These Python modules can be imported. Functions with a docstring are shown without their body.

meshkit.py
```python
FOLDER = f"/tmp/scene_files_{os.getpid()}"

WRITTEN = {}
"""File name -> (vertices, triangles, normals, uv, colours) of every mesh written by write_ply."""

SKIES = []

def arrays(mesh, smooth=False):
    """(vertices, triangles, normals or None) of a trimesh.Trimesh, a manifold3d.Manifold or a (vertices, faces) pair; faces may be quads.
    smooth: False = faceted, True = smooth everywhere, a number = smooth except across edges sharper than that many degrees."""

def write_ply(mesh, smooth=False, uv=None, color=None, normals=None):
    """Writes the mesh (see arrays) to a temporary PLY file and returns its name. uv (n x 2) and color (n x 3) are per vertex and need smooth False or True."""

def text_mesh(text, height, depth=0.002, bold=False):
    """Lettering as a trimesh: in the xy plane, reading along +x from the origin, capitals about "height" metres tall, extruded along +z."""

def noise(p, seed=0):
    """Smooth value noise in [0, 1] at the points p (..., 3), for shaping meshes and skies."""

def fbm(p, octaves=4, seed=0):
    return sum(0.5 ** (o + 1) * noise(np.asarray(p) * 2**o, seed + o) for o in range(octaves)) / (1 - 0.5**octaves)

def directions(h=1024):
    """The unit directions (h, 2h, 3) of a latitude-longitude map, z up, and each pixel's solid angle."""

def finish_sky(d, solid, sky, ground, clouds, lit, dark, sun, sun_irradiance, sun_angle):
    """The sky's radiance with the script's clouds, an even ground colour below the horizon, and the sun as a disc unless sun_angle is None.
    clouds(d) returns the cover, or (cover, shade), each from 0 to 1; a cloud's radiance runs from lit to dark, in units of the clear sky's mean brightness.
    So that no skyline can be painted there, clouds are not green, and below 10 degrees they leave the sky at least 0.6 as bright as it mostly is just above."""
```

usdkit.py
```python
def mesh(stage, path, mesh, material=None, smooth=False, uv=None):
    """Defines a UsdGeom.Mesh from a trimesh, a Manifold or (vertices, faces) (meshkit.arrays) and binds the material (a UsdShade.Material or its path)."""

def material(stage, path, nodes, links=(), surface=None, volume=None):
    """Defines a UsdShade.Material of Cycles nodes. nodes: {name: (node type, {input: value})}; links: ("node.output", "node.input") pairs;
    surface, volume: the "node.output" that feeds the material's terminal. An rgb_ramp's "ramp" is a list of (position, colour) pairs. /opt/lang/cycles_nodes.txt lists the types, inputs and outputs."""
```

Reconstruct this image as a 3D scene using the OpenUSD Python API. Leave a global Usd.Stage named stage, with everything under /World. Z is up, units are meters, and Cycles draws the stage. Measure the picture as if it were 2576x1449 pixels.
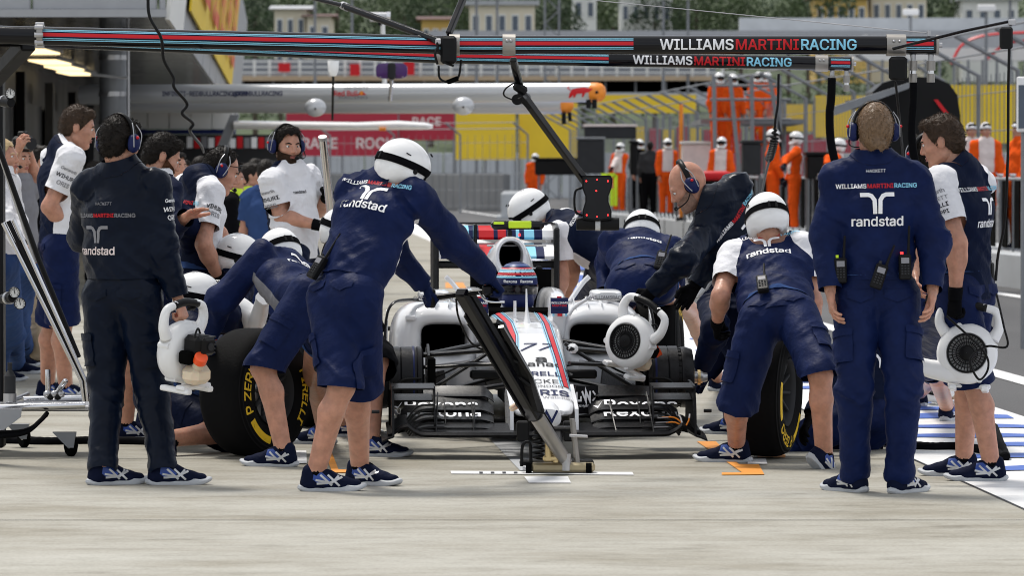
import math, random, functools
import numpy as np, trimesh
from scipy.interpolate import LinearNDInterpolator
from scipy.spatial import cKDTree
from shapely.geometry import Polygon, LineString, box as sbox, Point
from shapely.ops import unary_union
from pxr import Usd, UsdGeom, UsdLux, UsdShade, Gf, Sdf
import usdkit, meshkit

stage = Usd.Stage.CreateInMemory()
UsdGeom.SetStageUpAxis(stage, UsdGeom.Tokens.z)
UsdGeom.SetStageMetersPerUnit(stage, 1.0)
UsdGeom.Xform.Define(stage, '/World')

# ------------------------------------------------------------------ camera, sky, sun
F = 12100.0            # focal length in picture units (the picture is 2575 units wide)
CX, CY, HZ = 1287.5, 724.5, 440.0
CAMZ = 1.45
PITCH = math.atan((CY - HZ) / F)
cam = UsdGeom.Camera.Define(stage, '/World/camera')
cam.CreateHorizontalApertureAttr(36.0)
cam.CreateFocalLengthAttr(36.0 * F / 2575.0)
cam.CreateFStopAttr(9.0)
cam.CreateFocusDistanceAttr(23.6)
cam.CreateClippingRangeAttr(Gf.Vec2f(0.5, 5000))
cam.CreateExposureAttr(1.12)
cx = UsdGeom.Xformable(cam)
cx.AddTranslateOp().Set(Gf.Vec3d(0, 0, CAMZ))
cx.AddRotateXYZOp().Set(Gf.Vec3f(90 - math.degrees(PITCH), 0, 0))

SUN_EL, SUN_AZ = math.radians(66), math.radians(-40)      # azimuth from +y towards +x
dome = UsdLux.DomeLight.Define(stage, '/World/sky')
dome.GetPrim().SetCustomDataByKey('kind', 'structure')
skym = usdkit.material(stage, '/World/Looks/sky', {
    't': ('sky_texture', {'sky_type': 'single_scattering', 'sun_disc': False, 'sun_elevation': SUN_EL, 'sun_rotation': SUN_AZ, 'aerosol_density': 2.5}),
    'c': ('texture_coordinate', {}), 'n': ('noise_texture', {'scale': 2.2, 'detail': 6.0, 'roughness': 0.6}),
    'r': ('rgb_ramp', {'ramp': [(0.3, (0.55, 0.55, 0.55)), (0.6, (0.95, 0.95, 0.95))]}),
    'm': ('mix_color', {'blend_type': 'mix', 'b': (6.6, 6.8, 7.1), 'use_clamp': False}),
    'b': ('background_shader', {'strength': 0.06})},
    [('c.generated', 'n.vector'), ('n.fac', 'r.fac'), ('r.color', 'm.fac'), ('t.color', 'm.a'), ('m.result', 'b.color')], surface='b.background')
UsdShade.MaterialBindingAPI.Apply(dome.GetPrim()).Bind(skym)
sun = UsdLux.DistantLight.Define(stage, '/World/sun')
sun.CreateIntensityAttr(0.4); sun.CreateAngleAttr(14.0); sun.CreateColorAttr(Gf.Vec3f(1.0, 0.95, 0.88)); sun.CreateNormalizeAttr(True)
sx = UsdGeom.Xformable(sun)
sx.AddRotateZOp().Set(-math.degrees(SUN_AZ)); sx.AddRotateXOp().Set(-(90 - math.degrees(SUN_EL)))

# ------------------------------------------------------------------ points of the place from the survey of the picture
def ray(px, py):
    r, u = (px - CX) / F, (CY - py) / F
    c, s = math.cos(PITCH), math.sin(PITCH)
    return np.array([r, c + u * s, -s + u * c])
def at(px, py, Y):
    d = ray(px, py); return np.array([0, 0, CAMZ]) + d * (Y / d[1])
def gr(px, py, z=0.0):
    d = ray(px, py); return np.array([0, 0, CAMZ]) + d * ((z - CAMZ) / d[2])
V = lambda *a: np.array(a, float)
def nrm(v): v = np.asarray(v, float); return v / (np.linalg.norm(v) + 1e-12)

# ------------------------------------------------------------------ prims
_used = {}
def path_of(name, parent):
    base = (parent.GetPath().pathString if parent is not None else '/World') + '/' + name
    k = _used.get(base, -1) + 1; _used[base] = k
    return base if k == 0 else f'{base}_{k:03d}'
_origin = {}
def tag(o, label=None, cat=None, group=None, kind=None):
    p = o.GetPrim() if hasattr(o, 'GetPrim') else o
    for k, v in (('label', label), ('category', cat), ('group', group), ('kind', kind)):
        if v: p.SetCustomDataByKey(k, v)
    return p
def thing(name, loc, label, cat, group=None):
    x = UsdGeom.Xform.Define(stage, path_of(name, None))
    x.AddTranslateOp().Set(Gf.Vec3d(*map(float, loc)))
    p = x.GetPrim(); _origin[p.GetPath()] = np.asarray(loc, float)
    return tag(p, label, cat, group)
def org(p): return _origin.get(p.GetPath(), np.zeros(3)) if p is not None else np.zeros(3)
def arr(m):
    if isinstance(m, tuple): 
        v, f = np.asarray(m[0], float), np.asarray(m[1], int)
        if f.ndim == 2 and f.shape[1] == 4: f = np.vstack([f[:, [0, 1, 2]], f[:, [0, 2, 3]]])
        return v, f
    if hasattr(m, 'to_mesh'):
        q = m.to_mesh(); return np.array(q.vert_properties[:, :3], float), np.array(q.tri_verts)
    return np.array(m.vertices, float), np.array(m.faces)
def obj(name, m, mat, parent=None, smooth=30, label=None, kind=None):
    v, f = arr(m)
    if len(f) == 0: return None
    o = org(parent)
    p = usdkit.mesh(stage, path_of(name, parent), (v - o, f), M(mat), smooth=smooth).GetPrim()
    _origin[p.GetPath()] = o
    return tag(p, label, kind=kind)
def cat(ms):
    vs, fs, n = [], [], 0
    for m in ms:
        v, f = arr(m); vs.append(v); fs.append(f + n); n += len(v)
    return (np.vstack(vs), np.vstack(fs)) if vs else (np.zeros((0, 3)), np.zeros((0, 3), int))
def xf(m, R=None, t=(0, 0, 0), s=1.0):
    v, f = arr(m); v = v * s
    if R is not None:
        v = v @ np.asarray(R).T
        if np.linalg.det(R) < 0: f = f[:, ::-1]
    return v + np.asarray(t, float), f
def frame(x, y, z): return np.stack([x, y, z], 1)
def rotz(a): c, s = math.cos(a), math.sin(a); return np.array([[c, -s, 0], [s, c, 0], [0, 0, 1.]])
def rotx(a): c, s = math.cos(a), math.sin(a); return np.array([[1., 0, 0], [0, c, -s], [0, s, c]])
def roty(a): c, s = math.cos(a), math.sin(a); return np.array([[c, 0, s], [0, 1., 0], [-s, 0, c]])

# ------------------------------------------------------------------ shapes
def bx(c, size, R=None, bev=0.0):
    h = np.asarray(size, float) / 2
    b = min(bev, h.min() * 0.9)
    if b <= 0:
        m = trimesh.creation.box(2 * h); v, f = arr(m)
    else:
        p = []
        for s in np.ndindex(2, 2, 2):
            s = np.array(s) * 2 - 1
            for k in range(3):
                q = h - b; q = q.copy(); q[k] += b; p.append(q * s)
        v, f = arr(trimesh.convex.convex_hull(np.array(p)))
    if R is not None: v = v @ np.asarray(R).T
    return v + np.asarray(c, float), f
def bar(a, b, w, h=None, up=(0, 0, 1), bev=0.0):
    """A rectangular bar from a to b, w wide and h high."""
    a, b = np.asarray(a, float), np.asarray(b, float); h = h or w
    d = nrm(b - a); up = np.asarray(up, float)
    if abs(d @ nrm(up)) > 0.98: up = V(0, 1, 0)
    x = nrm(np.cross(d, up)); z = np.cross(x, d)
    return bx((a + b) / 2, (w, np.linalg.norm(b - a), h), frame(x, d, z), bev)
def spline(pts, n=8):
    p = np.asarray(pts, float)
    if len(p) < 3: return p
    q = np.vstack([2 * p[0] - p[1], p, 2 * p[-1] - p[-2]]); out = []
    for i in range(len(p) - 1):
        a, b, c, d = q[i:i + 4]
        for t in np.linspace(0, 1, n, endpoint=False):
            out.append(0.5 * (2 * b + (c - a) * t + (2 * a - 5 * b + 4 * c - d) * t * t + (3 * b - a - 3 * c + d) * t ** 3))
    return np.array(out + [p[-1]])
def tube(pts, r, n=8, sp=0, cap=True, flat=1.0, up=None):
    p = np.asarray(pts, float)
    if sp: p = spline(p, sp)
    r = np.interp(np.linspace(0, 1, len(p)), np.linspace(0, 1, len(np.atleast_1d(r))), np.atleast_1d(r)) if np.ndim(r) else np.full(len(p), r)
    t = np.gradient(p, axis=0); t /= np.linalg.norm(t, axis=1, keepdims=True) + 1e-12
    a = np.asarray(up, float) if up is not None else (V(0, 0, 1) if abs(t[0][2]) < 0.9 else V(1, 0, 0))
    rings = []; ang = np.arange(n) * 2 * np.pi / n
    for i in range(len(p)):
        x = np.cross(t[i], a); x = nrm(x) if np.linalg.norm(x) > 1e-6 else nrm(np.cross(t[i], V(1, 0.3, 0)))
        y = np.cross(x, t[i]); a = y
        rings.append(p[i] + r[i] * (np.cos(ang)[:, None] * x + flat * np.sin(ang)[:, None] * y))
    return loft(rings, cap, cap)
def loft(rings, cap0=True, cap1=True, closed=True):
    R = np.array(rings, float); k, n = R.shape[:2]
    v = R.reshape(-1, 3); i, j = np.meshgrid(np.arange(k - 1), np.arange(n if closed else n - 1), indexing='ij')
    j2 = (j + 1) % n
    q = np.stack([i * n + j, i * n + j2, (i + 1) * n + j2, (i + 1) * n + j], -1).reshape(-1, 4)
    f = np.vstack([q[:, [0, 1, 2]], q[:, [0, 2, 3]]])
    if closed:
        for c, base, flip in ((cap0, 0, True), (cap1, (k - 1) * n, False)):
            if c:
                v = np.vstack([v, v[base:base + n].mean(0)]); jj = np.arange(n)
                t = np.stack([base + jj, base + (jj + 1) % n, np.full(n, len(v) - 1)], 1)
                f = np.vstack([f, t[:, ::-1] if flip else t])
    return v, f
def lathe(prof, R=None, t=(0, 0, 0), n=32, a0=0, a1=2 * math.pi):
    """prof: (radius, height) pairs turned about z."""
    full = abs(a1 - a0 - 2 * math.pi) < 1e-6
    ang = np.linspace(a0, a1, n, endpoint=not full)
    rings = [np.stack([r * np.cos(ang), r * np.sin(ang), np.full(len(ang), h)], 1) for r, h in prof]
    v, f = loft(rings, False, False, full)
    return xf((v, f), R, t)
def axis_frame(d, up=(0, 0, 1)):
    """A rotation whose third column is d."""
    d = nrm(d); up = np.asarray(up, float)
    if abs(d @ nrm(up)) > 0.98: up = V(0, 1, 0)
    x = nrm(np.cross(up, d)); return frame(x, np.cross(d, x), d)
def cyl(a, b, r, n=20, r2=None, cap=True):
    a, b = np.asarray(a, float), np.asarray(b, float); R = axis_frame(b - a); L = np.linalg.norm(b - a)
    prof = [(r, 0), (r if r2 is None else r2, L)]
    if cap: prof = [(1e-5, 0)] + prof + [(1e-5, L)]
    return xf(lathe(prof, None, (0, 0, 0), n), R, a)
def ball(c, r, n=2):
    v, f = arr(trimesh.creation.icosphere(n, 1.0)); return v * np.asarray(r) + np.asarray(c, float), f
def prism(poly, d, R=None, t=(0, 0, 0), z0=0.0):
    """A shapely polygon extruded by d along z, then placed."""
    gs = getattr(poly, 'geoms', [poly])
    ms = [trimesh.creation.extrude_polygon(g, d, engine='earcut') for g in gs if g.area > 1e-9]
    v, f = cat(ms); v[:, 2] += z0
    return xf((v, f), R, t)
def plate(pts, th, n=None):
    """A plane polygon in space (points), th thick."""
    p = np.asarray(pts, float); c = p.mean(0)
    x = nrm(p[1] - p[0]); nn = V(0, 0, 0)
    for i in range(len(p)): nn = nn + np.cross(p[i] - c, p[(i + 1) % len(p)] - c)
    z = nrm(nn); y = np.cross(z, x); R = frame(x, y, z)
    q = (p - c) @ R
    return prism(Polygon(q[:, :2]), th, R, c, -th / 2)
def sheet(pts, z):
    p = np.asarray(pts, float)[:, :2]; v, f = trimesh.creation.triangulate_polygon(Polygon(p), engine='earcut')
    v = np.column_stack([v, np.full(len(v), z)]); n = np.cross(v[f[:, 1]] - v[f[:, 0]], v[f[:, 2]] - v[f[:, 0]])[:, 2]
    f = f.copy(); f[n < 0] = f[n < 0][:, ::-1]; return v, f
def sellipse(n, hw, hh, e=2.5, cx=0.0, cy=0.0):
    a = np.linspace(0, 2 * np.pi, n, endpoint=False); c, s = np.cos(a), np.sin(a)
    return np.stack([cx + hw * np.sign(c) * np.abs(c) ** (2 / e), cy + hh * np.sign(s) * np.abs(s) ** (2 / e)], 1)
def flat_of(m):
    v, f = arr(m); zt = v[:, 2].max(); ok = (v[f][:, :, 2] > zt - 1e-7).all(1)
    f = f[ok]; u, inv = np.unique(f, return_inverse=True); return v[u], inv.reshape(-1, 3)
@functools.lru_cache(None)
def _text(s, bold): return flat_of(meshkit.text_mesh(s, 1.0, 0.01, bold))
def text2d(s, h, bold=False, center=True, spacing=1.0, slant=0.0):
    """Lettering in the xy plane, centred on the origin."""
    v, f = _text(s, bold); v = v.copy() * h
    if slant: v[:, 0] += slant * v[:, 1]
    if center: v[:, 0] -= (v[:, 0].min() + v[:, 0].max()) / 2
    v[:, 0] *= spacing; v[:, 1] -= h / 2; v[:, 2] = 0
    return v, f
def flatpoly(poly):
    gs = [g for g in getattr(poly, 'geoms', [poly]) if g.area > 1e-10]; ms = []
    for g in gs:
        v, f = trimesh.creation.triangulate_polygon(g, engine='earcut')
        v = np.column_stack([v, np.zeros(len(v))])
        n = np.cross(v[f[:, 1]] - v[f[:, 0]], v[f[:, 2]] - v[f[:, 0]])[:, 2]; f = f.copy(); f[n < 0] = f[n < 0][:, ::-1]
        ms.append((v, f))
    return cat(ms)
def stroke(pts, w, cap=2): return LineString(pts).buffer(w / 2, cap_style=cap, join_style=2)
def finer(m, e):
    v, f = arr(m); v, f = trimesh.remesh.subdivide_to_size(v, f, e, max_iter=12); return v, f
def decal(flat, surf, o, x, y, off=0.003, edge=0.02, zmin=-0.25):
    """Lays a flat print (xy) on the surface seen along the normal x*y of the frame at o."""
    x, y = nrm(x), nrm(y); y = nrm(y - x * (x @ y)); z = np.cross(x, y)
    v, f = finer(flat, edge); sv, sf = arr(surf)
    nv = np.zeros_like(sv); fn = np.cross(sv[sf[:, 1]] - sv[sf[:, 0]], sv[sf[:, 2]] - sv[sf[:, 0]])
    for k in range(3): np.add.at(nv, sf[:, k], fn)
    q = (sv - o) @ np.stack([x, y, z], 1)
    ok = ((nv @ z) > 0.12 * np.linalg.norm(nv, axis=1)) & (q[:, 0] > v[:, 0].min() - .06) & (q[:, 0] < v[:, 0].max() + .06) & (q[:, 1] > v[:, 1].min() - .06) & (q[:, 1] < v[:, 1].max() + .06) & (q[:, 2] > zmin)
    if ok.sum() < 6: return np.zeros((0, 3)), np.zeros((0, 3), int)
    q = q[ok]
    c = LinearNDInterpolator(q[:, :2], q[:, 2])(v[:, :2])
    bad = np.isnan(c)
    if bad.any(): c[bad] = q[cKDTree(q[:, :2]).query(v[bad][:, :2])[1], 2]
    p = o + v[:, :1] * x + v[:, 1:2] * y + (c[:, None] + off) * z
    return p, f
def onplane(flat, o, x, y, off=0.0):
    x, y = nrm(x), nrm(y); y = nrm(y - x * (x @ y)); v, f = arr(flat); return o + v[:, :1] * x + v[:, 1:2] * y + off * np.cross(x, y), f

# ------------------------------------------------------------------ soft bodies: blended round cones, skinned with surface nets
def p_cone(a, b, r1, r2, lat=None, ratio=1.0): return ('c', np.asarray(a, float), np.asarray(b, float), r1, r2, None if lat is None else nrm(lat), ratio)
def p_ell(c, rad, R=np.eye(3)): return ('e', np.asarray(c, float), np.asarray(rad, float), np.asarray(R, float))
def p_eval(pr, P):
    if pr[0] == 'c':
        _, a, b, r1, r2, lat, ra = pr; q = P - a; ba = b - a
        if lat is not None:
            q = q - (q @ lat)[..., None] * lat * (1 - ra); ba = ba - (ba @ lat) * lat * (1 - ra)
        h = np.clip((q @ ba) / (ba @ ba + 1e-12), 0, 1)
        return np.sqrt(((q - h[..., None] * ba) ** 2).sum(-1)) - (r1 + (r2 - r1) * h)
    _, c, rad, R = pr; q = ((P - c) @ R) / rad
    return (np.sqrt((q ** 2).sum(-1)) - 1) * rad.min()
def p_box(pr, m):
    if pr[0] == 'c':
        _, a, b, r1, r2, lat, ra = pr; r = max(r1, r2) / (ra if lat is not None else 1) + m
        return np.minimum(a, b) - r, np.maximum(a, b) + r
    e = pr[2].max() + m; return pr[1] - e, pr[1] + e
def blob(prims, h=0.011, k=0.03, cuts=()):
    """prims blended with radius k (an item (prim, k) has its own); cuts: prims taken away."""
    pr = [(p if isinstance(p[0], tuple) else (p, k)) for p in prims]
    lo = np.min([p_box(p, 0)[0] for p, _ in pr], 0) - 3 * h; hi = np.max([p_box(p, 0)[1] for p, _ in pr], 0) + 3 * h
    n = np.ceil((hi - lo) / h).astype(int) + 1
    G = np.full(n, 1.0, np.float32)
    ax = [lo[i] + h * np.arange(n[i]) for i in range(3)]
    def sub(p, m):
        a, b = p_box(p, m); i0 = np.maximum(np.floor((a - lo) / h).astype(int), 0); i1 = np.minimum(np.ceil((b - lo) / h).astype(int) + 1, n)
        s = tuple(slice(i0[i], i1[i]) for i in range(3))
        if any(x.start >= x.stop for x in s): return None, None
        return s, np.stack(np.meshgrid(*[ax[i][s[i]] for i in range(3)], indexing='ij'), -1)
    for p, kk in pr:
        s, P = sub(p, kk + 2.5 * h)
        if s is None: continue
        d = p_eval(p, P); g = G[s]
        t = np.clip(0.5 + 0.5 * (g - d) / kk, 0, 1)
        G[s] = g * (1 - t) + d * t - kk * t * (1 - t)
    for p in cuts:
        s, P = sub(p, 3 * h)
        if s is not None: G[s] = np.maximum(G[s], -p_eval(p, P))
    return surfnet(G, lo, h)
def surfnet(G, lo, h):
    S = G < 0; c = np.zeros(np.array(G.shape) - 1, np.int8)
    for d in np.ndindex(2, 2, 2): c += S[d[0]:G.shape[0] - 1 + d[0], d[1]:G.shape[1] - 1 + d[1], d[2]:G.shape[2] - 1 + d[2]]
    I = np.argwhere((c > 0) & (c < 8))
    if len(I) == 0: return np.zeros((0, 3)), np.zeros((0, 3), int)
    idx = np.full(c.shape, -1, int); idx[tuple(I.T)] = np.arange(len(I))
    acc, cnt = np.zeros((len(I), 3)), np.zeros(len(I))
    cor = list(np.ndindex(2, 2, 2))
    val = {d: G[I[:, 0] + d[0], I[:, 1] + d[1], I[:, 2] + d[2]] for d in cor}
    for a in cor:
        for axx in range(3):
            if a[axx]: continue
            b = list(a); b[axx] = 1; b = tuple(b); fa, fb = val[a], val[b]; m = (fa < 0) != (fb < 0)
            t = np.where(m, fa / np.where(m, fa - fb, 1), 0); pos = np.tile(np.array(a, float), (len(I), 1)); pos[:, axx] += t
            acc[m] += pos[m]; cnt[m] += 1
    v = lo + h * (I + acc / cnt[:, None]); fs = []
    for axx in range(3):
        o1, o2 = (axx + 1) % 3, (axx + 2) % 3
        sl0 = [slice(None)] * 3; sl1 = [slice(None)] * 3; sl0[axx] = slice(0, -1); sl1[axx] = slice(1, None)
        for s in (sl0, sl1): s[o1] = slice(1, -1); s[o2] = slice(1, -1)
        A, B = S[tuple(sl0)], S[tuple(sl1)]
        E = np.argwhere(A != B)
        if len(E) == 0: continue
        flip = A[tuple(E.T)]; E[:, o1] += 1; E[:, o2] += 1
        def cell(d1, d2): e = E.copy(); e[:, o1] -= d1; e[:, o2] -= d2; return idx[tuple(e.T)]
        q = np.stack([cell(1, 1), cell(0, 1), cell(0, 0), cell(1, 0)], 1); q[~flip] = q[~flip][:, ::-1]
        fs.append(q)
    q = np.vstack(fs); return v, np.vstack([q[:, [0, 1, 2]], q[:, [0, 2, 3]]])
def vnorm(m):
    v, f = arr(m); n = np.zeros_like(v); fn = np.cross(v[f[:, 1]] - v[f[:, 0]], v[f[:, 2]] - v[f[:, 0]])
    for k in range(3): np.add.at(n, f[:, k], fn)
    return n / (np.linalg.norm(n, axis=1, keepdims=True) + 1e-12)
def cutm(m, g):
    """Cuts a mesh along g(points) = 0: (g > 0 side, g < 0 side)."""
    v, f = arr(m)
    if len(f) == 0: return (v, f), (v, f)
    s = np.asarray(g(v), float); s = np.where(np.abs(s) < 1e-7, 1e-7, s); P = s > 0; c = P[f].sum(1)
    out = {True: [f[c == 3]], False: [f[c == 0]]}; nv = [v]; n = len(v)
    for cnt, side in ((1, True), (2, False)):
        t = f[c == cnt]
        if len(t) == 0: continue
        k = np.argmax(P[t] == side, 1); r = np.arange(len(t))
        a, b, d = t[r, k], t[r, (k + 1) % 3], t[r, (k + 2) % 3]
        pab = v[a] + (v[b] - v[a]) * (s[a] / (s[a] - s[b]))[:, None]; pad = v[a] + (v[d] - v[a]) * (s[a] / (s[a] - s[d]))[:, None]
        iab, iad = n + r, n + len(t) + r; nv += [pab, pad]; n += 2 * len(t)
        out[side].append(np.stack([a, iab, iad], 1))
        out[not side] += [np.stack([iab, b, d], 1), np.stack([iab, d, iad], 1)]
    v = np.vstack(nv); res = []
    for side in (True, False):
        ff = np.vstack(out[side]); u, inv = np.unique(ff, return_inverse=True); res.append((v[u], inv.reshape(-1, 3)))
    return res[0], res[1]

# ------------------------------------------------------------------ materials
_mats, _defs = {}, {}
def M(n):
    if n not in _mats:
        d = _defs[n]; _mats[n] = d('/World/Looks/' + n)
    return _mats[n]
def mdef(name, col, rough=0.5, metal=0.0, var=0.12, vs=6.0, bump=0.0, bs=40.0, spec=0.5, coat=0.0, sss=0.0, emit=0.0, stretch=None, sheen=0.0, det=3.0):
    """A paint, cloth, metal or skin: a base colour that varies a little, fine relief, a gloss."""
    def make(path):
        c = np.asarray(col, float)
        N = {'tc': ('texture_coordinate', {}), 'n': ('noise_texture', {'scale': vs, 'detail': det, 'roughness': 0.6}),
             'r': ('rgb_ramp', {'ramp': [(0.25, tuple(c * (1 - var))), (0.75, tuple(np.minimum(c * (1 + var), 1.0)))]}),
             'p': ('principled_bsdf', {'roughness': rough, 'metallic': metal, 'specular_ior_level': spec, 'coat_weight': coat, 'subsurface_weight': sss, 'subsurface_scale': 0.01, 'sheen_weight': sheen}),
             'rr': ('map_range', {'from_min': 0.2, 'from_max': 0.8, 'to_min': max(rough - 0.07, 0.02), 'to_max': min(rough + 0.07, 1)})}
        L = [('n.fac', 'r.fac'), ('r.color', 'p.base_color'), ('n.fac', 'rr.value'), ('rr.result', 'p.roughness')]
        if stretch is not None:
            N['mp'] = ('mapping', {'scale': stretch}); L += [('tc.object', 'mp.vector'), ('mp.vector', 'n.vector')]
        else: L.append(('tc.object', 'n.vector'))
        if bump:
            N['b'] = ('noise_texture', {'scale': bs, 'detail': 3.0, 'roughness': 0.6}); N['bp'] = ('bump', {'strength': 1.0, 'distance': bump})
            L += [('tc.object', 'b.vector'), ('b.fac', 'bp.height'), ('bp.normal', 'p.normal')]
        if emit: N['p'][1].update({'emission_color': tuple(c), 'emission_strength': emit})
        return usdkit.material(stage, path, N, L, surface='p.BSDF')
    _defs[name] = make
mdef('navy', (0.0048, 0.0112, 0.052), 0.55, bump=0.007, bs=16, var=0.25, vs=9, spec=0.09)
mdef('navy_dark', (0.0035, 0.0072, 0.027), 0.58, bump=0.007, bs=16, var=0.25, spec=0.08)
mdef('polo_navy', (0.0035, 0.0075, 0.026), 0.62, bump=0.006, bs=18, var=0.2, spec=0.07)
mdef('leather', (0.0024, 0.0052, 0.0135), 0.32, bump=0.007, bs=10, var=0.3, vs=5, spec=0.12)
mdef('black_cloth', (0.0035, 0.0035, 0.0045), 0.8, bump=0.010, bs=15, spec=0.04)
mdef('white_cloth', (0.72, 0.72, 0.75), 0.8, bump=0.010, bs=15, var=0.05, spec=0.04)
mdef('grey_cloth', (0.2, 0.2, 0.22), 0.8, bump=0.004, bs=25, spec=0.04)
mdef('beige_cloth', (0.42, 0.34, 0.25), 0.85, bump=0.004, bs=25, spec=0.04)
mdef('jeans', (0.03, 0.06, 0.16), 0.85, bump=0.004, bs=25, spec=0.04)
mdef('red_cloth', (0.35, 0.02, 0.03), 0.8, bump=0.004, bs=25)
mdef('orange_suit', (0.80, 0.10, 0.012), 0.75, bump=0.006, bs=14, var=0.15, spec=0.04)
mdef('hivis', (0.55, 0.75, 0.02), 0.7, bump=0.004, bs=20)
mdef('hivis_blue', (0.05, 0.25, 0.6), 0.7)
mdef('skin', (0.43, 0.215, 0.145), 0.42, var=0.24, vs=22, bump=0.004, bs=26, sss=0.1, spec=0.4, det=6.0)
mdef('skin_tan', (0.36, 0.175, 0.112), 0.42, var=0.24, vs=22, bump=0.004, bs=26, sss=0.1, spec=0.4, det=6.0)
mdef('lips', (0.34, 0.11, 0.09), 0.4)
mdef('eye_white', (0.7, 0.68, 0.65), 0.2)
mdef('eye_dark', (0.02, 0.015, 0.012), 0.2)
mdef('hair_dark', (0.009, 0.0065, 0.005), 0.5, bump=0.006, bs=60, var=0.4, vs=40, spec=0.15)
mdef('hair_brown', (0.042, 0.025, 0.015), 0.5, bump=0.006, bs=60, var=0.4, vs=40, spec=0.2)
mdef('hair_light', (0.13, 0.075, 0.035), 0.4, bump=0.005, bs=60, var=0.35, stretch=(40, 40, 8))
mdef('hair_blond', (0.45, 0.32, 0.16), 0.5, bump=0.005, bs=60, var=0.3, stretch=(40, 40, 8))
mdef('beard', (0.03, 0.018, 0.012), 0.7, bump=0.004, bs=120, var=0.5, vs=60, spec=0.05)
mdef('beard_red', (0.075, 0.035, 0.02), 0.7, bump=0.004, bs=120, var=0.5, vs=60, spec=0.05)
mdef('stubble', (0.26, 0.155, 0.115), 0.6, bump=0.002, bs=120, var=0.3, vs=60)
mdef('white_shell', (0.80, 0.80, 0.80), 0.22, var=0.03, coat=0.5)
mdef('white_car', (0.74, 0.75, 0.77), 0.2, var=0.03, vs=3, coat=0.6)
mdef('white_plastic', (0.78, 0.78, 0.78), 0.35, var=0.04)
mdef('black_plastic', (0.005, 0.005, 0.0055), 0.4, bump=0.001, bs=80, spec=0.16)
mdef('black_gloss', (0.002, 0.002, 0.003), 0.1, coat=0.0, spec=0.3)
mdef('black_matt', (0.003, 0.003, 0.003), 0.85, spec=0.02)
mdef('carbon', (0.006, 0.006, 0.007), 0.32, var=0.3, vs=60, bump=0.0008, bs=150, coat=0.0, spec=0.22)
mdef('rubber', (0.006, 0.006, 0.0065), 0.75, var=0.2, bump=0.002, bs=60, spec=0.06)
mdef('rubber_side', (0.006, 0.006, 0.0065), 0.5, var=0.15, bump=0.001, bs=60, spec=0.12)
mdef('yellow_print', (0.75, 0.48, 0.01), 0.6, var=0.06)
mdef('red_print', (0.55, 0.010, 0.016), 0.4, var=0.05, spec=0.3)
mdef('cyan_print', (0.25, 0.62, 0.82), 0.4, var=0.05)
mdef('navy_print', (0.010, 0.016, 0.07), 0.4, var=0.05, spec=0.15)
mdef('white_print', (0.82, 0.82, 0.84), 0.5, var=0.04)
mdef('black_print', (0.015, 0.015, 0.02), 0.5, var=0.05, spec=0.1)
mdef('grey_print', (0.2, 0.2, 0.22), 0.5, var=0.05)
mdef('orange_print', (0.8, 0.25, 0.02), 0.5, var=0.06)
mdef('lime', (0.6, 0.85, 0.02), 0.5)
mdef('shoe_navy', (0.006, 0.009, 0.026), 0.7, bump=0.003, bs=90, spec=0.04)
mdef('shoe_blue', (0.012, 0.05, 0.26), 0.4)
mdef('shoe_sole', (0.42, 0.44, 0.47), 0.6, bump=0.003, bs=60)
mdef('silver', (0.50, 0.51, 0.53), 0.3, metal=0.35, var=0.02, vs=0.4)
mdef('chrome', (0.7, 0.7, 0.72), 0.12, metal=1.0, var=0.03)
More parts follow.
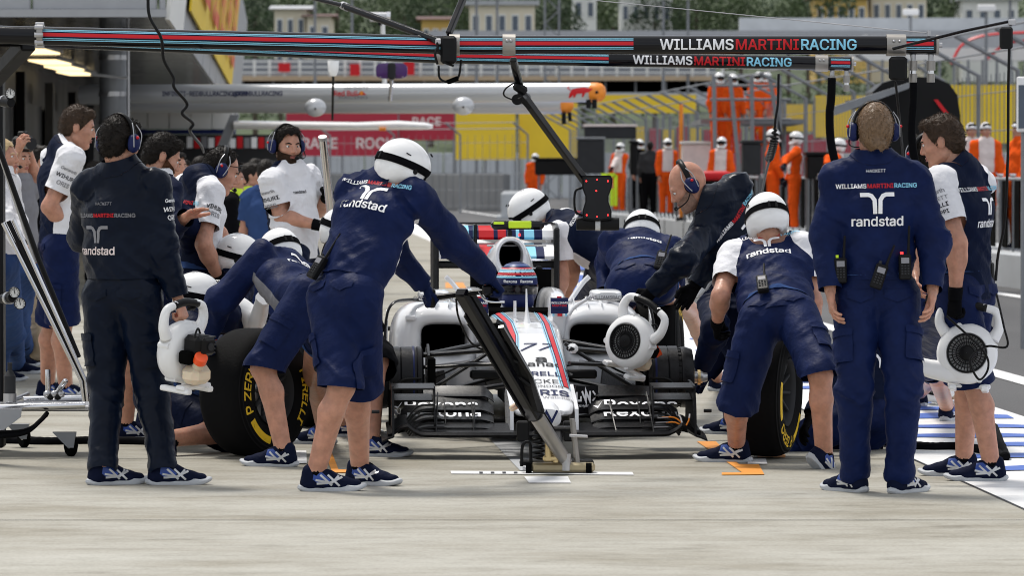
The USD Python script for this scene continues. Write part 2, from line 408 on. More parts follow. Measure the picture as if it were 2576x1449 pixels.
mdef('steel', (0.42, 0.42, 0.43), 0.32, metal=0.9, var=0.08, bump=0.0006, bs=60)
mdef('titanium', (0.30, 0.285, 0.265), 0.4, metal=0.8, var=0.1)
mdef('gold_metal', (0.62, 0.48, 0.25), 0.35, metal=0.8, var=0.12)
mdef('olive_metal', (0.32, 0.27, 0.17), 0.42, metal=0.6, var=0.12)
mdef('galv', (0.19, 0.20, 0.215), 0.5, metal=0.35, var=0.15)
mdef('grey_paint', (0.30, 0.31, 0.33), 0.5, var=0.06)
mdef('dark_grey', (0.03, 0.031, 0.034), 0.6, var=0.15, spec=0.15)
mdef('orange_cap', (0.8, 0.08, 0.01), 0.4)
mdef('fuel_tank', (0.62, 0.52, 0.38), 0.4, var=0.12, sss=0.2)
mdef('dial', (0.75, 0.75, 0.73), 0.4)
mdef('led_red', (1.0, 0.02, 0.02), 0.3, emit=1.6)
mdef('lamp_warm', (1.0, 0.78, 0.42), 0.3, emit=0.9)
mdef('yellow_banner', (0.72, 0.50, 0.02), 0.6, var=0.08, vs=0.6)
mdef('red_banner', (0.36, 0.012, 0.035), 0.6, var=0.15, vs=0.6)
mdef('pale_banner', (0.70, 0.60, 0.58), 0.6)
mdef('concrete_wall', (0.42, 0.44, 0.46), 0.8, var=0.1, vs=0.8, bump=0.004, bs=10)
mdef('barrier_grey', (0.13, 0.135, 0.14), 0.8, var=0.15, vs=0.5)
mdef('cream_wall', (0.62, 0.56, 0.44), 0.8, var=0.08, vs=0.4)
mdef('white_wall', (0.66, 0.66, 0.64), 0.8, var=0.06, vs=0.4)
mdef('ochre_wall', (0.6, 0.40, 0.12), 0.8, var=0.08, vs=0.4)
mdef('roof_brown', (0.10, 0.05, 0.045), 0.8, var=0.2, vs=1)
mdef('roof_grey', (0.35, 0.36, 0.38), 0.7, var=0.1)
mdef('window_glass', (0.06, 0.08, 0.11), 0.15)
mdef('wood_beam', (0.55, 0.42, 0.28), 0.7, var=0.12)
mdef('purple', (0.04, 0.006, 0.09), 0.3)
mdef('blue_sign', (0.02, 0.055, 0.20), 0.3, coat=0.3)
mdef('leaf_dark', (0.028, 0.052, 0.02), 0.7, var=0.35, vs=0.4)
mdef('leaf_mid', (0.055, 0.085, 0.03), 0.7, var=0.3, vs=0.4)
mdef('bark', (0.08, 0.06, 0.045), 0.9, var=0.2)
mdef('hill', (0.05, 0.07, 0.03), 0.95, var=0.4, vs=0.05, bump=0.3, bs=0.3)
# ------------------------------------------------------------------ people: parts built once, in local frames (x right, y forward, z up)
def shoe_set():
    ys = np.linspace(-.078, .215, 26); L = []
    def w(y): return np.interp(y, [-.078, -.07, -.04, .03, .10, .15, .19, .208, .215], [0, .02, .034, .031, .043, .046, .036, .018, 0])
    out = [(w(y), y) for y in ys] + [(-w(y) * .95, y) for y in ys[-2:0:-1]]
    o = np.array(out); rings = []
    for z, s in ((-.085, .93), (-.082, .98), (-.074, 1.02), (-.067, 1.0), (-.060, .94)):
        q = o * [s, 1] + [0, 0]; q[:, 1] = .07 + (q[:, 1] - .07) * s
        up = np.clip((q[:, 1] - .13) / .08, 0, 1) ** 2 * .014 + np.clip((-q[:, 1] - .03) / .05, 0, 1) ** 2 * .005 + (z > -.068) * (.004 * np.sin(q[:, 1] * 60))
        rings.append(np.column_stack([q, np.full(len(q), z) + up]))
    sole = loft(rings)
    up = blob([p_cone((0, -.034, -.045), (0, -.028, 0), .034, .032), p_cone((0, -.005, -.02), (0, .004, .012), .037, .036), p_cone((0, .03, -.022), (0, .115, -.052), .036, .026, (1, 0, 0), .8),
               p_cone((0, .11, -.055), (0, .172, -.056), .028, .022, (1, 0, 0), .72), p_cone((0, -.03, -.055), (0, .12, -.058), .03, .03, (1, 0, 0), .85), p_cone((0, .03, .01), (0, .075, -.022), .014, .012, (1, 0, 0), .7)], .007, .02)
    up, _ = cutm(up, lambda p: p[:, 2] + .071); up, _ = cutm(up, lambda p: .022 - p[:, 2] - .25 * (p[:, 1] + .0))
    heel, up2 = cutm(up, lambda p: -.032 - p[:, 1] + .4 * (p[:, 2] + .03))
    st, blue = {}, {}
    for sx in (1, -1):
        x = V(0, sx, 0)
        ls = [stroke(q, .009) for q in ([(-.02, .022), (.03, -.024)], [(.012, .022), (.062, -.026)], [(-.04, .0), (.02, -.012), (.075, .012)], [(-.035, -.016), (.03, -.012), (.06, .018)])]
        st[sx] = (decal(flatpoly(unary_union(ls)), up, V(0, .035, -.034), x, V(0, 0, 1), .0025, .01))
        pb = Polygon([(-.04, .03), (-.01, .034), (.03, .0), (.02, -.022), (-.02, -.02), (-.045, .0)])
        blue[sx] = (decal(flatpoly(pb), up, V(0, .028, -.032), x, V(0, 0, 1), .0012, .01))
    lace = [tube([(-.022, y, z), (0, y + .004, z + .010), (.022, y, z)], .0035, 5, 3) for y, z in ((.05, -.004), (.068, -.012), (.086, -.021), (.104, -.029))]
    return {'shoe': up2, 'heel_counter': heel, 'sole': sole, 'stripe': st[1], 'stripe_b': st[-1], 'panel': blue[1], 'panel_b': blue[-1], 'laces': cat(lace)}
SHOE = shoe_set()

def hand(pose='relaxed'):
    c = {'relaxed': (22, 28, 18, 4), 'grip': (68, 78, 45, 1), 'open': (4, 8, 6, 12), 'half': (42, 48, 30, 3)}[pose]
    pr = [p_cone((0, -.02, 0), (0, .03, 0), .021, .019, (1, 0, 0), .75)]
    for i, (x, l, r) in enumerate(((-.029, .074, .0092), (-.009, .083, .0095), (.011, .077, .0092), (.029, .060, .0084))):
        b = V(x, .088 - abs(x + .009) * .25, 0); pr.append((p_cone((x * .55, .015, 0), b, .0135, .0115), .012))
        a, sp, p = 0.0, math.radians(c[3]) * (x + .0) / .03, b
        for ll, cc, rr in ((.45, c[0], 1), (.31, c[1], .93), (.26, c[2], .84)):
            a += math.radians(cc); d = V(math.sin(sp) * math.cos(a), math.cos(a), -math.sin(a)); q = p + d * l * ll
            pr.append((p_cone(p, q, r * rr, r * rr * .93), .003)); p = q
    T = {'relaxed': [(-.022, .02, -.006), (-.047, .052, -.016), (-.052, .078, -.026), (-.046, .1, -.034)], 'grip': [(-.022, .02, -.008), (-.044, .048, -.024), (-.036, .072, -.042), (-.014, .084, -.05)],
         'open': [(-.022, .018, -.004), (-.055, .042, -.008), (-.075, .062, -.01), (-.09, .082, -.012)], 'half': [(-.022, .02, -.008), (-.048, .05, -.022), (-.046, .077, -.038), (-.034, .096, -.05)]}[pose]
    for a, b, r in zip(T, T[1:], (.0135, .011, .010)): pr.append((p_cone(a, b, r, r * .92), .006))
    return blob(pr, .0042, .006)
HANDS = {k: hand(k) for k in ('relaxed', 'grip', 'open', 'half')}

def head_mesh(w=1.0):
    e = p_ell
    pr = [e((0, -.012, .022), (.074 * w, .095, .098)), e((0, .022, -.03), (.060 * w, .074, .095)), p_cone((0, .02, -.075), (0, .062, -.098), .045, .026), (p_cone((-.042, .0, -.07), (-.012, .066, -.098), .022, .016), .02), (p_cone((.042, .0, -.07), (.012, .066, -.098), .022, .016), .02),
          (e((.04, .058, -.022), (.024, .024, .02)), .02), (e((-.04, .058, -.022), (.024, .024, .02)), .02), (p_cone((-.034, .080, .023), (.034, .080, .023), .0115, .0115), .012), (p_cone((0, .088, .012), (0, .109, -.026), .0085, .0115), .008),
          (e((.012, .097, -.032), (.010, .011, .008)), .006), (e((-.012, .097, -.032), (.010, .011, .008)), .006), (e((0, .084, -.062), (.024, .014, .014)), .01), (e((0, .082, -.10), (.022, .015, .018)), .012),
          (e((.077 * w, -.012, -.012), (.009, .02, .031), rotx(.2)), .006), (e((-.077 * w, -.012, -.012), (.009, .02, .031), rotx(.2)), .006), p_cone((0, -.012, -.045), (0, -.012, -.075), .052, .044)]
    return blob(pr, .006, .022, [e((.031, .100, .004), (.016, .013, .008)), e((-.031, .100, .004), (.016, .013, .008))])
HEAD = head_mesh()
def eyes(): return cat([ball((s * .031, .0805, .004), (.0115, .009, .0095), 2) for s in (1, -1)])
def brows(): return cat([tube([(s * .014, .0915, .018), (s * .032, .091, .024), (s * .05, .080, .019)], [.004, .005, .003], 6, 4) for s in (1, -1)])
def lips(): return cat([tube([(-.023, .090, -.060), (0, .0995, -.0575), (.023, .090, -.060)], [.003, .005, .003], 6, 4), tube([(-.02, .090, -.067), (0, .099, -.0685), (.02, .090, -.067)], [.003, .0055, .003], 6, 4)])
def hair_mesh(style, seed=0):
    rng = np.random.RandomState(seed); e = p_ell
    pr = [e((0, -.015, .025), (.0795, .0985, .1015)), (e((0, -.042, -.02), (.064, .066, .075)), .02)]
    if style in ('short', 'quiff'): pr += [(p_cone((-.03, .045, .088), (.035, .05, .086), .030, .028), .02)]
    if style == 'quiff': pr += [(p_cone((-.02, .068, .095), (.03, .06, .10), .022, .02), .015)]
    if style == 'bun': pr = [e((0, -.018, .026), (.083, .104, .106)), (e((0, -.06, -.03), (.066, .058, .085)), .03), (e((0, -.105, -.075), (.034, .03, .036)), .012), (e((0, -.085, -.105), (.03, .025, .03)), .01)]
    m = blob(pr, .007, .02); v, f = m; n = vnorm(m)
    st = (30, 30, 12) if style == 'bun' else (90, 40, 70)
    v = v + n * ((meshkit.fbm(v * st + seed * 7.3, 3, seed)[:, None] - .45) * (.010 if style == 'bun' else .0095))
    if style != 'bun':     # short tufts
        t = np.where(meshkit.noise(v * 130 + seed) > .72, 1.0, 0)[:, None]; v = v + t * (n * .3 + V(0, .3, .6)) * .007
    def line(p):
        y = p[:, 1]; base = np.interp(y, [-.12, -.05, -.03, -.008, .012, .045, .06, .085], [-.10, -.085, -.05, .01, -.03, .035, .066, .078] if style != 'bald' else [-.09, -.08, -.05, .01, .02, .09, .2, .3])
        return p[:, 2] - base + .008 * np.sin(p[:, 0] * 140)
    return cutm((v, f), line)[0]
def beard_mesh(seed=1, long=.008):
    v, f = HEAD; n = vnorm(HEAD); w = v + n * (long * (.6 + .8 * meshkit.fbm(v * 60, 2, seed)))[:, None]
    g = lambda p: np.minimum(np.minimum(-.046 + (.095 - p[:, 1]) * .42 - p[:, 2], p[:, 1] - .012), p[:, 2] + .122)
    m, _ = cutm((w, f), g); m, _ = cutm(m, lambda p: np.maximum((np.abs(p[:, 0]) - .024), np.abs(p[:, 2] + .0635) - .009)); return m
def crew_helmet():
    e = p_ell
    shell = blob([e((0, -.012, .028), (.119, .148, .128)), (p_cone((.082, .0, -.03), (.066, .085, -.085), .038, .032), .03), (p_cone((-.082, .0, -.03), (-.066, .085, -.085), .038, .032), .03), (p_cone((-.05, .115, -.092), (.05, .115, -.092), .026, .026), .03), (e((0, -.06, -.03), (.105, .08, .09)), .03)], .008, .03,
                 [e((0, .16, .002), (.086, .10, .05)), e((0, -.01, -.19), (.088, .105, .13)), e((0, .02, -.02), (.088, .105, .085))])
    v, f = shell; n = vnorm(shell)
    band = (v + n * .004, f); band, _ = cutm(band, lambda p: .020 - np.abs(p[:, 2] - .018 - .10 * p[:, 1])); band, _ = cutm(band, lambda p: np.linalg.norm((p - V(0, 0, .02)) / [.11, .13, .12], axis=1) - 1.02); band, _ = cutm(band, lambda p: .115 - p[:, 1])
    buck = cat([bx((s * .02, -.160, .006), (.012, .01, .042), None, .003) for s in (1, -1)] + [bx((0, -.160, .022), (.05, .008, .008), None, .002)])
    gog = blob([e((0, .035, .002), (.088, .098, .05))], .008, .02); lens = (gog[0], gog[1])
    lens, _ = cutm(lens, lambda p: p[:, 1] - .06)
    vent = cat([bx((s * .05, .085 - abs(s) * 0, .13), (.012, .02, .006), rotx(-.5), .002) for s in (1, -1)] + [bx((s * .095, -.03, .085), (.006, .02, .012), None, .002) for s in (1, -1)])
    trim = blob([e((0, -.012, .028), (.1195, .1485, .1285))], .009, .02)
    trim2 = (v + n * .003, f); trim2, _ = cutm(trim2, lambda p: p[:, 1] - .02); trim2, _ = cutm(trim2, lambda p: .012 - np.abs(np.sqrt(((p[:, 0]) / .086) ** 2 + ((p[:, 1] - .16) / .10) ** 2 + ((p[:, 2] - .002) / .05) ** 2) - 1.12) * .07)
    vent = cat([vent] + [cyl((s * .117, .01, -.005), (s * .124, .01, -.005), .013, 14) for s in (1, -1)] + [bx((s * .112, -.06, .06), (.006, .03, .006), None, .002) for s in (1, -1)])
    logo = cat([decal(text2d('RACING', .012, True), trim, V(.0, -.012, .115), V(1, 0, 0), V(0, .6, .6), .004, .02), decal(text2d('MARTINI', .012, True), trim, V(0, -.03, .11), V(1, 0, 0), V(0, .6, .6), .004, .02)])
    fl = cat([decal(text2d('77', .05, True), shell, V(s * .1, .01, .03), V(0, s, 0), V(0, 0, 1), .003, .015) for s in ()] or [logo])
    return {'helmet': shell, 'strap': band, 'buckle': buck, 'goggles': lens, 'vent': vent, 'lettering': fl, 'face_trim': trim2}
HELM = crew_helmet()
def headset_set():
    cups = [blob([p_ell((s * .094, -.008, -.006), (.026, .036, .046)), (p_ell((s * .108, -.008, -.006), (.016, .026, .034)), .008)], .006, .01) for s in (1, -1)]
    pads = [lathe([(.001, 0), (.036, 0), (.04, .008), (.034, .016), (.001, .016)], axis_frame((s, 0, 0)), (s * .074, -.008, -.008), 20) for s in (1, -1)]
    a = np.linspace(0, np.pi, 17); band = tube([(.096 * np.cos(t), -.012 - .02 * np.sin(t), .014 + .118 * np.sin(t)) for t in a], .0065, 8, flat=2.2, up=(0, 1, 0))
    wires = cat([tube([(s * .118, .01, -.03), (s * .112, .02, .04), (s * .088, .0, .085)], .0028, 5, 6) for s in (1, -1)] + [tube([(s * .118, -.03, -.03), (s * .112, -.04, .04), (s * .088, -.03, .085)], .0028, 5, 6) for s in (1, -1)])
    mic = cat([tube([(-.108, .02, -.03), (-.10, .06, -.06), (-.06, .115, -.068), (-.02, .122, -.066)], .0035, 6, 6), ball((-.015, .12, -.066), (.016, .011, .012), 2)])
    tips = cat([ball((s * .124, -.02, .018), .008, 1) for s in (1, -1)])
    return {'earcup': cups[0], 'earcup_b': cups[1], 'pad': cat(pads), 'headband': band, 'frame': wires, 'microphone': mic, 'tip': tips}
HSET = headset_set()
RR = unary_union([stroke([(s * 1.0, .52), (s * .52, .52), (s * .34, .45), (s * .17, .2), (s * .15, -.6)], .24) for s in (1, -1)])
def rr_logo(w):
    v, f = flatpoly(RR); return v * (w / 2), f

def wmr(h, m=None):
    """The three words in one line, centred: (flat print, material)."""
    W = [text2d(w, h, True, False) for w in ('WILLIAMS', 'MARTINI', 'RACING')]; x, out = 0, []
    for (v, f), mt in zip(W, m or ('white_print', 'red_print', 'cyan_print')):
        v = v.copy(); v[:, 0] += x - v[:, 0].min(); x = v[:, 0].max() + h * .22; out.append([v, f, mt])
    for o in out: o[0][:, 0] -= (x - h * .22) / 2
    return [((o[0], o[1]), o[2]) for o in out]
def strands(m, T, mat, c, style, n=1700):
    """Short hairs standing on the hair's surface."""
    v, f = arr(m); r = np.random.RandomState(7); tri = v[f]; fn = np.cross(tri[:, 1] - tri[:, 0], tri[:, 2] - tri[:, 0]); A = np.linalg.norm(fn, axis=1); i = r.choice(len(f), n, p=A / A.sum()); w = r.dirichlet((1, 1, 1), n)
    p = (tri[i] * w[:, :, None]).sum(1); nn = fn[i] / A[i][:, None]; L = .012 if style != 'bun' else .014
    flow = np.cross(np.cross(nn, V(0, 0, -1)), nn) + r.normal(size=(n, 3)) * .45; d = nn * (.9 if style != 'bun' else .12) + flow * (.5 if style != 'bun' else 1.2); d /= np.linalg.norm(d, axis=1, keepdims=True)
    l = L * r.uniform(.4, 1.1, (n, 1)); q = np.stack([p - nn * .003, p + d * l * .5 + nn * l * .1, p + d * l], 1) - org(T)
    b = UsdGeom.BasisCurves.Define(stage, path_of('hair_strands', T)); b.CreateTypeAttr('linear'); b.CreateCurveVertexCountsAttr([3] * n); b.CreatePointsAttr([Gf.Vec3f(*map(float, x)) for x in q.reshape(-1, 3)]); b.CreateWidthsAttr([.0016]); b.SetWidthsInterpolation('constant')
    UsdShade.MaterialBindingAPI.Apply(b.GetPrim()).Bind(M(mat)); tag(b.GetPrim(), kind='stuff')
def solve(par, px, py, L, sgn):
    """The point on the sight line at distance L from par, nearer (-1) or farther (+1)."""
    o = V(0, 0, CAMZ); d = ray(px, py); d = d / d[1]; w = o - par
    a, b, c = d @ d, 2 * d @ w, w @ w - L * L; D = b * b - 4 * a * c
    if D < 0:
        q = o + d * (-b / (2 * a)); return par + nrm(q - par) * L
    return o + d * ((-b + sgn * math.sqrt(D)) / (2 * a))
def ik2(a, t, l1, l2, hint):
    """The middle joint between a and t; hint: the picture point it should be near, with -1 nearer or 1 farther."""
    d = t - a; L = np.linalg.norm(d); u = d / L; s = max(1.0, L / (l1 + l2) * 1.002); l1, l2 = l1 * s, l2 * s; L = max(L, abs(l1 - l2) * 1.01)
    x = (L * L + l1 * l1 - l2 * l2) / (2 * L); r = math.sqrt(max(l1 * l1 - x * x, 0)); e1 = nrm(np.cross(u, V(.3, .2, .9))); e2 = np.cross(u, e1)
    th = np.linspace(0, 2 * np.pi, 120, endpoint=False); q = a + u * x + r * (np.cos(th)[:, None] * e1 + np.sin(th)[:, None] * e2)
    rd = ray(hint[0], hint[1]); o = V(0, 0, CAMZ); rd = rd / np.linalg.norm(rd); w = q - o; dist = np.linalg.norm(w - np.outer(w @ rd, rd), axis=1)
    return q[np.argmin(dist - .15 * hint[2] * (q[:, 1] - a[1]))]
def limb(par, A, l1, l2, k):
    """Two joints of a limb from its picture points. The second: (px, py, sign), (px, py, 'Y', depth) or (px, py, 'g'): standing on the ground there."""
    B = A[1]
    if isinstance(B, np.ndarray): t = B
    elif len(B) == 4: t = at(B[0], B[1], B[3])
    elif B[2] == 'g': t = gr(B[0], B[1]) + V(0, 0, .0925 * k)
    else:
        e = solve(par, *A[0][:2], l1, A[0][2]); return e, solve(e, *B[:2], l2, B[2])
    L = np.linalg.norm(t - par)
    if L > (l1 + l2) * 1.06 and not (not isinstance(B, np.ndarray) and B[2] == 'g'): t = par + (t - par) * (l1 + l2) * 1.06 / L
    return ik2(par, t, l1, l2, A[0]), t
def hd(a): a = math.radians(a); return V(math.sin(a), math.cos(a), 0)

def radio(o, z, y, ant=.10, tip=None, s=1.0):
    """A handheld radio: z its outward face, y its up."""
    z = nrm(z); x = nrm(np.cross(y, z)); y = np.cross(z, x); R = frame(x, y, z)
    P = lambda m: xf(m, R, o, s)
    body = P(bx((0, 0, .018), (.056, .115, .034), None, .006)); ant_m = P(cat([tube([(.016, .055, .018), (.018, .10, .02), (.022, .057 + ant, .022)], [.007, .006, .005], 8)]))
    scr = P(bx((0, .03, .0355), (.036, .026, .002), None, .0005))
    keys = P(cat([bx((-.014 + .014 * i, .006 - .012 * j, .036), (.009, .007, .004), None, .001) for i in range(3) for j in range(4)]))
    knob = P(cyl((-.014, .056, .018), (-.014, .07, .018), .007, 10))
    r = {'radio': (body, 'black_plastic'), 'antenna': (ant_m, 'black_plastic'), 'screen': (scr, 'grey_print'), 'keypad': (keys, 'dark_grey'), 'knob': (knob, tip or 'dark_grey')}
    return r

def person(label, H=1.8, Y=24., pelvis=(0, 0), neck=(0, 0, 0), chest=0, hips=None, head=(0, 0, 0), look=None, pitch=0, roll=0, LA=None, RA=None, LL=None, RL=None, Lf=None, Rf=None,
           top='long', tm='navy', front=None, fcut=.05, sleeve=None, bottom='trousers', bm='navy', hem=None, gloves=None, hands=('relaxed', 'relaxed'), skin='skin', hair='short', hairm='hair_dark', beard=None, helmet=False, headset=False, hsm='navy_print',
           text=(), belt=True, res=.0125, group=None, arch=0.0, palm=(None, None), shoe=True, fat=1.0, shoem='shoe_navy', extra=None, collar=None, glasses=False, radios=(), wrk=1.0, hip_up=None, facecut=True, Ltoe=0, Rtoe=0, knee_pad=False, body_detail=True, vest=None, cap=None):
    k = H / 1.8
    P = at(pelvis[0], pelvis[1], Y); N = solve(P, neck[0], neck[1], .575 * k, neck[2])
    up = nrm(N - P); hips = chest if hips is None else hips
    def lat_of(a, u): f = hd(a); f = nrm(f - u * (f @ u)); return nrm(np.cross(f, u)), f
    lc, fc = lat_of(chest, up); lp, fp = lat_of(hips, up if hip_up is None else nrm(hip_up))
    C = P + (N - P) * .66 + fc * (-.01 - arch) * k; Mid = P + (N - P) * .28 + fc * (.005 - arch * .8) * k
    S = {s: N - up * .064 * k + (lc if s == 'R' else -lc) * .176 * k for s in 'LR'}
    Hp = {s: P - (up if hip_up is None else nrm(hip_up)) * .03 * k + (lp if s == 'R' else -lp) * .092 * k for s in 'LR'}
    J = {}
    for s, A in (('L', LA), ('R', RA)):
        if A is None: A = None; e = S[s] + V(0, 0, -.31) * k + fc * .02 + (lc if s == 'R' else -lc) * .05; w = e + nrm(V(0, 0, -1) + fc * .45) * .255 * k
        else:
            e, w = limb(S[s], A, .312 * k, .26 * k, k)
        J['e' + s], J['w' + s] = e, w
    for s, A in (('L', LL), ('R', RL)):
        if A is None: kn = Hp[s] + V(0, 0, -.435) * k + fp * .02; an = kn + V(0, 0, -.42) * k - fp * .02
        else:
            kn, an = limb(Hp[s], A, .435 * k, .42 * k, k)
        J['k' + s], J['a' + s] = kn, an
    hc = solve(N, head[0], head[1], .160 * k, head[2])
    look = chest if look is None else look
    a, p = math.radians(look), math.radians(pitch); hf = V(math.sin(a) * math.cos(p), math.cos(a) * math.cos(p), -math.sin(p))
    hx = nrm(np.cross(hf, V(0, 0, 1))); hz = np.cross(hx, hf)
    if roll: r = math.radians(roll); hx, hz = math.cos(r) * hx + math.sin(r) * hz, math.cos(r) * hz - math.sin(r) * hx
    HR = frame(hx, hf, hz); HP = lambda m: xf(m, HR, hc, k)
    T = thing('person', (P[0], P[1], 0), label, 'person', group)
    # ---- body
    def limb_frames(s): return nrm(J['e' + s] - S[s]), nrm(J['w' + s] - J['e' + s])
    bp = [p_cone(P, Mid, .10 * k, .088 * k * fat, lp, .68), p_cone(Mid, C, .088 * k * fat, .108 * k, lc, .68), p_cone(C, N - up * .06 * k, .104 * k, .058 * k, lc, .62), p_cone(N, hc - hz * .07 * k - hf * .015 * k, .056 * k, .053 * k)]
    for s in 'LR':
        sg = 1 if s == 'R' else -1; e, w, kn, an = J['e' + s], J['w' + s], J['k' + s], J['a' + s]
        bp += [p_cone(N - up * .0 * k, S[s], .05 * k, .052 * k), p_cone(S[s], e, .056 * k, .043 * k), p_cone(e, e + (w - e) * .3, .043 * k, .045 * k), p_cone(e + (w - e) * .25, w, .045 * k, .027 * k)]
        bk = -nrm(np.cross(np.cross(kn - an, fp), kn - an)) if np.linalg.norm(np.cross(kn - an, fp)) > 1e-3 else -fp
        bk = -fp - (kn - an) * ((-fp) @ (kn - an)) / ((kn - an) @ (kn - an)); bk = nrm(bk)
        sk = bottom == 'shorts'; cf = kn + (an - kn) * .30 + bk * (.018 if sk else .004) * k
        bp += [p_cone(P - up * .03, Hp[s], .085 * k, .092 * k), p_cone(Hp[s], kn, .09 * k, .058 * k), p_cone(kn, cf, .05 * k, (.053 if sk else .045) * k), p_cone(cf, an, (.052 if sk else .045) * k, .036 * k), p_cone(kn, an, .045 * k, .036 * k), (p_ell(an, V(.034, .034, .045) * k), .01)]
        if sk: bp += [(p_ell(kn - bk * .03 * k, V(.03, .03, .036) * k), .02), (p_cone(cf + lp * sg * .014 * k, kn + (an - kn) * .55 + bk * .01 * k, .042 * k, .030 * k), .02), (p_ell(an + lp * .024 * k, V(.016, .018, .018) * k), .012), (p_ell(an - lp * .024 * k, V(.016, .018, .018) * k), .012)]
    ms = [blob(bp, res, .03 * k)]
    ms.append(HP(HEAD))
    gl = {}
    for i, s in enumerate('LR'):
        e, w = J['e' + s], J['w' + s]; y = nrm(w - e); pz = palm[i]
        if pz is None: pz = -(V(0, 0, 1) if False else nrm(np.cross(np.cross(y, -(lc if s == 'R' else -lc)), y)))     # back of hand outward
        else: pz = np.asarray(pz, float)
        z = nrm(pz - y * (pz @ y)) if np.linalg.norm(pz - y * (pz @ y)) > 1e-3 else nrm(np.cross(y, V(1, .2, .1)))
        x = np.cross(y, z); HRr = frame(x if s == 'R' else -x, y, z)
        hm = xf(HANDS[hands[i]], HRr, w, k)
        g = gloves if not isinstance(gloves, tuple) else gloves[i]
        if g: gl.setdefault(g, []).append(cat([xf((hm[0] + vnorm(hm) * .002, hm[1])), cat([xf(cyl(w - y * .05 * k, w + y * .012, .037 * k, 14, .033 * k))])]))
        else: ms.append(hm)
        J['h' + s] = w + y * .07 * k
    obj('body', cat(ms), skin, T, True)
    for g, lst in gl.items():
        for m in lst: obj('glove', m, g, T, True)
    # ---- garments
    def folds(v, n, amp):
        d = np.full(len(v), 9.0)
        for j in ('eL', 'eR', 'kL', 'kR'): d = np.minimum(d, np.linalg.norm(v - J[j], axis=1))
        d = np.minimum(d, np.linalg.norm(v - (P + up * .08), axis=1) * 1.0); d = np.minimum(d, np.minimum(np.linalg.norm(v - S['L'], axis=1), np.linalg.norm(v - S['R'], axis=1)) + .02)
        am = amp * (.45 + 1.0 * np.exp(-(d / .11) ** 2)); sd = int(abs(P[0] * 1000)) % 97
        q = v + .05 * (meshkit.noise(v * 6, sd)[:, None] - .5) * V(1, 1, 1)
        D1 = nrm(up * .8 + lc * .6); b = q @ D1
        a1 = 1 - np.abs(2 * meshkit.noise(np.stack([b * 19, (q @ fc) * 6, (q @ lc) * 6], 1), sd + 1) - 1); a2 = 1 - np.abs(2 * meshkit.noise(np.stack([(q @ nrm(up - lc * .7)) * 24, (q @ fc) * 9, (q @ lc) * 7], 1), sd + 2) - 1)
        return v + n * (am * (a1 ** 1.5 * 1.5 + a2 ** 1.6 - 1.0))[:, None]
    c = .016 * k
    lng = top == 'long'
    ec, wc = (.066, .047) if lng else (.066, .06)
    tp = [p_cone(P - up * .03 * k, Mid, .108 * k + c * .6, (.096 * fat + .014) * k, lp, .68), p_cone(Mid, C, (.096 * fat + .014) * k, .118 * k + c * .3, lc, .68), p_cone(C, N - up * .03 * k, .118 * k + c * .3, .074 * k, lc, .62)]
    nd = nrm(hc - hz * .07 * k - N); ch = ((.072 if lng else .052) if not helmet else .04) * k
    tp.append((p_cone(N - nd * .02 * k + fc * .01 * k, N + nd * (ch + .03 * k) + fc * .008 * k, .079 * k, .070 * k), .03))
    ta = {}
    for s in 'LR':
        e, w = J['e' + s], J['w' + s]
        ta[s] = [p_cone(S[s], e, .071 * k, ec * k), p_cone(e, w, ec * k, wc * k)] if lng else [p_cone(S[s], S[s] + (e - S[s]) * .66, .072 * k, .068 * k)]
        tp += [(p_cone(N + up * .012 * k, S[s], .056 * k, .062 * k), .05)] + [(q, .035) for q in ta[s]]
    sh = blob(tp, res, .035 * k)
    sh = (folds(sh[0], vnorm(sh), .013 * k * wrk), sh[1])
    for s in 'LR':      # cuffs and hems
        e, w = J['e' + s], J['w' + s]; ax = nrm(w - e) if lng else nrm(e - S[s]); o = w - ax * .015 * k if lng else S[s] + (e - S[s]) * .66
        def g(p, o=o, ax=ax, s=s): 
            near = np.linalg.norm(p - o, axis=1) - .13 * k
            da = np.minimum.reduce([p_eval(q, p) for q in ta[s]]); dt = np.minimum.reduce([p_eval(q, p) for q in tp[:3]])
            return np.maximum.reduce([-((p - o) @ ax), near, da - dt])
        sh, _ = cutm(sh, g)
    hemz = P - up * (-.045 if lng else .07) * k
    sh, _ = cutm(sh, lambda p: np.maximum((p - hemz) @ up, np.maximum(np.linalg.norm(p - P, axis=1) - .28 * k, np.minimum.reduce([p_eval(q, p) for q in tp[:3]]) - np.minimum.reduce([p_eval(q, p) for s in 'LR' for q in ta[s]]) - .004)))
    sh, _ = cutm(sh, lambda p: np.maximum(-((p - N - nd * ch) @ nd), np.linalg.norm(p - N - nd * ch, axis=1) - .115 * k))
    torso = [q if not isinstance(q[0], tuple) else q[0] for q in tp[:3]]
    shirt_parts = []
    if sleeve or front:
        def gs(p):
            da = np.minimum.reduce([p_eval(q, p) for s in 'LR' for q in ta[s]]); dt = np.minimum.reduce([p_eval(q, p) for q in torso])
            return dt - da - .012
        sl, sh_b = cutm(sh, gs)
        lft, rgt = cutm(sl, lambda p: -((p - C) @ lc))
        shirt_parts += [('sleeve', lft, sleeve or tm), ('sleeve', rgt, sleeve or tm)]
    else: sh_b = sh
    if front:
        def gf(p):
            t = np.clip(((p - P) @ up) / np.linalg.norm(N - P), 0, 1); ln = P + t[:, None] * (N - P)
            return (p - ln) @ fc - fcut * k - .05 * np.clip((t - .82) / .15, 0, 1)
        fr, sh_b = cutm(sh_b, gf)
        shirt_parts.append(('shirt_front', fr, front))
    cm = collar or ('polo_navy' if front else tm)
    co, sh_b = cutm(sh_b, lambda p: np.minimum((p - N - nd * .004 * k) @ nd, .115 * k - np.linalg.norm(p - N - nd * ch, axis=1)))
    obj('collar', (co[0] + vnorm(co) * .003, co[1]), cm, T, True)
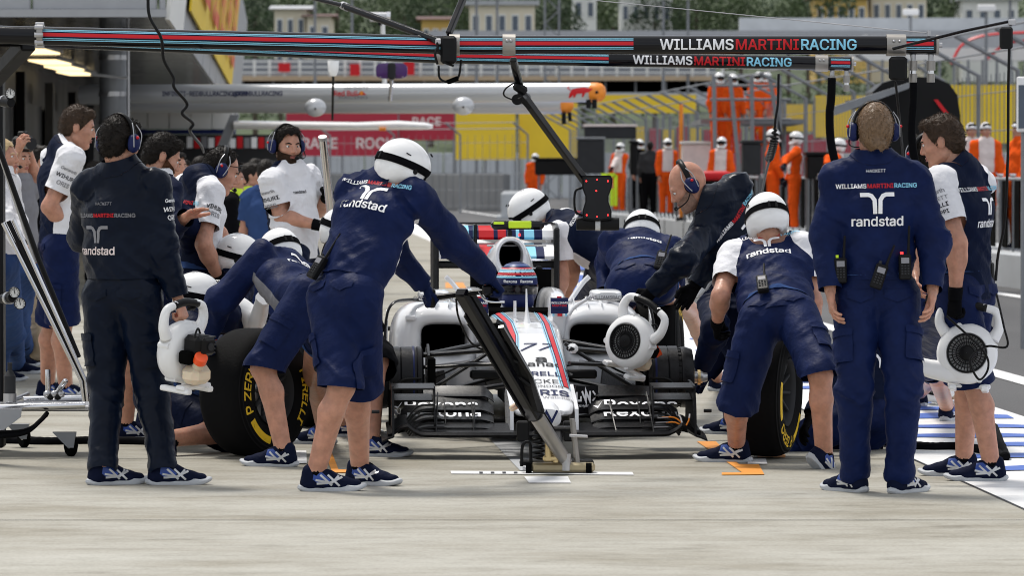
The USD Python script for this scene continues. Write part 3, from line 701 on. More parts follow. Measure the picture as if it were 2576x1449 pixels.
    obj('shirt', sh_b, tm, T, True)
    for nme, m, mt in shirt_parts: obj(nme, m, mt, T, True)
    if vest:
        vv, _ = cutm((sh[0] + vnorm(sh) * .006, sh[1]), lambda p: np.minimum(((p - P) @ up) - .05, np.linalg.norm(p - S['L'], axis=1) * 0 + (.125 * k - np.abs((p - C) @ lc)))); obj('vest', vv, vest, T, True)
    # trousers or shorts
    pr = [p_cone(P + up * .05 * k, P - up * .02 * k, .108 * k, .112 * k, lp, .68)]
    tr = bottom == 'trousers'
    for s in 'LR':
        kn, an = J['k' + s], J['a' + s]
        pr.append((p_cone(Hp[s], kn, .108 * k, (.082 if tr else .094) * k), .03))
        if tr: pr += [(p_cone(kn, an, .080 * k, .064 * k), .03), (p_ell(an + V(0, 0, .0), V(.066, .066, .05) * k), .02)]
        else: pr.append((p_cone(kn, kn + (an - kn) * .12, .094 * k, .092 * k), .03))
    pt = blob(pr, res, .035 * k); pt = (folds(pt[0], vnorm(pt), .012 * k * wrk), pt[1])
    for s in 'LR':
        kn, an = J['k' + s], J['a' + s]; ax = nrm(an - kn)
        if tr: o = an + ax * .035 * k
        else: o = kn + (an - kn) * (.02 if hem is None else hem); ax = nrm(ax + nrm(kn - Hp[s]))
        pt, _ = cutm(pt, lambda p, o=o, ax=ax: np.maximum(-((p - o) @ ax), np.linalg.norm(p - o, axis=1) - .17 * k))
    pt, _ = cutm(pt, lambda p: .11 * k - (p - P) @ up)
    obj('trousers' if tr else 'shorts', pt, bm, T, True)
    if body_detail and bottom != 'none':
        pk = []
        for s in 'LR':     # cargo pockets
            sg = 1 if s == 'R' else -1; kn = J['k' + s]; ax = nrm(Hp[s] - kn); o = Hp[s] + (kn - Hp[s]) * .60; z = nrm(lp * sg * .75 - fp * .65); z = nrm(z - ax * (z @ ax))
            for poly, off in ((sbox(-.065, -.075, .065, .075), .011), (sbox(-.07, .045, .07, .08), .016)):
                pk.append(decal(flatpoly(poly.buffer(-.01).buffer(.01)), pt, o + z * .0, np.cross(ax, z), ax, off, .02, .01))
            zz = -fp; o2 = P - up * .03 * k + lp * sg * .085 * k
            pk.append(decal(flatpoly(Polygon([(-.06, .03), (.06, .03), (.06, -.005), (0, -.028), (-.06, -.005)])), pt, o2, lp, up, .006, .02))
        for m in pk: obj('pocket', m, bm, T, True) if len(m[1]) else None
    if belt:
        b, _ = cutm((pt[0] + vnorm(pt) * .005, pt[1]), lambda p: .018 - np.abs((p - P) @ up - .085 * k))
        if len(b[1]): obj('belt', b, 'jeans', T, True)
    if knee_pad:
        for s in 'LR': obj('knee_pad', cyl(J['k' + s] + nrm(Hp[s] - J['k' + s]) * .06, J['k' + s] + nrm(J['a' + s] - J['k' + s]) * .07, .066 * k, 18, .060 * k, False), 'black_cloth', T, True)
    # collar
    # shoes
    if shoe:
        for s, fh, toe in (('L', Lf, Ltoe), ('R', Rf, Rtoe)):
            an = J['a' + s]; f = hd(hips if fh is None else fh); f = nrm(f * math.cos(math.radians(toe)) - V(0, 0, math.sin(math.radians(toe)))); x = nrm(np.cross(f, V(0, 0, 1))); R = frame(x, f, np.cross(x, f))
            X = lambda m: xf(m, R, an, k * 1.06)
            so = obj('shoe', X(SHOE['shoe']), shoem, T, True)
            for nme, mt in (('heel_counter', 'shoe_navy'), ('sole', 'shoe_sole'), ('stripe', 'silver'), ('stripe_b', 'silver'), ('panel', 'shoe_blue'), ('panel_b', 'shoe_blue'), ('laces', 'shoe_navy')):
                if res < .014 or nme in ('heel_counter', 'sole'): obj(nme.replace('_b', ''), X(SHOE[nme]), mt, so, 30, kind='stuff' if nme == 'laces' else None)
            obj('sock', cyl(an - V(0, 0, .01), an + nrm(J['k' + s] - an) * .045 * k, .044 * k, 16, .041 * k), 'black_cloth', T, True)
    # head
    if helmet:
        h = obj('helmet', HP(xf(HELM['helmet'], None, (0, 0, 0), .9)), 'white_shell', T, True)
        for nme, mt in (('strap', 'black_cloth'), ('buckle', 'black_plastic'), ('goggles', 'black_gloss'), ('vent', 'black_plastic'), ('lettering', 'grey_print'), ('face_trim', 'black_cloth')): obj(nme, HP(xf(HELM[nme], None, (0, 0, 0), .9)), mt, h, True if nme in ('strap', 'goggles') else 30, kind='stuff' if nme in ('vent', 'buckle') else None)
    else:
        for q in (1, -1):
            ey = obj('eye', HP(ball((q * .031, .0805, .004), (.0115, .009, .0095), 2)), 'eye_white', T, True)
            obj('pupil', HP(ball((q * .031, .0875, .003), (.0055, .004, .0055), 1)), 'eye_dark', ey, True)
        obj('lips', HP(lips()), 'lips', T, True, kind='stuff')
        if hair != 'none':
            obj('eyebrows', HP(brows()), hairm, T, True, kind='stuff')
            hm_ = HP(hair_mesh(hair, int(abs(head[0])) % 50)); obj('hair', hm_, hairm, T, True)
            if res < .014: strands(hm_, T, hairm, hc, hair)
        if beard: obj('beard', HP(beard_mesh(3, .008 if beard != 'stubble' else .003)), beard, T, True)
        if cap:
            cp = blob([p_ell((0, -.012, .03), (.088, .108, .108)), (p_cone((-.04, .1, .055), (.04, .1, .055), .012, .012), .02)], .01, .02); cp, _ = cutm(cp, lambda p: p[:, 2] - .035); obj('cap', HP(cp), cap, T, True)
        if glasses:
            obj('glasses', HP(cat([tube([(s * .032 + .024 * math.cos(t), .096 - .01 * abs(math.cos(t)), .058 + .018 * math.sin(t)) for t in np.linspace(0, 2 * np.pi, 15)], .0028, 5) for s in (1, -1)] + [tube([(s * .056, .09, .058), (s * .08, .0, .03)], .0025, 5) for s in (1, -1)])), 'black_plastic', T)
    if headset:
        for nme, mt in (('earcup', hsm), ('earcup_b', hsm), ('pad', 'black_matt'), ('headband', 'black_plastic'), ('frame', 'steel'), ('microphone', 'black_plastic'), ('tip', 'red_print')):
            if nme == 'frame' and res > .014: continue
            obj(nme.replace('_b', ''), HP(HSET[nme]), mt, T, True)
    # lettering
    tl = []
    for t in text:
        if t[0] == '@wmr': tl += [(m, mt) + tuple(t[2:]) for m, mt in wmr(t[2], t[1])]
        else: tl.append(t)
    for t in tl:
        s, mt, h, x, y, b, side = t[:7]
        fl = rr_logo(h) if s == '@rr' else (s if isinstance(s, tuple) else text2d(s, h, b))
        if side == 'back': o = N - up * y + lc * x - fc * .1; m = decal(fl, sh, o, lc, up)
        elif side == 'front': o = N - up * y - lc * x + fc * .1; m = decal(fl, sh, o, -lc, up)
        else:
            q = side[-1]; ad = limb_frames(q)[0]; sgn = 1 if q == 'R' else -1; out = lc * sgn
            if len(t) > 7: out = np.asarray(t[7], float)
            out = nrm(out - ad * (out @ ad)); o = S[q] + ad * y * k + np.cross(-ad, out) * x; m = decal(fl, sh, o, np.cross(-ad, out), -ad, .003, .015)
        if len(m[1]): obj('lettering', m, mt, T, True)
    J.update(P=P, N=N, C=C, up=up, lc=lc, fc=fc, lp=lp, fp=fp, hc=hc, T=T, S=S, Hp=Hp, HP=HP, shirt=sh, pants=pt, k=k)
    for rx, ry, side, ant, tip, tilt in radios:
        z = {'back': -fp, 'R': lp, 'L': -lp}[side]; o = P + up * ry; base = o + (lp * rx if side == 'back' else fp * rx)
        q = (pt[0] - base); d = q - np.outer(q @ z, z); m = np.linalg.norm(d, axis=1) < .05
        dep = (q[m] @ z).max() if m.any() else .1
        r = radio(base + z * (dep + .004), z, nrm(up + (lp if side == 'back' else fp) * tilt), ant, tip); rp = None
        for nme, (mm, mt) in r.items():
            if rp is None: rp = obj(nme, mm, mt, T)
            else: obj(nme, mm, mt, rp)
    for s in 'LR':
        pass
    return J
BACK = [('HACKETT', 'white_print', .014, 0, .03, False, 'back'), ('@wmr', None, .0195, 0, .098, True, 'back'), ('@rr', 'white_print', .155, 0, .178, True, 'back'), ('randstad', 'white_print', .042, 0, .258, True, 'back')]
def sleeve_text(q, mt='grey_print', out=None):
    o = (out,) if out is not None else ()
    return [(t, mt, h, 0, y, b, 'sleeve' + q) + o for t, h, y, b in (('Genworth', .016, .075, True), ('WIHURI', .02, .115, True), ('ORIS', .022, .155, True))]
def bones(J):
    for a, b in (('eL', 'wL'), ('eR', 'wR'), ('kL', 'aL'), ('kR', 'aR')): pass
    print({k: np.round(v, 2).tolist() for k, v in J.items() if k in ('P', 'N', 'eL', 'wL', 'eR', 'wR', 'kL', 'aL', 'kR', 'aR', 'hc')})
# ------------------------------------------------------------------ the ground
def concrete(path):
    N = {'g': ('geometry', {}), 'm1': ('mapping', {'scale': (0.8, 1.5, 1)}), 'm2': ('mapping', {'scale': (3.6, 6.5, 1)}), 'm3': ('mapping', {'scale': (0.10, 0.35, 1)}),
         'n1': ('noise_texture', {'scale': 1.0, 'detail': 6.0, 'roughness': 0.62}), 'n2': ('noise_texture', {'scale': 1.0, 'detail': 5.0, 'roughness': 0.65}), 'n3': ('noise_texture', {'scale': 1.0, 'detail': 4.0}), 'n4': ('noise_texture', {'scale': 55.0, 'detail': 4.0, 'roughness': 0.75}), 'r4': ('rgb_ramp', {'ramp': [(0.35, (0.80, 0.79, 0.77)), (0.6, (1.05, 1.05, 1.05))]}), 'd': ('mix_color', {'blend_type': 'multiply', 'fac': 0.8, 'use_clamp': False}), 'm5': ('mapping', {'scale': (0.9, 2.2, 1)}), 'n5': ('noise_texture', {'scale': 1.0, 'detail': 8.0, 'roughness': 0.7}), 'r5': ('rgb_ramp', {'ramp': [(0.30, (0.42, 0.40, 0.36)), (0.40, (0.95, 0.95, 0.94)), (0.5, (1.0, 1.0, 1.0))]}), 'e': ('mix_color', {'blend_type': 'multiply', 'fac': 0.75, 'use_clamp': False}),
         'r1': ('rgb_ramp', {'ramp': [(0.28, (0.235, 0.215, 0.168)), (0.48, (0.335, 0.322, 0.28)), (0.70, (0.40, 0.392, 0.352))]}),
         'r2': ('rgb_ramp', {'ramp': [(0.28, (0.74, 0.73, 0.70)), (0.50, (0.98, 0.98, 0.97)), (0.75, (1.06, 1.06, 1.06))]}),
         'r3': ('rgb_ramp', {'ramp': [(0.3, (0.82, 0.80, 0.76)), (0.6, (1.04, 1.04, 1.05))]}),
         'a': ('mix_color', {'blend_type': 'multiply', 'fac': 0.9, 'use_clamp': False}), 'b': ('mix_color', {'blend_type': 'multiply', 'fac': 0.9, 'use_clamp': False}),
         'bp': ('bump', {'strength': 0.5, 'distance': 0.004}), 'p': ('principled_bsdf', {'roughness': 0.72, 'specular_ior_level': 0.35})}
    L = [('g.position', 'm1.vector'), ('g.position', 'm2.vector'), ('g.position', 'm3.vector'), ('g.position', 'n4.vector'), ('m1.vector', 'n1.vector'), ('m2.vector', 'n2.vector'), ('m3.vector', 'n3.vector'), ('n1.fac', 'r1.fac'), ('n2.fac', 'r2.fac'), ('n3.fac', 'r3.fac'),
         ('r1.color', 'a.a'), ('r2.color', 'a.b'), ('a.result', 'b.a'), ('r3.color', 'b.b'), ('b.result', 'd.a'), ('n4.fac', 'r4.fac'), ('r4.color', 'd.b'), ('d.result', 'e.a'), ('g.position', 'm5.vector'), ('m5.vector', 'n5.vector'), ('n5.fac', 'r5.fac'), ('r5.color', 'e.b'), ('e.result', 'p.base_color'), ('n4.fac', 'bp.height'), ('bp.normal', 'p.normal')]
    return usdkit.material(stage, path, N, L, surface='p.BSDF')
_defs['concrete'] = concrete
def asphalt(path):
    N = {'g': ('geometry', {}), 'm1': ('mapping', {'scale': (0.5, 0.06, 1)}), 'n1': ('noise_texture', {'scale': 1.0, 'detail': 5.0}), 'n2': ('noise_texture', {'scale': 70.0, 'detail': 3.0, 'roughness': 0.7}),
         'r1': ('rgb_ramp', {'ramp': [(0.3, (0.050, 0.050, 0.053)), (0.7, (0.098, 0.097, 0.098))]}), 'r2': ('rgb_ramp', {'ramp': [(0.3, (0.7, 0.7, 0.7)), (0.7, (1.3, 1.3, 1.3))]}),
         'a': ('mix_color', {'blend_type': 'multiply', 'fac': 0.9, 'use_clamp': False}), 'bp': ('bump', {'strength': 0.6, 'distance': 0.006}), 'p': ('principled_bsdf', {'roughness': 0.8, 'specular_ior_level': 0.35})}
    L = [('g.position', 'm1.vector'), ('g.position', 'n2.vector'), ('m1.vector', 'n1.vector'), ('n1.fac', 'r1.fac'), ('n2.fac', 'r2.fac'), ('r1.color', 'a.a'), ('r2.color', 'a.b'), ('a.result', 'p.base_color'), ('n2.fac', 'bp.height'), ('bp.normal', 'p.normal')]
    return usdkit.material(stage, path, N, L, surface='p.BSDF')
_defs['asphalt'] = asphalt
def paint(name, col, wear=0.25):
    def make(path):
        c = np.array(col)
        N = {'g': ('geometry', {}), 'm': ('mapping', {'scale': (3.0, 14.0, 1)}), 'n': ('noise_texture', {'scale': 1.0, 'detail': 7.0, 'roughness': 0.7}), 'r': ('rgb_ramp', {'ramp': [(0.30, tuple(c * (1 - wear) * .8 + .05)), (0.46, tuple(c * .97)), (0.7, tuple(c))]}), 'p': ('principled_bsdf', {'roughness': 0.6})}
        return usdkit.material(stage, path, N, [('g.position', 'm.vector'), ('m.vector', 'n.vector'), ('n.fac', 'r.fac'), ('r.color', 'p.base_color')], surface='p.BSDF')
    _defs[name] = make
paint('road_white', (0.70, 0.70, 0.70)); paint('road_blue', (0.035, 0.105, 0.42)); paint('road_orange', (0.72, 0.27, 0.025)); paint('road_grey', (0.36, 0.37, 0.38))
LD = -0.0478                                       # the lane drifts this much sideways per metre
def ln(x0, y0, Y): return x0 + LD * (Y - y0)
EA = lambda Y: ln(2.217, 20.84, Y)                # edge of the concrete apron
EB = lambda Y: ln(3.06, 28.76, Y)                 # far edge of the painted strip
EC = lambda Y: ln(3.62, 31.0, Y)                  # white line in the lane
g = obj('ground', sheet([(-500, -20), (500, -20), (500, 900), (-500, 900)], 0.0), 'asphalt'); tag(g, kind='structure')
g = obj('pit_apron', sheet([(-60, 6), (EA(6), 6), (EA(210), 210), (-60, 210)], 0.004), 'concrete'); tag(g, kind='structure')
g = obj('painted_strip', sheet([(EA(8), 8), (EB(8), 8), (EB(160), 160), (EA(160) + .01, 160)], 0.0045), 'road_white'); tag(g, kind='structure')
g = obj('lane_line', sheet([(EC(12), 12), (EC(12) + .2, 12), (EC(240) + .2, 240), (EC(240), 240)], 0.005), 'road_white'); tag(g, kind='structure')
PWX = lambda Y: 6.47 - .0587 * (Y - 60.8)          # face of the pit wall
g = obj('lane_line', sheet([(PWX(30) - .75, 30), (PWX(30) - .55, 30), (PWX(230) - .55, 230), (PWX(230) - .75, 230)], 0.005), 'road_white'); tag(g, kind='structure')
# blue painted letters in the strip, cut by the strip's slanting bars
rng = random.Random(5)
for i in range(24):
    Y0 = 19.6 + i * .98 + rng.uniform(-.08, .08); w = rng.choice([.42, .55, .62]); a, b = rng.choice([(.18, .8), (.3, .92), (.14, .6), (.22, .95), (.45, .9)])
    if rng.random() < .08: continue
    X = lambda t, Y: EA(Y) + t * (EB(Y) - EA(Y))
    n = 10; top = [(X(a + (b - a) * t, Y0), Y0 + .03 * math.sin(9 * t + i)) for t in np.linspace(0, 1, n)]; bot = [(x, y + w * (.6 + .4 * math.sin(3 * t))) for (x, y), t in zip(top[::-1], np.linspace(1, 0, n))]
    g = obj('blue_marking', sheet(top + bot, 0.009), 'road_blue'); tag(g, kind='structure')
for x0, x1, y0, y1 in ((1235, 1500, 655, 680), (1300, 1470, 690, 712), (1330, 1460, 718, 738)):
    g = obj('blue_marking', sheet([gr(x0, y0), gr(x1, y0 + 3), gr(x1 + 60, y1), gr(x0 + 40, y1)], 0.0095), 'road_blue'); tag(g, kind='structure')
# joints in the concrete
def joint(p, q, w):
    p, q = np.array(p[:2]), np.array(q[:2]); d = nrm(q - p); n = np.array([-d[1], d[0]]) * w / 2
    g = obj('pavement_joint', sheet([p - n, q - n, q + n, p + n], 0.0065), 'dark_grey'); tag(g, kind='structure')
for Y in (16.4, 20.1, 24.45, 28.8, 33.1, 37.5, 42, 47, 52, 58): joint((-9, Y), (EA(Y), Y), .012 if Y < 30 else .02)
joint((EA(12) - .01, 12), (EA(60) - .01, 60), .016)
def mark(name, pts, mat, z=0.008):
    g = obj(name, sheet([gr(*p) for p in pts], z), mat); tag(g, kind='structure')
mark('orange_marking', [(765, 1015), (786, 1015), (851, 1185), (886, 1186), (886, 1193), (836, 1193)], 'road_orange')
mark('orange_marking', [(1752, 1114), (1800, 1114), (1858, 1172), (1908, 1172), (1922, 1198), (1815, 1199), (1815, 1193), (1866, 1193)], 'road_orange')
mark('orange_marking', [(1905, 1148), (1975, 1148), (1975, 1155), (1905, 1155)], 'road_orange')
mark('orange_marking', [(1120, 712), (1165, 712), (1172, 726), (1120, 726)], 'road_orange')
mark('orange_marking', [(1130, 760), (1235, 765), (1238, 780), (1140, 776)], 'road_orange')
mark('white_marking', [(1133, 1189), (1590, 1192), (1594, 1199), (1135, 1196)], 'road_white')
mark('white_marking', [(1318, 1203), (1428, 1203), (1436, 1219), (1330, 1219)], 'road_white')
mark('shaded_white_marking', [(1205, 1080), (1300, 1080), (1420, 1188), (1308, 1188)], 'road_grey', 0.0075)  # white strip running under the car, its shade painted in as grey
mark('white_marking', [(728, 1138), (770, 1138), (772, 1170), (728, 1170)], 'road_white', 0.0095)
mark('white_marking', [(1880, 1158), (1925, 1158), (1930, 1172), (1880, 1172)], 'road_white', 0.0095)
for i in range(9):
    x = 1205 + 29 * i
    if 1312 < x < 1440: continue
    mark('black_marking', [(x, 1192.5), (x + 9, 1192.5), (x + 9, 1196), (x, 1196)], 'dark_grey', 0.011)

# ------------------------------------------------------------------ pit wall, marshals' stand, fences
def wall_along(name, fx, y0, y1, depth, h, mat, label, n=1):
    P = [(fx(y0), y0), (fx(y0) + depth, y0), (fx(y1) + depth, y1), (fx(y1), y1)]
    o = thing(name, (fx(y0), y0, 0), label, 'wall'); obj('concrete_block', prism(Polygon(P), h), mat, o); return o
wl = wall_along('pit_wall', PWX, 40, 135, 1.6, .42, 'concrete_wall', 'long low pale grey concrete pit wall beside the pit lane')
for i in range(20):
    Y = 42 + i * 4.6; obj('joint', bx((PWX(Y) - .004, Y, .21), (.02, .03, .40)), 'dark_grey', wl)
# end block of the wall
e = at(1292, 505, 160); o = thing('concrete_barrier', (e[0], 160, 0), 'pale concrete barrier end block where the grey barriers meet the pit wall', 'barrier')
obj('concrete_block', bx((e[0], 160, .45), (.85, 6, .9), None, .08), 'concrete_wall', o); obj('base', bx((e[0], 160, .05), (1.1, 6.2, .1)), 'concrete_wall', o)
# railing of hanging black bars with bright tops on the wall
rail = thing('pit_wall_railing', (PWX(75), 75, .42), 'black panelled railing with bright steel post tops on the pit wall', 'railing')
RX = lambda Y: PWX(Y) + .45
for i in range(74):
    Y = 56 + i * 1.05; x = RX(Y)
    obj('post', cyl((x, Y, .42), (x, Y, 1.44), .016, 8), 'galv', rail)
    obj('post_cap', bx((x - .01, Y, 1.45), (.09, .04, .035), None, .008), 'chrome', rail)
    if i > 6: obj('panel', bx((x + .09, Y + .5, .92), (.02, 1.02, .92)), 'black_matt', rail)
obj('handrail', cyl((RX(56), 56, 1.40), (RX(133), 133, 1.40), .022, 8), 'steel', rail)
# catch fence along the track, behind the marshals
def fence(name, pts, h, label, step=4.0, over=.9, wires=5, side=-1, r=.045, mat='galv'):
    p = np.array(pts, float); o = thing(name, (p[0][0], p[0][1], 0), label, 'fence'); d = nrm(p[-1] - p[0]); nn = V(-d[1], d[0], 0) * side
    L = np.linalg.norm(p[-1] - p[0]); n = int(L / step) + 1; P3 = [V(*(p[0] + d * step * i), 0) for i in range(n)]
    for q in P3:
        obj('post', tube([q, q + V(0, 0, h), q + V(0, 0, h + over * .55) + nn * over], r, 6), mat, o)
    for j in range(wires):
        z = h * (j + .5) / wires; obj('wire', tube([P3[0] + V(0, 0, z), P3[-1] + V(0, 0, z)], .008, 4), mat, o)
    for j in (1, 2): obj('wire', tube([P3[0] + V(0, 0, h + over * .55 * j / 2) + nn * over * j / 2, P3[-1] + V(0, 0, h + over * .55 * j / 2) + nn * over * j / 2], .016, 4), mat, o)
    m = []
    for q, w in zip(P3, P3[1:]):     # the woven wire
        for k in range(1, 9):
            m.append(tube([q + (w - q) * k / 9, q + (w - q) * k / 9 + V(0, 0, h)], .009, 3, cap=False))
    obj('wire_mesh', cat(m), mat, o, False, kind='stuff')
    return o
FX = lambda Y: PWX(Y) + 2.4
fence('catch_fence', [(FX(60), 60), (FX(176), 176)], 3.1, 'tall steel catch fence with inward leaning tops behind the orange marshals', 4.0, 1.0, side=1)
a = at(830, 460, 185); b = at(1340, 460, 178)
fence('catch_fence', [a[:2], b[:2]], 2.95, 'tall grey catch fence across the end of the pit lane before the red banners', 3.4, .8, side=-1)
b0, b1 = at(760, 500, 222), at(1275, 500, 190)
o = thing('barrier', (b0[0], b0[1], 0), 'dark grey barrier of upright panels closing the far end of the pit lane', 'barrier')
for i in range(32):
    q0, q1 = b0 + (b1 - b0) * i / 32, b0 + (b1 - b0) * (i + 1) / 32; c = (q0 + q1) / 2; c[2] = .75
    obj('panel', bx(c, (np.linalg.norm(q1 - q0) * .96, .3, 1.5), rotz(math.atan2(q1[1] - q0[1], q1[0] - q0[0])), .04), 'barrier_grey', o)
obj('backing', bx(((b0[0] + b1[0]) / 2, b0[1] + 2, .9), (9.0, .1, 1.3)), 'galv', o)
o = thing('trackside_wall', at(1000, 420, 298) * [1, 1, 0], 'long pale concrete wall beyond the track behind the far fence', 'wall'); q0, q1 = at(520, 384, 298), at(2700, 437, 298)
for i in range(22): obj('panel', bx((q0[0] + (q1[0] - q0[0]) * (i + .5) / 22, 298.2, q0[2] / 2), ((q1[0] - q0[0]) / 22 - .06, .4, q0[2]), None, .04), 'concrete_wall', o)
# advertising boards
def board(x0, x1, y0, y1, Y, mat, label, tilt=0, text=None, tm='pale_banner'):
    a, b = at(x0, y0, Y), at(x1, y1, Y); c = (a + b) / 2; w, h = b[0] - a[0], a[2] - b[2]
    o = thing('banner', c, label, 'banner'); obj('sheet', bx(c, (w, .08, h)), mat, o)
    n = max(2, int(w / 3))
    for i in range(n + 1): obj('post', cyl((a[0] + w * i / n, Y + .12, 0), (a[0] + w * i / n, Y + .12, a[2]), .05, 6), 'galv', o)
    if text:
        for s, fx, fz, hh in text: obj('lettering', onplane(text2d(s, hh, True), c + V(w * fx, -.05, h * fz), V(1, 0, 0), V(0, 0, 1)), tm, o)
    return o
board(720, 1000, 285, 392, 235, 'red_banner', 'wide crimson banner with pale print behind the white boom', text=[('ROCK', .30, -.2, .5), ('RACE', -.2, -.2, .5)])
board(1004, 1142, 285, 352, 236, 'red_banner', 'crimson banner between the white boom tip and the yellow banner', text=[('RACE', .0, .2, .4)])
board(1146, 1296, 272, 402, 225, 'yellow_banner', 'plain yellow banner right of the crimson ones')
board(1305, 1452, 258, 400, 226, 'yellow_banner', 'plain yellow banner behind the slanting signal arm')
board(1500, 1750, 238, 284, 232, 'yellow_banner', 'long yellow banner high behind the tip of the silver boom')
for i, (m, l) in enumerate([('yellow_banner', 'narrow yellow'), ('red_banner', 'narrow crimson')] * 4):
    board(1600 + i * 34, 1626 + i * 34, 318 + (i % 3) * 4, 440, 205, m, f'{l} banner strip behind the catch fence, number {["first", "first", "second", "second", "third", "third", "fourth", "fourth"][i]} of its colour from the left'.replace('number ', ''))
board(1900, 2042, 262, 330, 190, 'yellow_banner', 'yellow banner behind the marshals on the platform'); board(1890, 2046, 338, 452, 188, 'red_banner', 'low crimson banner under the marshals on the platform')
board(2050, 2180, 240, 345, 185, 'yellow_banner', 'yellow banner just right of the hanging coiled cable'); board(2046, 2185, 350, 385, 184, 'red_banner', 'crimson strip under the yellow banner by the ponytail woman')
board(2388, 2600, 213, 360, 180, 'yellow_banner', 'large yellow banner at the right edge behind the young man')
board(2190, 2380, 330, 372, 182, 'yellow_banner', 'low yellow banner behind the black stand canopy')
for i in range(3): pass

# ------------------------------------------------------------------ grandstand, road bridge and the town on the hill
def boxpx(x0, x1, y0, y1, Y, d=1.0):
    a, b = at(x0, y0, Y), at(x1, y1, Y); return bx(((a[0] + b[0]) / 2, Y + d / 2, (a[2] + b[2]) / 2), (b[0] - a[0], d, a[2] - b[2]))
gs = thing('grandstand', at(1400, 300, 300), 'long grandstand with a pale railing, wooden beam and dark open bay below', 'grandstand')
obj('beam', boxpx(540, 1800, 190, 202, 300, 1.2), 'wood_beam', gs)
obj('back_wall', boxpx(540, 1900, 200, 262, 306, 1.0), 'black_matt', gs); obj('deck', boxpx(540, 1900, 186, 190, 300, 6), 'roof_grey', gs)
obj('parapet', boxpx(540, 1800, 148, 188, 309, .5), 'galv', gs); obj('roof', boxpx(1080, 2600, 76, 92, 330, 24), 'roof_grey', gs); obj('roof', boxpx(1860, 2600, 44, 130, 336, 1), 'concrete_wall', gs)
obj('lower_wall', boxpx(1500, 1900, 232, 262, 300, 1), 'concrete_wall', gs)
for i in range(34):
    x = 560 + i * 38; obj('railing_post', boxpx(x, x + 7, 150, 192, 299.5, .2), 'white_wall', gs)
    if i % 2: obj('column', boxpx(x + 10, x + 15, 202, 262, 301, .5), 'galv', gs)
for y in (152, 166, 180): obj('rail', boxpx(540, 1850, y, y + 3.5, 299.3, .1), 'white_wall', gs)
for x0, x1, y0, y1 in ((1015, 1042, 150, 188), (880, 905, 160, 190), (700, 730, 158, 180)): obj('red_flag', boxpx(x0, x1, y0, y1, 299, .1), 'red_print', gs)
rw = thing('stand_roof', at(2400, 130, 260), 'broad pale stand roof with red arches at the upper right', 'roof')
obj('slab', boxpx(2180, 2700, 84, 128, 262, 12), 'roof_grey', rw); obj('fascia', boxpx(2140, 2700, 120, 152, 258, 1), 'white_wall', rw)
for p in ([(2392, 160), (2420, 112), (2480, 88), (2600, 80)], [(2480, 150), (2530, 110), (2600, 100)]): obj('arch', tube([at(x, y, 256) for x, y in p], .2, 6, 6, flat=.4), 'red_print', rw)
for i in range(12):
    x = 2180 + i * 36; obj('post', boxpx(x, x + 6, 150, 260, 256, .2), 'galv', rw)
hz = []
def hillz(x, y): return np.clip((y - 420) * .085, 0, 60) + 3 * (meshkit.fbm(np.stack([x * .02, y * .02, x * 0], -1), 3, 4) - .5)
gx, gy = np.meshgrid(np.linspace(-260, 260, 60), np.linspace(400, 1000, 40)); gz = hillz(gx, gy)
idx = np.arange(60 * 40).reshape(40, 60); q = np.stack([idx[:-1, :-1], idx[:-1, 1:], idx[1:, 1:], idx[1:, :-1]], -1).reshape(-1, 4)
tag(obj('hill', (np.stack([gx, gy, gz], -1).reshape(-1, 3), q), 'hill', None, True), kind='structure')
def house(x0, x1, y0, Y, wall, roofm, label, rows=2, cols=4, gable=True, yb=100):
    Y *= .9
    a, b = at(x0, y0, Y), at(x1, y0, Y); w = b[0] - a[0]; z1 = a[2]; z0 = max(at(x0, yb, Y)[2], 0) - 4; c = (a[0] + b[0]) / 2
    o = thing('house', (c, Y, z0), label, 'house'); obj('wall', bx((c, Y + 4, (z0 + z1) / 2), (w, 8, z1 - z0)), wall, o)
    if gable: obj('roof', plate_roof(c, Y + 4, z1, w + 1, 9.2, w * .16), roofm, o)
    else: obj('roof', bx((c, Y + 4, z1 + .2), (w + .8, 8.8, .4)), roofm, o)
    for i in range(cols):
        for j in range(rows):
            x = a[0] + w * (i + .5) / cols; z = z1 - 1.6 - j * 2.9
            f = obj('window', bx((x, Y - .02, z), (w / cols * .42 + .2, .1, 1.6)), 'white_wall', o); obj('pane', bx((x, Y - .06, z), (w / cols * .42, .08, 1.3)), 'window_glass', f)
    return o
def plate_roof(cx, cy, z, w, d, h):
    v = np.array([(cx - w / 2, cy - d / 2, z), (cx + w / 2, cy - d / 2, z), (cx + w / 2, cy + d / 2, z), (cx - w / 2, cy + d / 2, z), (cx - w / 2 + .3 * w * 0, cy, z + h), (cx + w / 2, cy, z + h)], float)
    return v, np.array([(0, 1, 5), (0, 5, 4), (2, 3, 4), (2, 4, 5), (1, 2, 5), (3, 0, 4), (0, 3, 2), (0, 2, 1)])
house(690, 770, 22, 470, 'cream_wall', 'roof_grey', 'cream house with pale roof behind the upper strut', 2, 3)
house(772, 832, 40, 468, 'cream_wall', 'roof_brown', 'small cream house with brown gable beside the pale roofed one', 1, 2)
house(1060, 1130, 48, 480, 'ochre_wall', 'roof_brown', 'ochre house with a dark brown roof left of the upright boom bracket', 1, 3)
house(1180, 1345, 12, 475, 'cream_wall', 'roof_grey', 'wide cream house with tall windows right of the boom bracket', 2, 5, False)
house(1440, 1500, -20, 500, 'white_wall', 'roof_grey', 'narrow white block behind the lattice mast', 3, 2, False)
house(1560, 1690, -10, 520, 'white_wall', 'roof_grey', 'white block of flats among the trees above the long roof', 3, 5, False)
house(2050, 2180, -6, 500, 'ochre_wall', 'roof_brown', 'pale yellow house with white windows at the upper right', 2, 5)
house(2190, 2330, -14, 505, 'cream_wall', 'roof_grey', 'long cream house next to the pale yellow one', 2, 5, False)
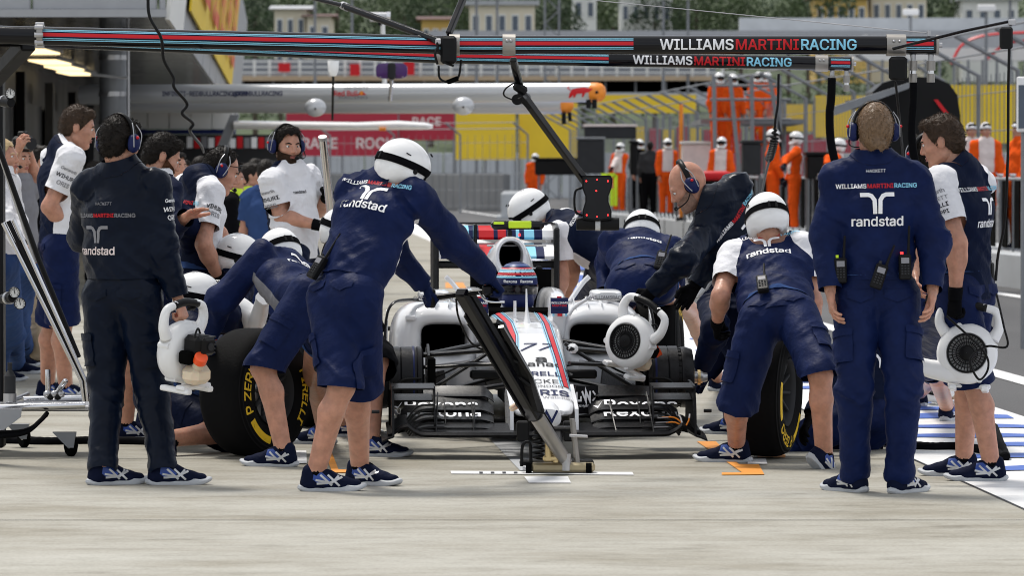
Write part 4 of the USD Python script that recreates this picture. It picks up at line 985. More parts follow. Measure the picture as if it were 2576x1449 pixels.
house(2420, 2560, 0, 515, 'white_wall', 'roof_grey', 'white house at the upper right corner', 2, 4, False)
# trees: trunk and a crown of many leaf clumps
def crown(c, R, n, seed):
    r = np.random.RandomState(seed); d = r.normal(size=(n, 3)); d /= np.linalg.norm(d, axis=1, keepdims=True); rad = .45 + .55 * r.rand(n) ** .5
    lump = .72 + .55 * meshkit.noise(d * 2.3 + seed, seed)
    p = c + d * rad[:, None] * lump[:, None] * R
    s = r.uniform(.25, .6, (n, 1, 1)) * (R[0] * .18 + .25); t = r.normal(size=(n, 2, 3)); t /= np.linalg.norm(t, axis=2, keepdims=True)
    v = np.stack([p, p + s[:, 0] * t[:, 0], p + s[:, 0] * (t[:, 0] * .5 + t[:, 1])], 1).reshape(-1, 3); return v, np.arange(3 * n).reshape(-1, 3)
TL = ['rounded dark tree', 'broad green tree', 'bushy tree', 'tall narrow tree', 'low spreading tree']
places = ['left of the cream house with pale roof', 'between the two cream houses', 'right of the brown gable', 'behind the silver camera on its pole', 'left of the ochre house', 'behind the ochre house', 'right of the ochre house', 'left of the wide cream house', 'between the wide cream house and the mast', 'right of the narrow white block', 'in front of the white block of flats', 'right of the white block of flats', 'above the long pale roof', 'left of the pale yellow house', 'in front of the pale yellow house', 'between the yellow and the long cream house', 'right of the long cream house', 'left of the white corner house', 'at the upper right corner']
tx = [590, 660, 860, 940, 1010, 1095, 1150, 1175, 1350, 1420, 1530, 1640, 1730, 1840, 1960, 2030, 2185, 2350, 2480]
r = np.random.RandomState(3)
for i, (x, pl) in enumerate(zip(tx, places)):
    for kk in range(2 if i % 2 else 1):
        xx = x + r.uniform(-25, 25) + kk * 38; Y = 455 + r.uniform(-20, 70); R = V(r.uniform(2.2, 3.6), r.uniform(2.2, 3.2), r.uniform(2.4, 4.2)); c = at(xx, r.uniform(15, 66), Y)
        o = thing('tree', (c[0], Y, c[2] - R[2]), f'{TL[(i + 2 * kk) % 5]} {pl}, {["left of a pair", "right of a pair"][kk] if i % 2 else "on its own"}', 'tree')
        obj('crown', crown(c, R, 1500, i * 2 + kk), 'leaf_dark' if (i + kk) % 2 else 'leaf_mid', o, False); obj('trunk', cyl((c[0], Y, hillz(np.array(c[0]), np.array(Y)) - 1), (c[0], Y, c[2]), .3, 7, .15), 'bark', o)
hb = []
for i in range(130):
    xx = r.uniform(-90, 90); Y = r.uniform(520, 720); hb.append(crown(V(xx, Y, float(hillz(np.array(xx), np.array(Y))) + 2), V(r.uniform(3, 6), 4, r.uniform(3, 5)), 380, 100 + i))
tag(obj('hillside_wood', cat(hb), 'leaf_dark', None, False), 'dark green wood covering the hillside above the houses', 'wood', kind='stuff')
hb = []
for i in range(34):
    xx = r.uniform(-60, 75); Y = r.uniform(405, 440); hb.append(crown(V(xx, Y, 6 + r.uniform(0, 3)), V(r.uniform(2, 4), 2, r.uniform(2, 4)), 300, 300 + i))
tag(obj('roadside_bushes', cat(hb), 'leaf_mid', None, False), 'band of mid green bushes below the houses', 'bushes', kind='stuff')
# masts and lamp poles
mx = at(1388, 200, 285); o = thing('lattice_mast', (mx[0], 285, 0), 'slim steel lattice mast rising behind the booms', 'mast')
for sx in (-.42, .42):
    for sy in (-.42, .42): obj('leg', cyl((mx[0] + sx, 285 + sy, 0), (mx[0] + sx, 285 + sy, 16), .06, 6), 'galv', o)
for i in range(20):
    z = i * .8; s = 1 if i % 2 else -1
    obj('brace', cyl((mx[0] - .42 * s, 284.58, z), (mx[0] + .42 * s, 284.58, z + .8), .035, 5), 'galv', o)
for i, (x, y, Y) in enumerate([(512, 10, 300), (792, -10, 290), (885, -10, 310), (1198, -10, 280), (1250, -10, 282), (1668, -10, 290), (1730, -10, 300), (2290, 30, 270), (2480, 20, 240), (2540, -10, 250)]):
    p = at(x, y, Y); o = thing('lamp_post', (p[0], Y, 0), f'pale steel post with a floodlight head, {["first", "second", "third", "fourth", "fifth", "sixth", "seventh", "eighth", "ninth", "tenth"][i]} from the left', 'post', 'pale posts around the track')
    obj('post', cyl((p[0], Y, 0), (p[0], Y, p[2]), .11, 7, .08), 'galv', o); obj('floodlight', bx((p[0], Y - .1, p[2]), (.9, .3, .35), None, .05), 'white_plastic', o)

# ------------------------------------------------------------------ the pit building on the left
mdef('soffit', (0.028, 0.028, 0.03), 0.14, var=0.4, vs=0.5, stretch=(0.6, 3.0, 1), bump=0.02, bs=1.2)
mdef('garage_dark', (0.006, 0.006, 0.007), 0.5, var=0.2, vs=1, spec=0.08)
pb = thing('pit_building', (-8, 55, 0), 'grey pit building with a dark glossy soffit over the garages', 'building')
def PB(x0, Y0, Y): return x0 - .0486 * (Y - Y0)
SX = lambda Y: PB(-3.95, 55, Y); SZ = 3.25
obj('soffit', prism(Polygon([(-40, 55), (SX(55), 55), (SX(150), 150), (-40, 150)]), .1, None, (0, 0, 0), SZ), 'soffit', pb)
for i, (xa, xb) in enumerate(((-40, at(78, 20, 55)[0]), (at(80, 20, 55)[0], at(396, 20, 55)[0]), (at(398, 20, 55)[0], SX(55)))):
    obj('cladding_panel', bx(((xa + xb) / 2, 55.05, SZ + 1.55), (xb - xa - .02, .1, 3.0), None, .015), 'grey_paint', pb)
obj('edge_trim', bx(((-40 + SX(55)) / 2, 55.02, SZ + .05), (SX(55) + 40, .16, .09)), 'grey_paint', pb)
for i in range(12):
    Y = 55 + i * 8; obj('fascia_panel', plate([V(SX(Y) + .01, Y + .05, SZ - .02), V(SX(Y + 8) + .01, Y + 7.95, SZ - .02), V(SX(Y + 8) + .30, Y + 7.95, SZ + 3.0), V(SX(Y) + .30, Y + .05, SZ + 3.0)], .05), 'white_wall' if i < 1 else 'grey_paint', pb)
bn = plate([V(SX(63) + .13, 63, SZ + .35), V(SX(118) + .13, 118, SZ + .35), V(SX(118) + .35, 118, SZ + 2.7), V(SX(63) + .35, 63, SZ + 2.7)], .03)
o = thing('banner', (SX(80), 80, SZ + 1), 'long yellow banner with red print along the edge of the pit building', 'banner'); obj('sheet', bn, 'yellow_banner', o)
for i in range(5): 
    Y = 66 + i * 10; obj('lettering', onplane(text2d('PIRELLI', 1.5, True), V(SX(Y + 4) + .27, Y + 4, SZ + 1.5), nrm(V(-.0486, 1, 0)) , V(.08, 0, 1), .03), 'red_print', o)
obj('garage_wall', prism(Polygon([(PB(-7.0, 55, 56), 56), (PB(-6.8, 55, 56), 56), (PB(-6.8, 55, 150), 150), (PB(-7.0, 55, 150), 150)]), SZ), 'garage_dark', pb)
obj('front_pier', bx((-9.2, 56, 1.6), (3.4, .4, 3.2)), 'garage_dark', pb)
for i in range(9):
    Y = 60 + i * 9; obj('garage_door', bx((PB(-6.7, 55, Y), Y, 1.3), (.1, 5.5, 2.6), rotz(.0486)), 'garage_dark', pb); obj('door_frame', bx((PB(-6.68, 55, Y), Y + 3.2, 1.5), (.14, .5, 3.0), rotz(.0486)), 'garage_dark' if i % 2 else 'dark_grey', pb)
for x, y in ((92, 131), (126, 158), (162, 173), (190, 186)):
    d = ray(x, y); t = (SZ - .06 - CAMZ) / d[2]; p = V(0, 0, CAMZ) + d * t
    L = thing('ceiling_lamp', (p[0], p[1], SZ - .03), f'lit warm flat lamp under the soffit, {dict(zip((92, 126, 162, 190), ("nearest", "second", "third", "farthest")))[x]} of four', 'lamp', 'warm lamps under the soffit'); obj('diffuser', bx((p[0], p[1], SZ - .04), (.42, 2.6, .04)), 'lamp_warm', L); obj('frame', bx((p[0], p[1], SZ - .02), (.5, 2.7, .03)), 'grey_paint', L)
cl = at(285, 300, 59.4); o = thing('round_column', (cl[0], 59.4, 0), 'thick round grey steel column carrying the pit building', 'column')
obj('shaft', lathe([(.17, 0), (.17, SZ)], None, (cl[0], 59.4, 0), 28), 'galv', o)
for z in (1.75, 2.1, 2.45, 2.9): obj('band', lathe([(.171, -.03), (.182, -.03), (.182, .03), (.171, .03)], None, (cl[0], 59.4, z), 28), 'steel', o)
obj('conduit', tube([(cl[0] + .2, 59.2, 0), (cl[0] + .2, 59.2, SZ)], .02, 6), 'steel', o); obj('arm', tube([at(228, 186, 59), at(320, 196, 59)], .02, 6), 'silver', o)
# white unit with a dark base beyond the silver boom
o = thing('hospitality_unit', at(470, 340, 118), 'low white panelled unit with a dark blue base beyond the silver boom', 'cabin')
for i in range(5):
    x = 318 + i * 54; obj('panel', boxpx(x, x + 52, 283, 324, 118, .4), 'white_wall', o)
obj('base', boxpx(318, 590, 325, 337, 117.9, .6), 'navy_print', o); obj('lower_wall', boxpx(318, 760, 338, 440, 120, .4), 'dark_grey', o)
rr_ = random.Random(8)
for i in range(16):
    x = 470 + i * 18; obj('poster', boxpx(x, x + 14, 342 + rr_.uniform(0, 6), 372, 119.6, .05), ['white_print', 'red_print', 'grey_print'][i % 3], o)
# small marker cone on the apron, and one far off
c = gr(1003, 606); o = thing('traffic_cone', c, 'small orange marker cone standing alone on the concrete', 'cone')
obj('cone', lathe([(.12, .02), (.03, .24), (.028, .26), (.001, .26)], None, c, 14), 'orange_print', o); obj('base', bx(c + V(0, 0, .012), (.3, .3, .024), None, .005), 'orange_print', o)
# ------------------------------------------------------------------ the racing car. Local: u to the picture's right, v rearwards from the front wing, z up
YAW = -0.06; CO = V(0.172, 24.4, 0.045)
CR = frame(nrm(V(1, -YAW, 0)), nrm(V(YAW, 1, 0)), V(0, 0, 1))
W = lambda m: xf(m, CR, CO)
WP = lambda u, v, z: CR @ V(u, v, z) + CO
car = thing('racing_car', WP(0, 1.5, 0) * [1, 1, 0], 'white racing car with red and blue stripes raised on its jacks without front wheels', 'racing car')
def cp(name, m, mat, parent=None, smooth=35, kind=None, label=None): return obj(name, W(m), mat, parent or car, smooth, label, kind)
# nose and tub: rings across v
NV = np.array([.10, .16, .30, .5, .8, 1.1, 1.5, 1.9, 2.15, 2.3]); NHW = np.array([.13, .152, .163, .163, .164, .172, .195, .222, .24, .245])
NZT = np.array([.215, .238, .278, .342, .452, .555, .612, .632, .642, .645]); NZB = np.array([.17, .165, .17, .20, .26, .33, .33, .26, .2, .2]); NE = np.array([3, 3.2, 3.4, 3.4, 3.2, 3.0, 2.9, 2.8, 2.8, 2.8])
def nring(v, n=48):
    f = lambda a: np.interp(v, NV, a); q = sellipse(n, f(NHW), (f(NZT) - f(NZB)) / 2, f(NE), 0, (f(NZT) + f(NZB)) / 2)
    return np.column_stack([q[:, 0], np.full(n, v), q[:, 1]])
vs = np.concatenate([np.linspace(.10, .3, 6), np.linspace(.36, 2.3, 32)])
nose_m = loft([nring(v) * [1, 1, 1] for v in vs])
r0 = nring(.10); r0 = (r0 - r0.mean(0)) * .75 + r0.mean(0) - V(0, .03, 0)
nose_m = loft([r0] + [nring(v) for v in vs])
nose = cp('nose', nose_m, 'white_car')
def ntop(u, v):
    hw, zt, zb, e = (np.interp(v, NV, a) for a in (NHW, NZT, NZB, NE)); t = np.clip(np.abs(u) / hw, 0, .985)
    return (zt + zb) / 2 + (zt - zb) / 2 * (1 - t ** e) ** (1 / e)
cp('nose_tip', loft([np.column_stack([q[:, 0], np.full(24, v), q[:, 1]]) for v, hw, zt, zb in ((.02, .055, .185, .135), (.03, .08, .215, .118), (.10, .088, .235, .112), (.3, .088, .27, .125), (.42, .07, .30, .2)) for q in [sellipse(24, hw, (zt - zb) / 2, 2.6, 0, (zt + zb) / 2)]]), 'white_car')
for s in (1, -1):
    cp('wing_pylon', prism(Polygon([(.10, .095), (.52, .12), (.62, .26), (.5, .32), (.22, .245), (.12, .21)]), .018, frame(V(0, 1, 0), V(0, 0, 1), V(1, 0, 0)), (s * .166 - .009, 0, 0)), 'white_car')
# stripes
def ribbon(fu, w0, w1, v0, v1, off, n=44):
    v = np.linspace(v0, v1, n); A = []
    for t in np.linspace(w0, w1, 4):
        u = fu(v) + t; A.append(np.stack([u, v, ntop(u, v) + off], 1))
    return loft(np.array(A), False, False, False)
def ruled(fu, w0, w1, v0, v1, off):
    m = ribbon(fu, w0, w1, v0, v1, off); n = np.cross(m[0][m[1][:, 1]] - m[0][m[1][:, 0]], m[0][m[1][:, 2]] - m[0][m[1][:, 0]])[:, 2]
    return m[0], np.where((n < 0)[:, None], m[1][:, ::-1], m[1])
for s in (1, -1):
    fu = lambda v, s=s: s * np.interp(v, [.2, .45, .8, 1.1, 1.6, 2.3], [.14, .134, .118, .100, .104, .118])
    for a, b, m, o in ((-.0155, .0155, 'navy_print', .0025), (-.0115, .0115, 'red_print', .0045), (-.0215, -.0175, 'cyan_print', .003), (.0175, .0215, 'cyan_print', .003), (-.0265, -.0235, 'navy_print', .0025), (.0235, .0265, 'navy_print', .0025), (-.0315, -.028, 'cyan_print', .003), (.028, .0315, 'cyan_print', .003)):
        cp('stripe', ruled(fu, a, b, .42, 2.28, o), m, nose, 60)
def ntext(t, h, v, mat, u=0, bold=True, sp=1.0, slant=0, st=1.0):
    f = text2d(t, h, bold, True, sp, slant); f = finer((f[0] * [1, st, 1], f[1]), .03); q = f[0]
    U, Vv = q[:, 0] + u, v + q[:, 1]; cp('lettering', (np.stack([U, Vv, ntop(U, Vv) + .004], 1), f[1]), mat, nose, False)
ntext('77', .10, .93, 'navy_print', .02, False, 1.1, .35)
ntext('a', .075, .765, 'dark_grey', .025, True, 1.2); ntext('avanade', .055, .70, 'dark_grey', .022, True, 1.1)
ntext('PIRELLI', .05, .575, 'navy_print', .02, True, 1.0); ntext('HACKETT', .055, .475, 'dark_grey', .03, False, .9); ntext('LONDON', .03, .405, 'dark_grey', .03, False)
ntext('ORIS', .075, .315, 'navy_print', .03, True, .9); ntext('Swiss Watches', .032, .245, 'grey_print', .02, False, .9)
f = flatpoly(stroke([(-.05, .03), (-.028, -.03), (-.006, .022), (.02, -.03), (.05, .03)], .012)); cp('emblem', onplane(f, V(.01, .012, .178), V(1, 0, 0), V(0, .35, 1), .004), 'navy_print', nose, False)
cp('lettering', onplane(text2d('77', .001, True), V(0, 2.0, .5), V(1, 0, 0), V(0, 1, 0)), 'navy_print', nose) if False else None
cp('antenna', loft([sellipse(12, a, b, 2).dot([[1, 0, 0], [0, 1, 0]]) + [0, 1.52 + sh, z] for z, a, b, sh in ((.595, .028, .07, 0), (.63, .016, .045, .01), (.68, .008, .022, .03), (.79, .004, .010, .06))]), 'white_car')
cp('antenna', loft([sellipse(10, a, b, 2).dot([[1, 0, 0], [0, 1, 0]]) + [-.05, 1.78, z] for z, a, b in ((.60, .009, .02), (.72, .008, .018))]), 'white_car')
for u in (-.055, .07): cp('rivet_tab', bx((u, 1.52, ntop(u, 1.52) + .006), (.014, .02, .014), None, .003), 'white_car')
for v in (1.32, 2.02): cp('panel_seam', ruled(lambda q: q * 0, -.2, .2, v, v + .006, .0018), 'grey_print', nose, False)
# cockpit: rim, head rests with the team patches, dark opening
cp('cockpit_floor', bx((0, 2.62, .52), (.44, .8, .04)), 'black_matt'); cp('cockpit_back', bx((0, 3.0, .66), (.46, .06, .42)), 'black_matt')
cp('dashboard', bx((0, 2.32, .62), (.42, .05, .10), None, .02), 'black_matt')
for s in (1, -1):
    cp('head_rest', loft([np.column_stack([s * q[:, 0], np.full(28, v), q[:, 1]])[::s] for v, u0, u1, zt, zb in ((2.20, .185, .245, .655, .5), (2.26, .165, .272, .715, .45), (2.42, .158, .288, .745, .4), (2.7, .155, .30, .765, .35), (3.1, .13, .29, .77, .3), (3.5, .05, .25, .70, .3)) for q in [sellipse(28, (u1 - u0) / 2, (zt - zb) / 2, 3.2, (u0 + u1) / 2, (zt + zb) / 2)]]), 'white_car')
    o = V(s * .222, 2.205, .690)
    P = lambda m, d: cp('lettering', onplane(m, o - V(0, d, 0), V(1, 0, 0), V(0, .25, 1)), None)
    for j, (sz, mt, d) in enumerate((((.098, .095), 'navy_print', .018), ((.026, .12), 'red_print', .0195))):
        v, f = flatpoly(sbox(-sz[0] / 2, -sz[1] / 2, sz[0] / 2, sz[1] / 2)); cp('patch', onplane((v, f), o - V(0, d, 0) + V(0, 0, -.012 if j else -.008), V(1, 0, 0), V(0, .45, 1)), mt)
    v, f = flatpoly(sbox(-.045, -.022, .045, .022)); cp('patch', onplane((v, f), o - V(0, .0215, .006), V(1, 0, 0), V(0, .45, 1)), 'navy_print')
    for k, (t, mt) in enumerate((('WILLIAMS', 'white_print'), ('MARTINI', 'red_print'), ('RACING', 'white_print'))):
        cp('lettering', onplane(text2d(t, .0115, True, True, 1.15), o + V(0, -.0235, .008 - .0155 * k), V(1, 0, 0), V(0, .45, 1)), mt, None, False)
    for d in (-.035, .035): v, f = flatpoly(sbox(d - .006, -.05, d + .006, .05)); cp('patch', onplane((v, f), o - V(0, .0200, .02), V(1, 0, 0), V(0, .45, 1)), 'cyan_print')
    # mirrors
    cp('mirror', loft([np.column_stack([s * q[:, 0], np.full(24, v), q[:, 1]])[::s] for v, w, h in ((2.02, .055, .018), (2.04, .078, .026), (2.12, .086, .031), (2.2, .088, .033)) for q in [sellipse(24, w, h, 4, .475, .74)]]), 'white_car')
    cp('mirror_glass', bx((s * .475, 2.205, .74), (.15, .006, .052), None, .002), 'chrome')
    cp('mirror_stay', tube([(s * .27, 2.15, .63), (s * .31, 2.15, .68), (s * .40, 2.15, .735)], .010, 8, 4), 'white_car'); cp('mirror_stay', tube([(s * .285, 2.30, .70), (s * .36, 2.36, .80), (s * .40, 2.36, .84)], .014, 8, 3), 'white_car')
    cp('lettering', onplane(text2d('@WILLIAMSRACING', .017, True), V(s * .475, 2.015, .732), V(1, 0, 0), V(0, 0, 1)), 'grey_print', None, False)
# side pods with the radiator openings
def pod(s):
    n = 56
    def ring(v, u0, u1, z0, z1, e): q = sellipse(n, (u1 - u0) / 2, (z1 - z0) / 2, e, (u0 + u1) / 2, (z0 + z1) / 2); return np.column_stack([s * q[:, 0], np.full(n, v), q[:, 1]])[::s]
    I = (.292, .535, .405, .572, 5); 
    R = [ring(2.42, *I), ring(2.30, .288, .539, .40, .576, 4.5), ring(2.235, .278, .552, .385, .588, 4), ring(2.215, .262, .585, .355, .605, 3.6), ring(2.225, .245, .63, .30, .635, 3.4), ring(2.26, .23, .668, .22, .668, 3.4), ring(2.31, .22, .688, .16, .688, 3.4), ring(2.40, .2, .70, .12, .70, 3.5), ring(2.7, .18, .705, .10, .70, 3.3), ring(3.2, .12, .66, .09, .64, 3), ring(3.8, .05, .46, .09, .52, 2.6), ring(4.35, .02, .26, .10, .40, 2.4)]
    cp('side_pod', loft(R, False, True), 'white_car', None, 50)
    cp('duct', loft([ring(2.9, *I), ring(2.41, *I)], True, False), 'black_matt', None, False); cp('radiator', bx((s * .41, 2.75, .49), (.24, .02, .165)), 'black_matt')
    for k in range(3):
        u = s * (.315 + .075 * k); z = .672 + .004 * k
        cp('fin', loft([np.array([[u - s * .02 * 0 - .003, 2.26 + t * .16, z + .004 * 0], [u + .003, 2.26 + t * .16, z], [u + .003 - s * .012 * h / .06, 2.26 + t * .16, z + h], [u - .003 - s * .012 * h / .06, 2.26 + t * .16, z + h]]) for t, h in ((0, .012), (.25, .055), (.8, .05), (1, .015))]), 'white_car')
    # upright vane with its black outline
    o = [(.735, .14), (.745, .45), (.735, .62), (.70, .697), (.62, .712), (.50, .708)]
    cp('vane', tube([(s * u, 2.16 + .1 * (i > 3) * (i - 3), z) for i, (u, z) in enumerate(o)], .008, 8, 5, flat=2.2, up=(0, 1, 0)), 'carbon'); cp('vane_stay', bx((s * .60, 2.23, .615), (.06, .05, .03), None, .008), 'white_car')
    cp('vane', plate([V(s * .738, 2.12, .14), V(s * .738, 2.3, .14), V(s * .725, 2.3, .66), V(s * .735, 2.16, .6)], .006), 'white_car')
for s in (1, -1): pod(s)
# engine cover with the air box
def ering(v, hw, z0, z1, e, n=40): q = sellipse(n, hw, (z1 - z0) / 2, e, 0, (z0 + z1) / 2); return np.column_stack([q[:, 0], np.full(n, v), q[:, 1]])
cp('engine_cover', loft([ering(3.12, .062, .87, 1.02, 2.2), ering(3.0, .064, .865, 1.025, 2.2), ering(2.955, .070, .855, 1.032, 2.2), ering(2.95, .085, .835, 1.046, 2.2), ering(2.98, .098, .80, 1.054, 2.2), ering(3.05, .112, .72, 1.055, 2.2), ering(3.2, .15, .55, 1.045, 2.1), ering(3.6, .17, .4, .98, 1.9), ering(4.1, .13, .3, .80, 1.8), ering(4.6, .06, .3, .55, 1.8)], False, True), 'white_car', None, 50)
cp('air_box_duct', loft([ering(3.3, .06, .87, 1.02, 2.2), ering(3.11, .0625, .869, 1.021, 2.2)], True, False), 'black_matt', None, False)
for s in (1, -1):
    cp('roll_hoop_stay', tube([(s * .095, 3.05, .86), (s * .17, 3.05, .865)], .014, 8), 'white_car'); cp('sensor', bx((s * .165, 3.05, .86), (.04, .05, .05), None, .01), 'black_plastic')
    for k in range(5): v, f = flatpoly(sbox(-.004, -.05, .004, .05)); cp('stripe', onplane((v, f), V(s * (.124 + .004 * k), 3.0 + .03 * k, .84 - .01 * k), V(0, s, 0), V(-s * .3, 0, 1), .0), ['cyan_print', 'navy_print', 'red_print', 'navy_print', 'cyan_print'][k])
cp('camera_stalk', loft([ering(3.05, .012, 1.04, 1.10, 2.2, 12), ering(3.15, .012, 1.04, 1.10, 2.2, 12)]), 'carbon')
cp('camera_pod', bx((.045, 3.1, 1.118), (.30, .12, .05), None, .015), 'black_gloss'); cp('camera_face', bx((.055, 3.035, 1.122), (.13, .012, .040), None, .004), 'lime'); cp('camera_face', bx((-.065, 3.04, 1.13), (.06, .012, .014), None, .003), 'lime')
cp('tail_light_bar', bx((.045, 3.18, 1.0), (.34, .05, .012), None, .004), 'steel'); cp('status_light', ball((.052, 3.02, 1.064), .008, 1), 'led_red')
# floor, splitter, barge boards
cp('floor', bx((0, 3.4, .07), (1.36, 2.4, .025), None, .01), 'carbon'); cp('splitter', bx((0, 1.95, .08), (.42, .7, .03), None, .01), 'carbon'); cp('bulkhead_shadow_plate', bx((0, 1.7, .22), (.24, 1.1, .14), None, .03), 'carbon')
for s in (1, -1):
    cp('barge_board', plate([V(s * .26, 1.62, .1), V(s * .46, 2.1, .1), V(s * .46, 2.1, .36), V(s * .30, 1.72, .40)], .008), 'grey_paint'); cp('barge_board', plate([V(s * .20, 1.5, .09), V(s * .34, 2.1, .09), V(s * .34, 2.1, .28), V(s * .22, 1.6, .3)], .008), 'carbon')
    cp('turning_vane', plate([V(s * .40, 1.75, .10), V(s * .60, 2.05, .10), V(s * .56, 2.05, .30), V(s * .44, 1.85, .34)], .008), 'carbon')
    for k in range(3): cp('floor_louvre', bx((s * (.60 + .035 * k), 2.2, .17), (.008, .25, .15)), 'carbon')
# front suspension and uprights
HV, HZ_ = .97, .335
for s in (1, -1):
    for a, b, rr in (((.165, .62, .50), (.575, HV, .455), .0135), ((.185, 1.38, .515), (.575, HV + .03, .455), .0135), ((.15, .70, .31), (.58, HV - .02, .235), .0135), ((.17, 1.45, .32), (.58, HV + .03, .235), .0135), ((.165, .98, .515), (.56, HV, .26), .011), ((.17, .72, .42), (.585, HV - .09, .395), .011)):
        cp('wishbone', tube([(s * a[0], a[1], a[2]), (s * b[0], b[1], b[2])], rr, 10, flat=1.9, up=(0, 1, 0)), 'carbon')
    cp('brake_pipe', tube([(s * .17, .9, .40), (s * .33, .9, .42), (s * .45, .93, .37), (s * .56, .95, .32)], .006, 6, 6), 'black_plastic')
    cp('arm_fairing', bx((s * .185, .66, .50), (.05, .1, .05), None, .015), 'white_car'); cp('steering_arm', bx((s * .255, 1.0, .352), (.16, .09, .048), None, .01), 'black_plastic')
    F3 = frame(V(0, 1, 0), V(0, 0, 1), V(1, 0, 0)) if s > 0 else frame(V(0, -1, 0), V(0, 0, 1), V(-1, 0, 0))
    dr = cp('brake_drum', lathe([(.001, .585), (.150, .585), (.165, .595), (.168, .615), (.162, .622), (.166, .63), (.166, .70), (.161, .705), (.166, .71), (.166, .755), (.150, .757), (.150, .772), (.160, .775), (.162, .80), (.150, .835), (.10, .845), (.001, .845)], F3, (0, HV, HZ_), 48), 'carbon')
    cp('drum_band', lathe([(.1672, .632), (.1685, .634), (.1685, .640), (.1672, .642)], F3, (0, HV, HZ_), 48), 'navy_print', dr)
    for k in range(26):
        a = k * 2 * math.pi / 26; cp('cooling_rib', bx((s * .764, HV + .152 * math.cos(a), HZ_ + .152 * math.sin(a)), (.016, .006, .014), rotx(a)), 'black_plastic', dr)
    for k in range(8): cp('cooling_hole', cyl((s * (.665 + .018 * (k % 3)), HV - .155 + .0, HZ_ - .05 + .018 * (k // 3)), (s * (.665 + .018 * (k % 3)), HV - .164, HZ_ - .05 + .018 * (k // 3)), .005, 8), 'grey_print', dr)
    cp('hub', lathe([(.001, .92), (.022, .92), (.026, .90), (.032, .89), (.032, .845), (.045, .845)], F3, (0, HV, HZ_), 20), 'steel', dr); cp('hub_ring', lathe([(.033, .868), (.040, .868), (.040, .882), (.033, .882)], F3, (0, HV, HZ_), 20), 'gold_metal', dr)
    cp('brake_duct', plate([V(s * .565, .80, .15), V(s * .565, 1.10, .15), V(s * .565, 1.12, .48), V(s * .555, .95, .515), V(s * .56, .80, .46)], .012), 'carbon'); cp('duct_mouth', bx((s * .545, .80, .35), (.04, .05, .2), None, .01), 'black_matt')
    cp('brake_line', tube([(s * .60, .80, .34), (s * .70, .795, .33), (s * .74, .80, .27), (s * .74, .81, .2)], .007, 6, 6), 'black_plastic')
# front wing
fw = 'carbon'
mp = lambda u: .05 + .012 * math.cos(u * 3)
us = np.linspace(-.80, .80, 49)
def section(u):
    t = abs(u); arch = .045 * math.exp(-((t - .71) / .045) ** 2); drop = .012 * np.clip((t - .25) / .1, 0, 1); c = .30 + 0 * t; z = .075 + arch - drop * .0; v0 = .0 + .10 * np.clip((t - .3) / .5, 0, 1) ** 2
    return np.array([[u, v0, z + .008], [u, v0 + .012, z + .022], [u, v0 + .12, z + .030], [u, v0 + c, z + .055], [u, v0 + c, z + .050], [u, v0 + .12, z + .006], [u, v0 + .012, z - .004]])
wing = cp('front_wing', loft([section(u) for u in us]), fw)
def flap(s, u0, u1, v, z, c, dz, ang, curl, name='wing_flap', mat='carbon', n=22, inner=.0, th=.007):
    R = []
    for t in np.linspace(0, 1, n):
        u = u0 + (u1 - u0) * t; o = np.clip((t - .72) / .28, 0, 1); i = np.clip((.14 - t) / .14, 0, 1)
        zz = z - curl * o ** 1.5 - inner * i ** 1.5; vv = v + .09 * t ** 2 + .03 * i; cc = c * (1 - .45 * i); d = dz * (1 - .35 * i - .2 * o)
        R.append([[s * u, vv, zz], [s * u, vv + cc * .35, zz + d * .22], [s * u, vv + cc, zz + d], [s * u, vv + cc, zz + d + th * .6], [s * u, vv + cc * .35, zz + d * .22 + th], [s * u, vv - .004, zz + th * .7]])
    R = np.array(R)
    if s > 0: R = R[:, ::-1]
    return cp(name, loft(R), mat)
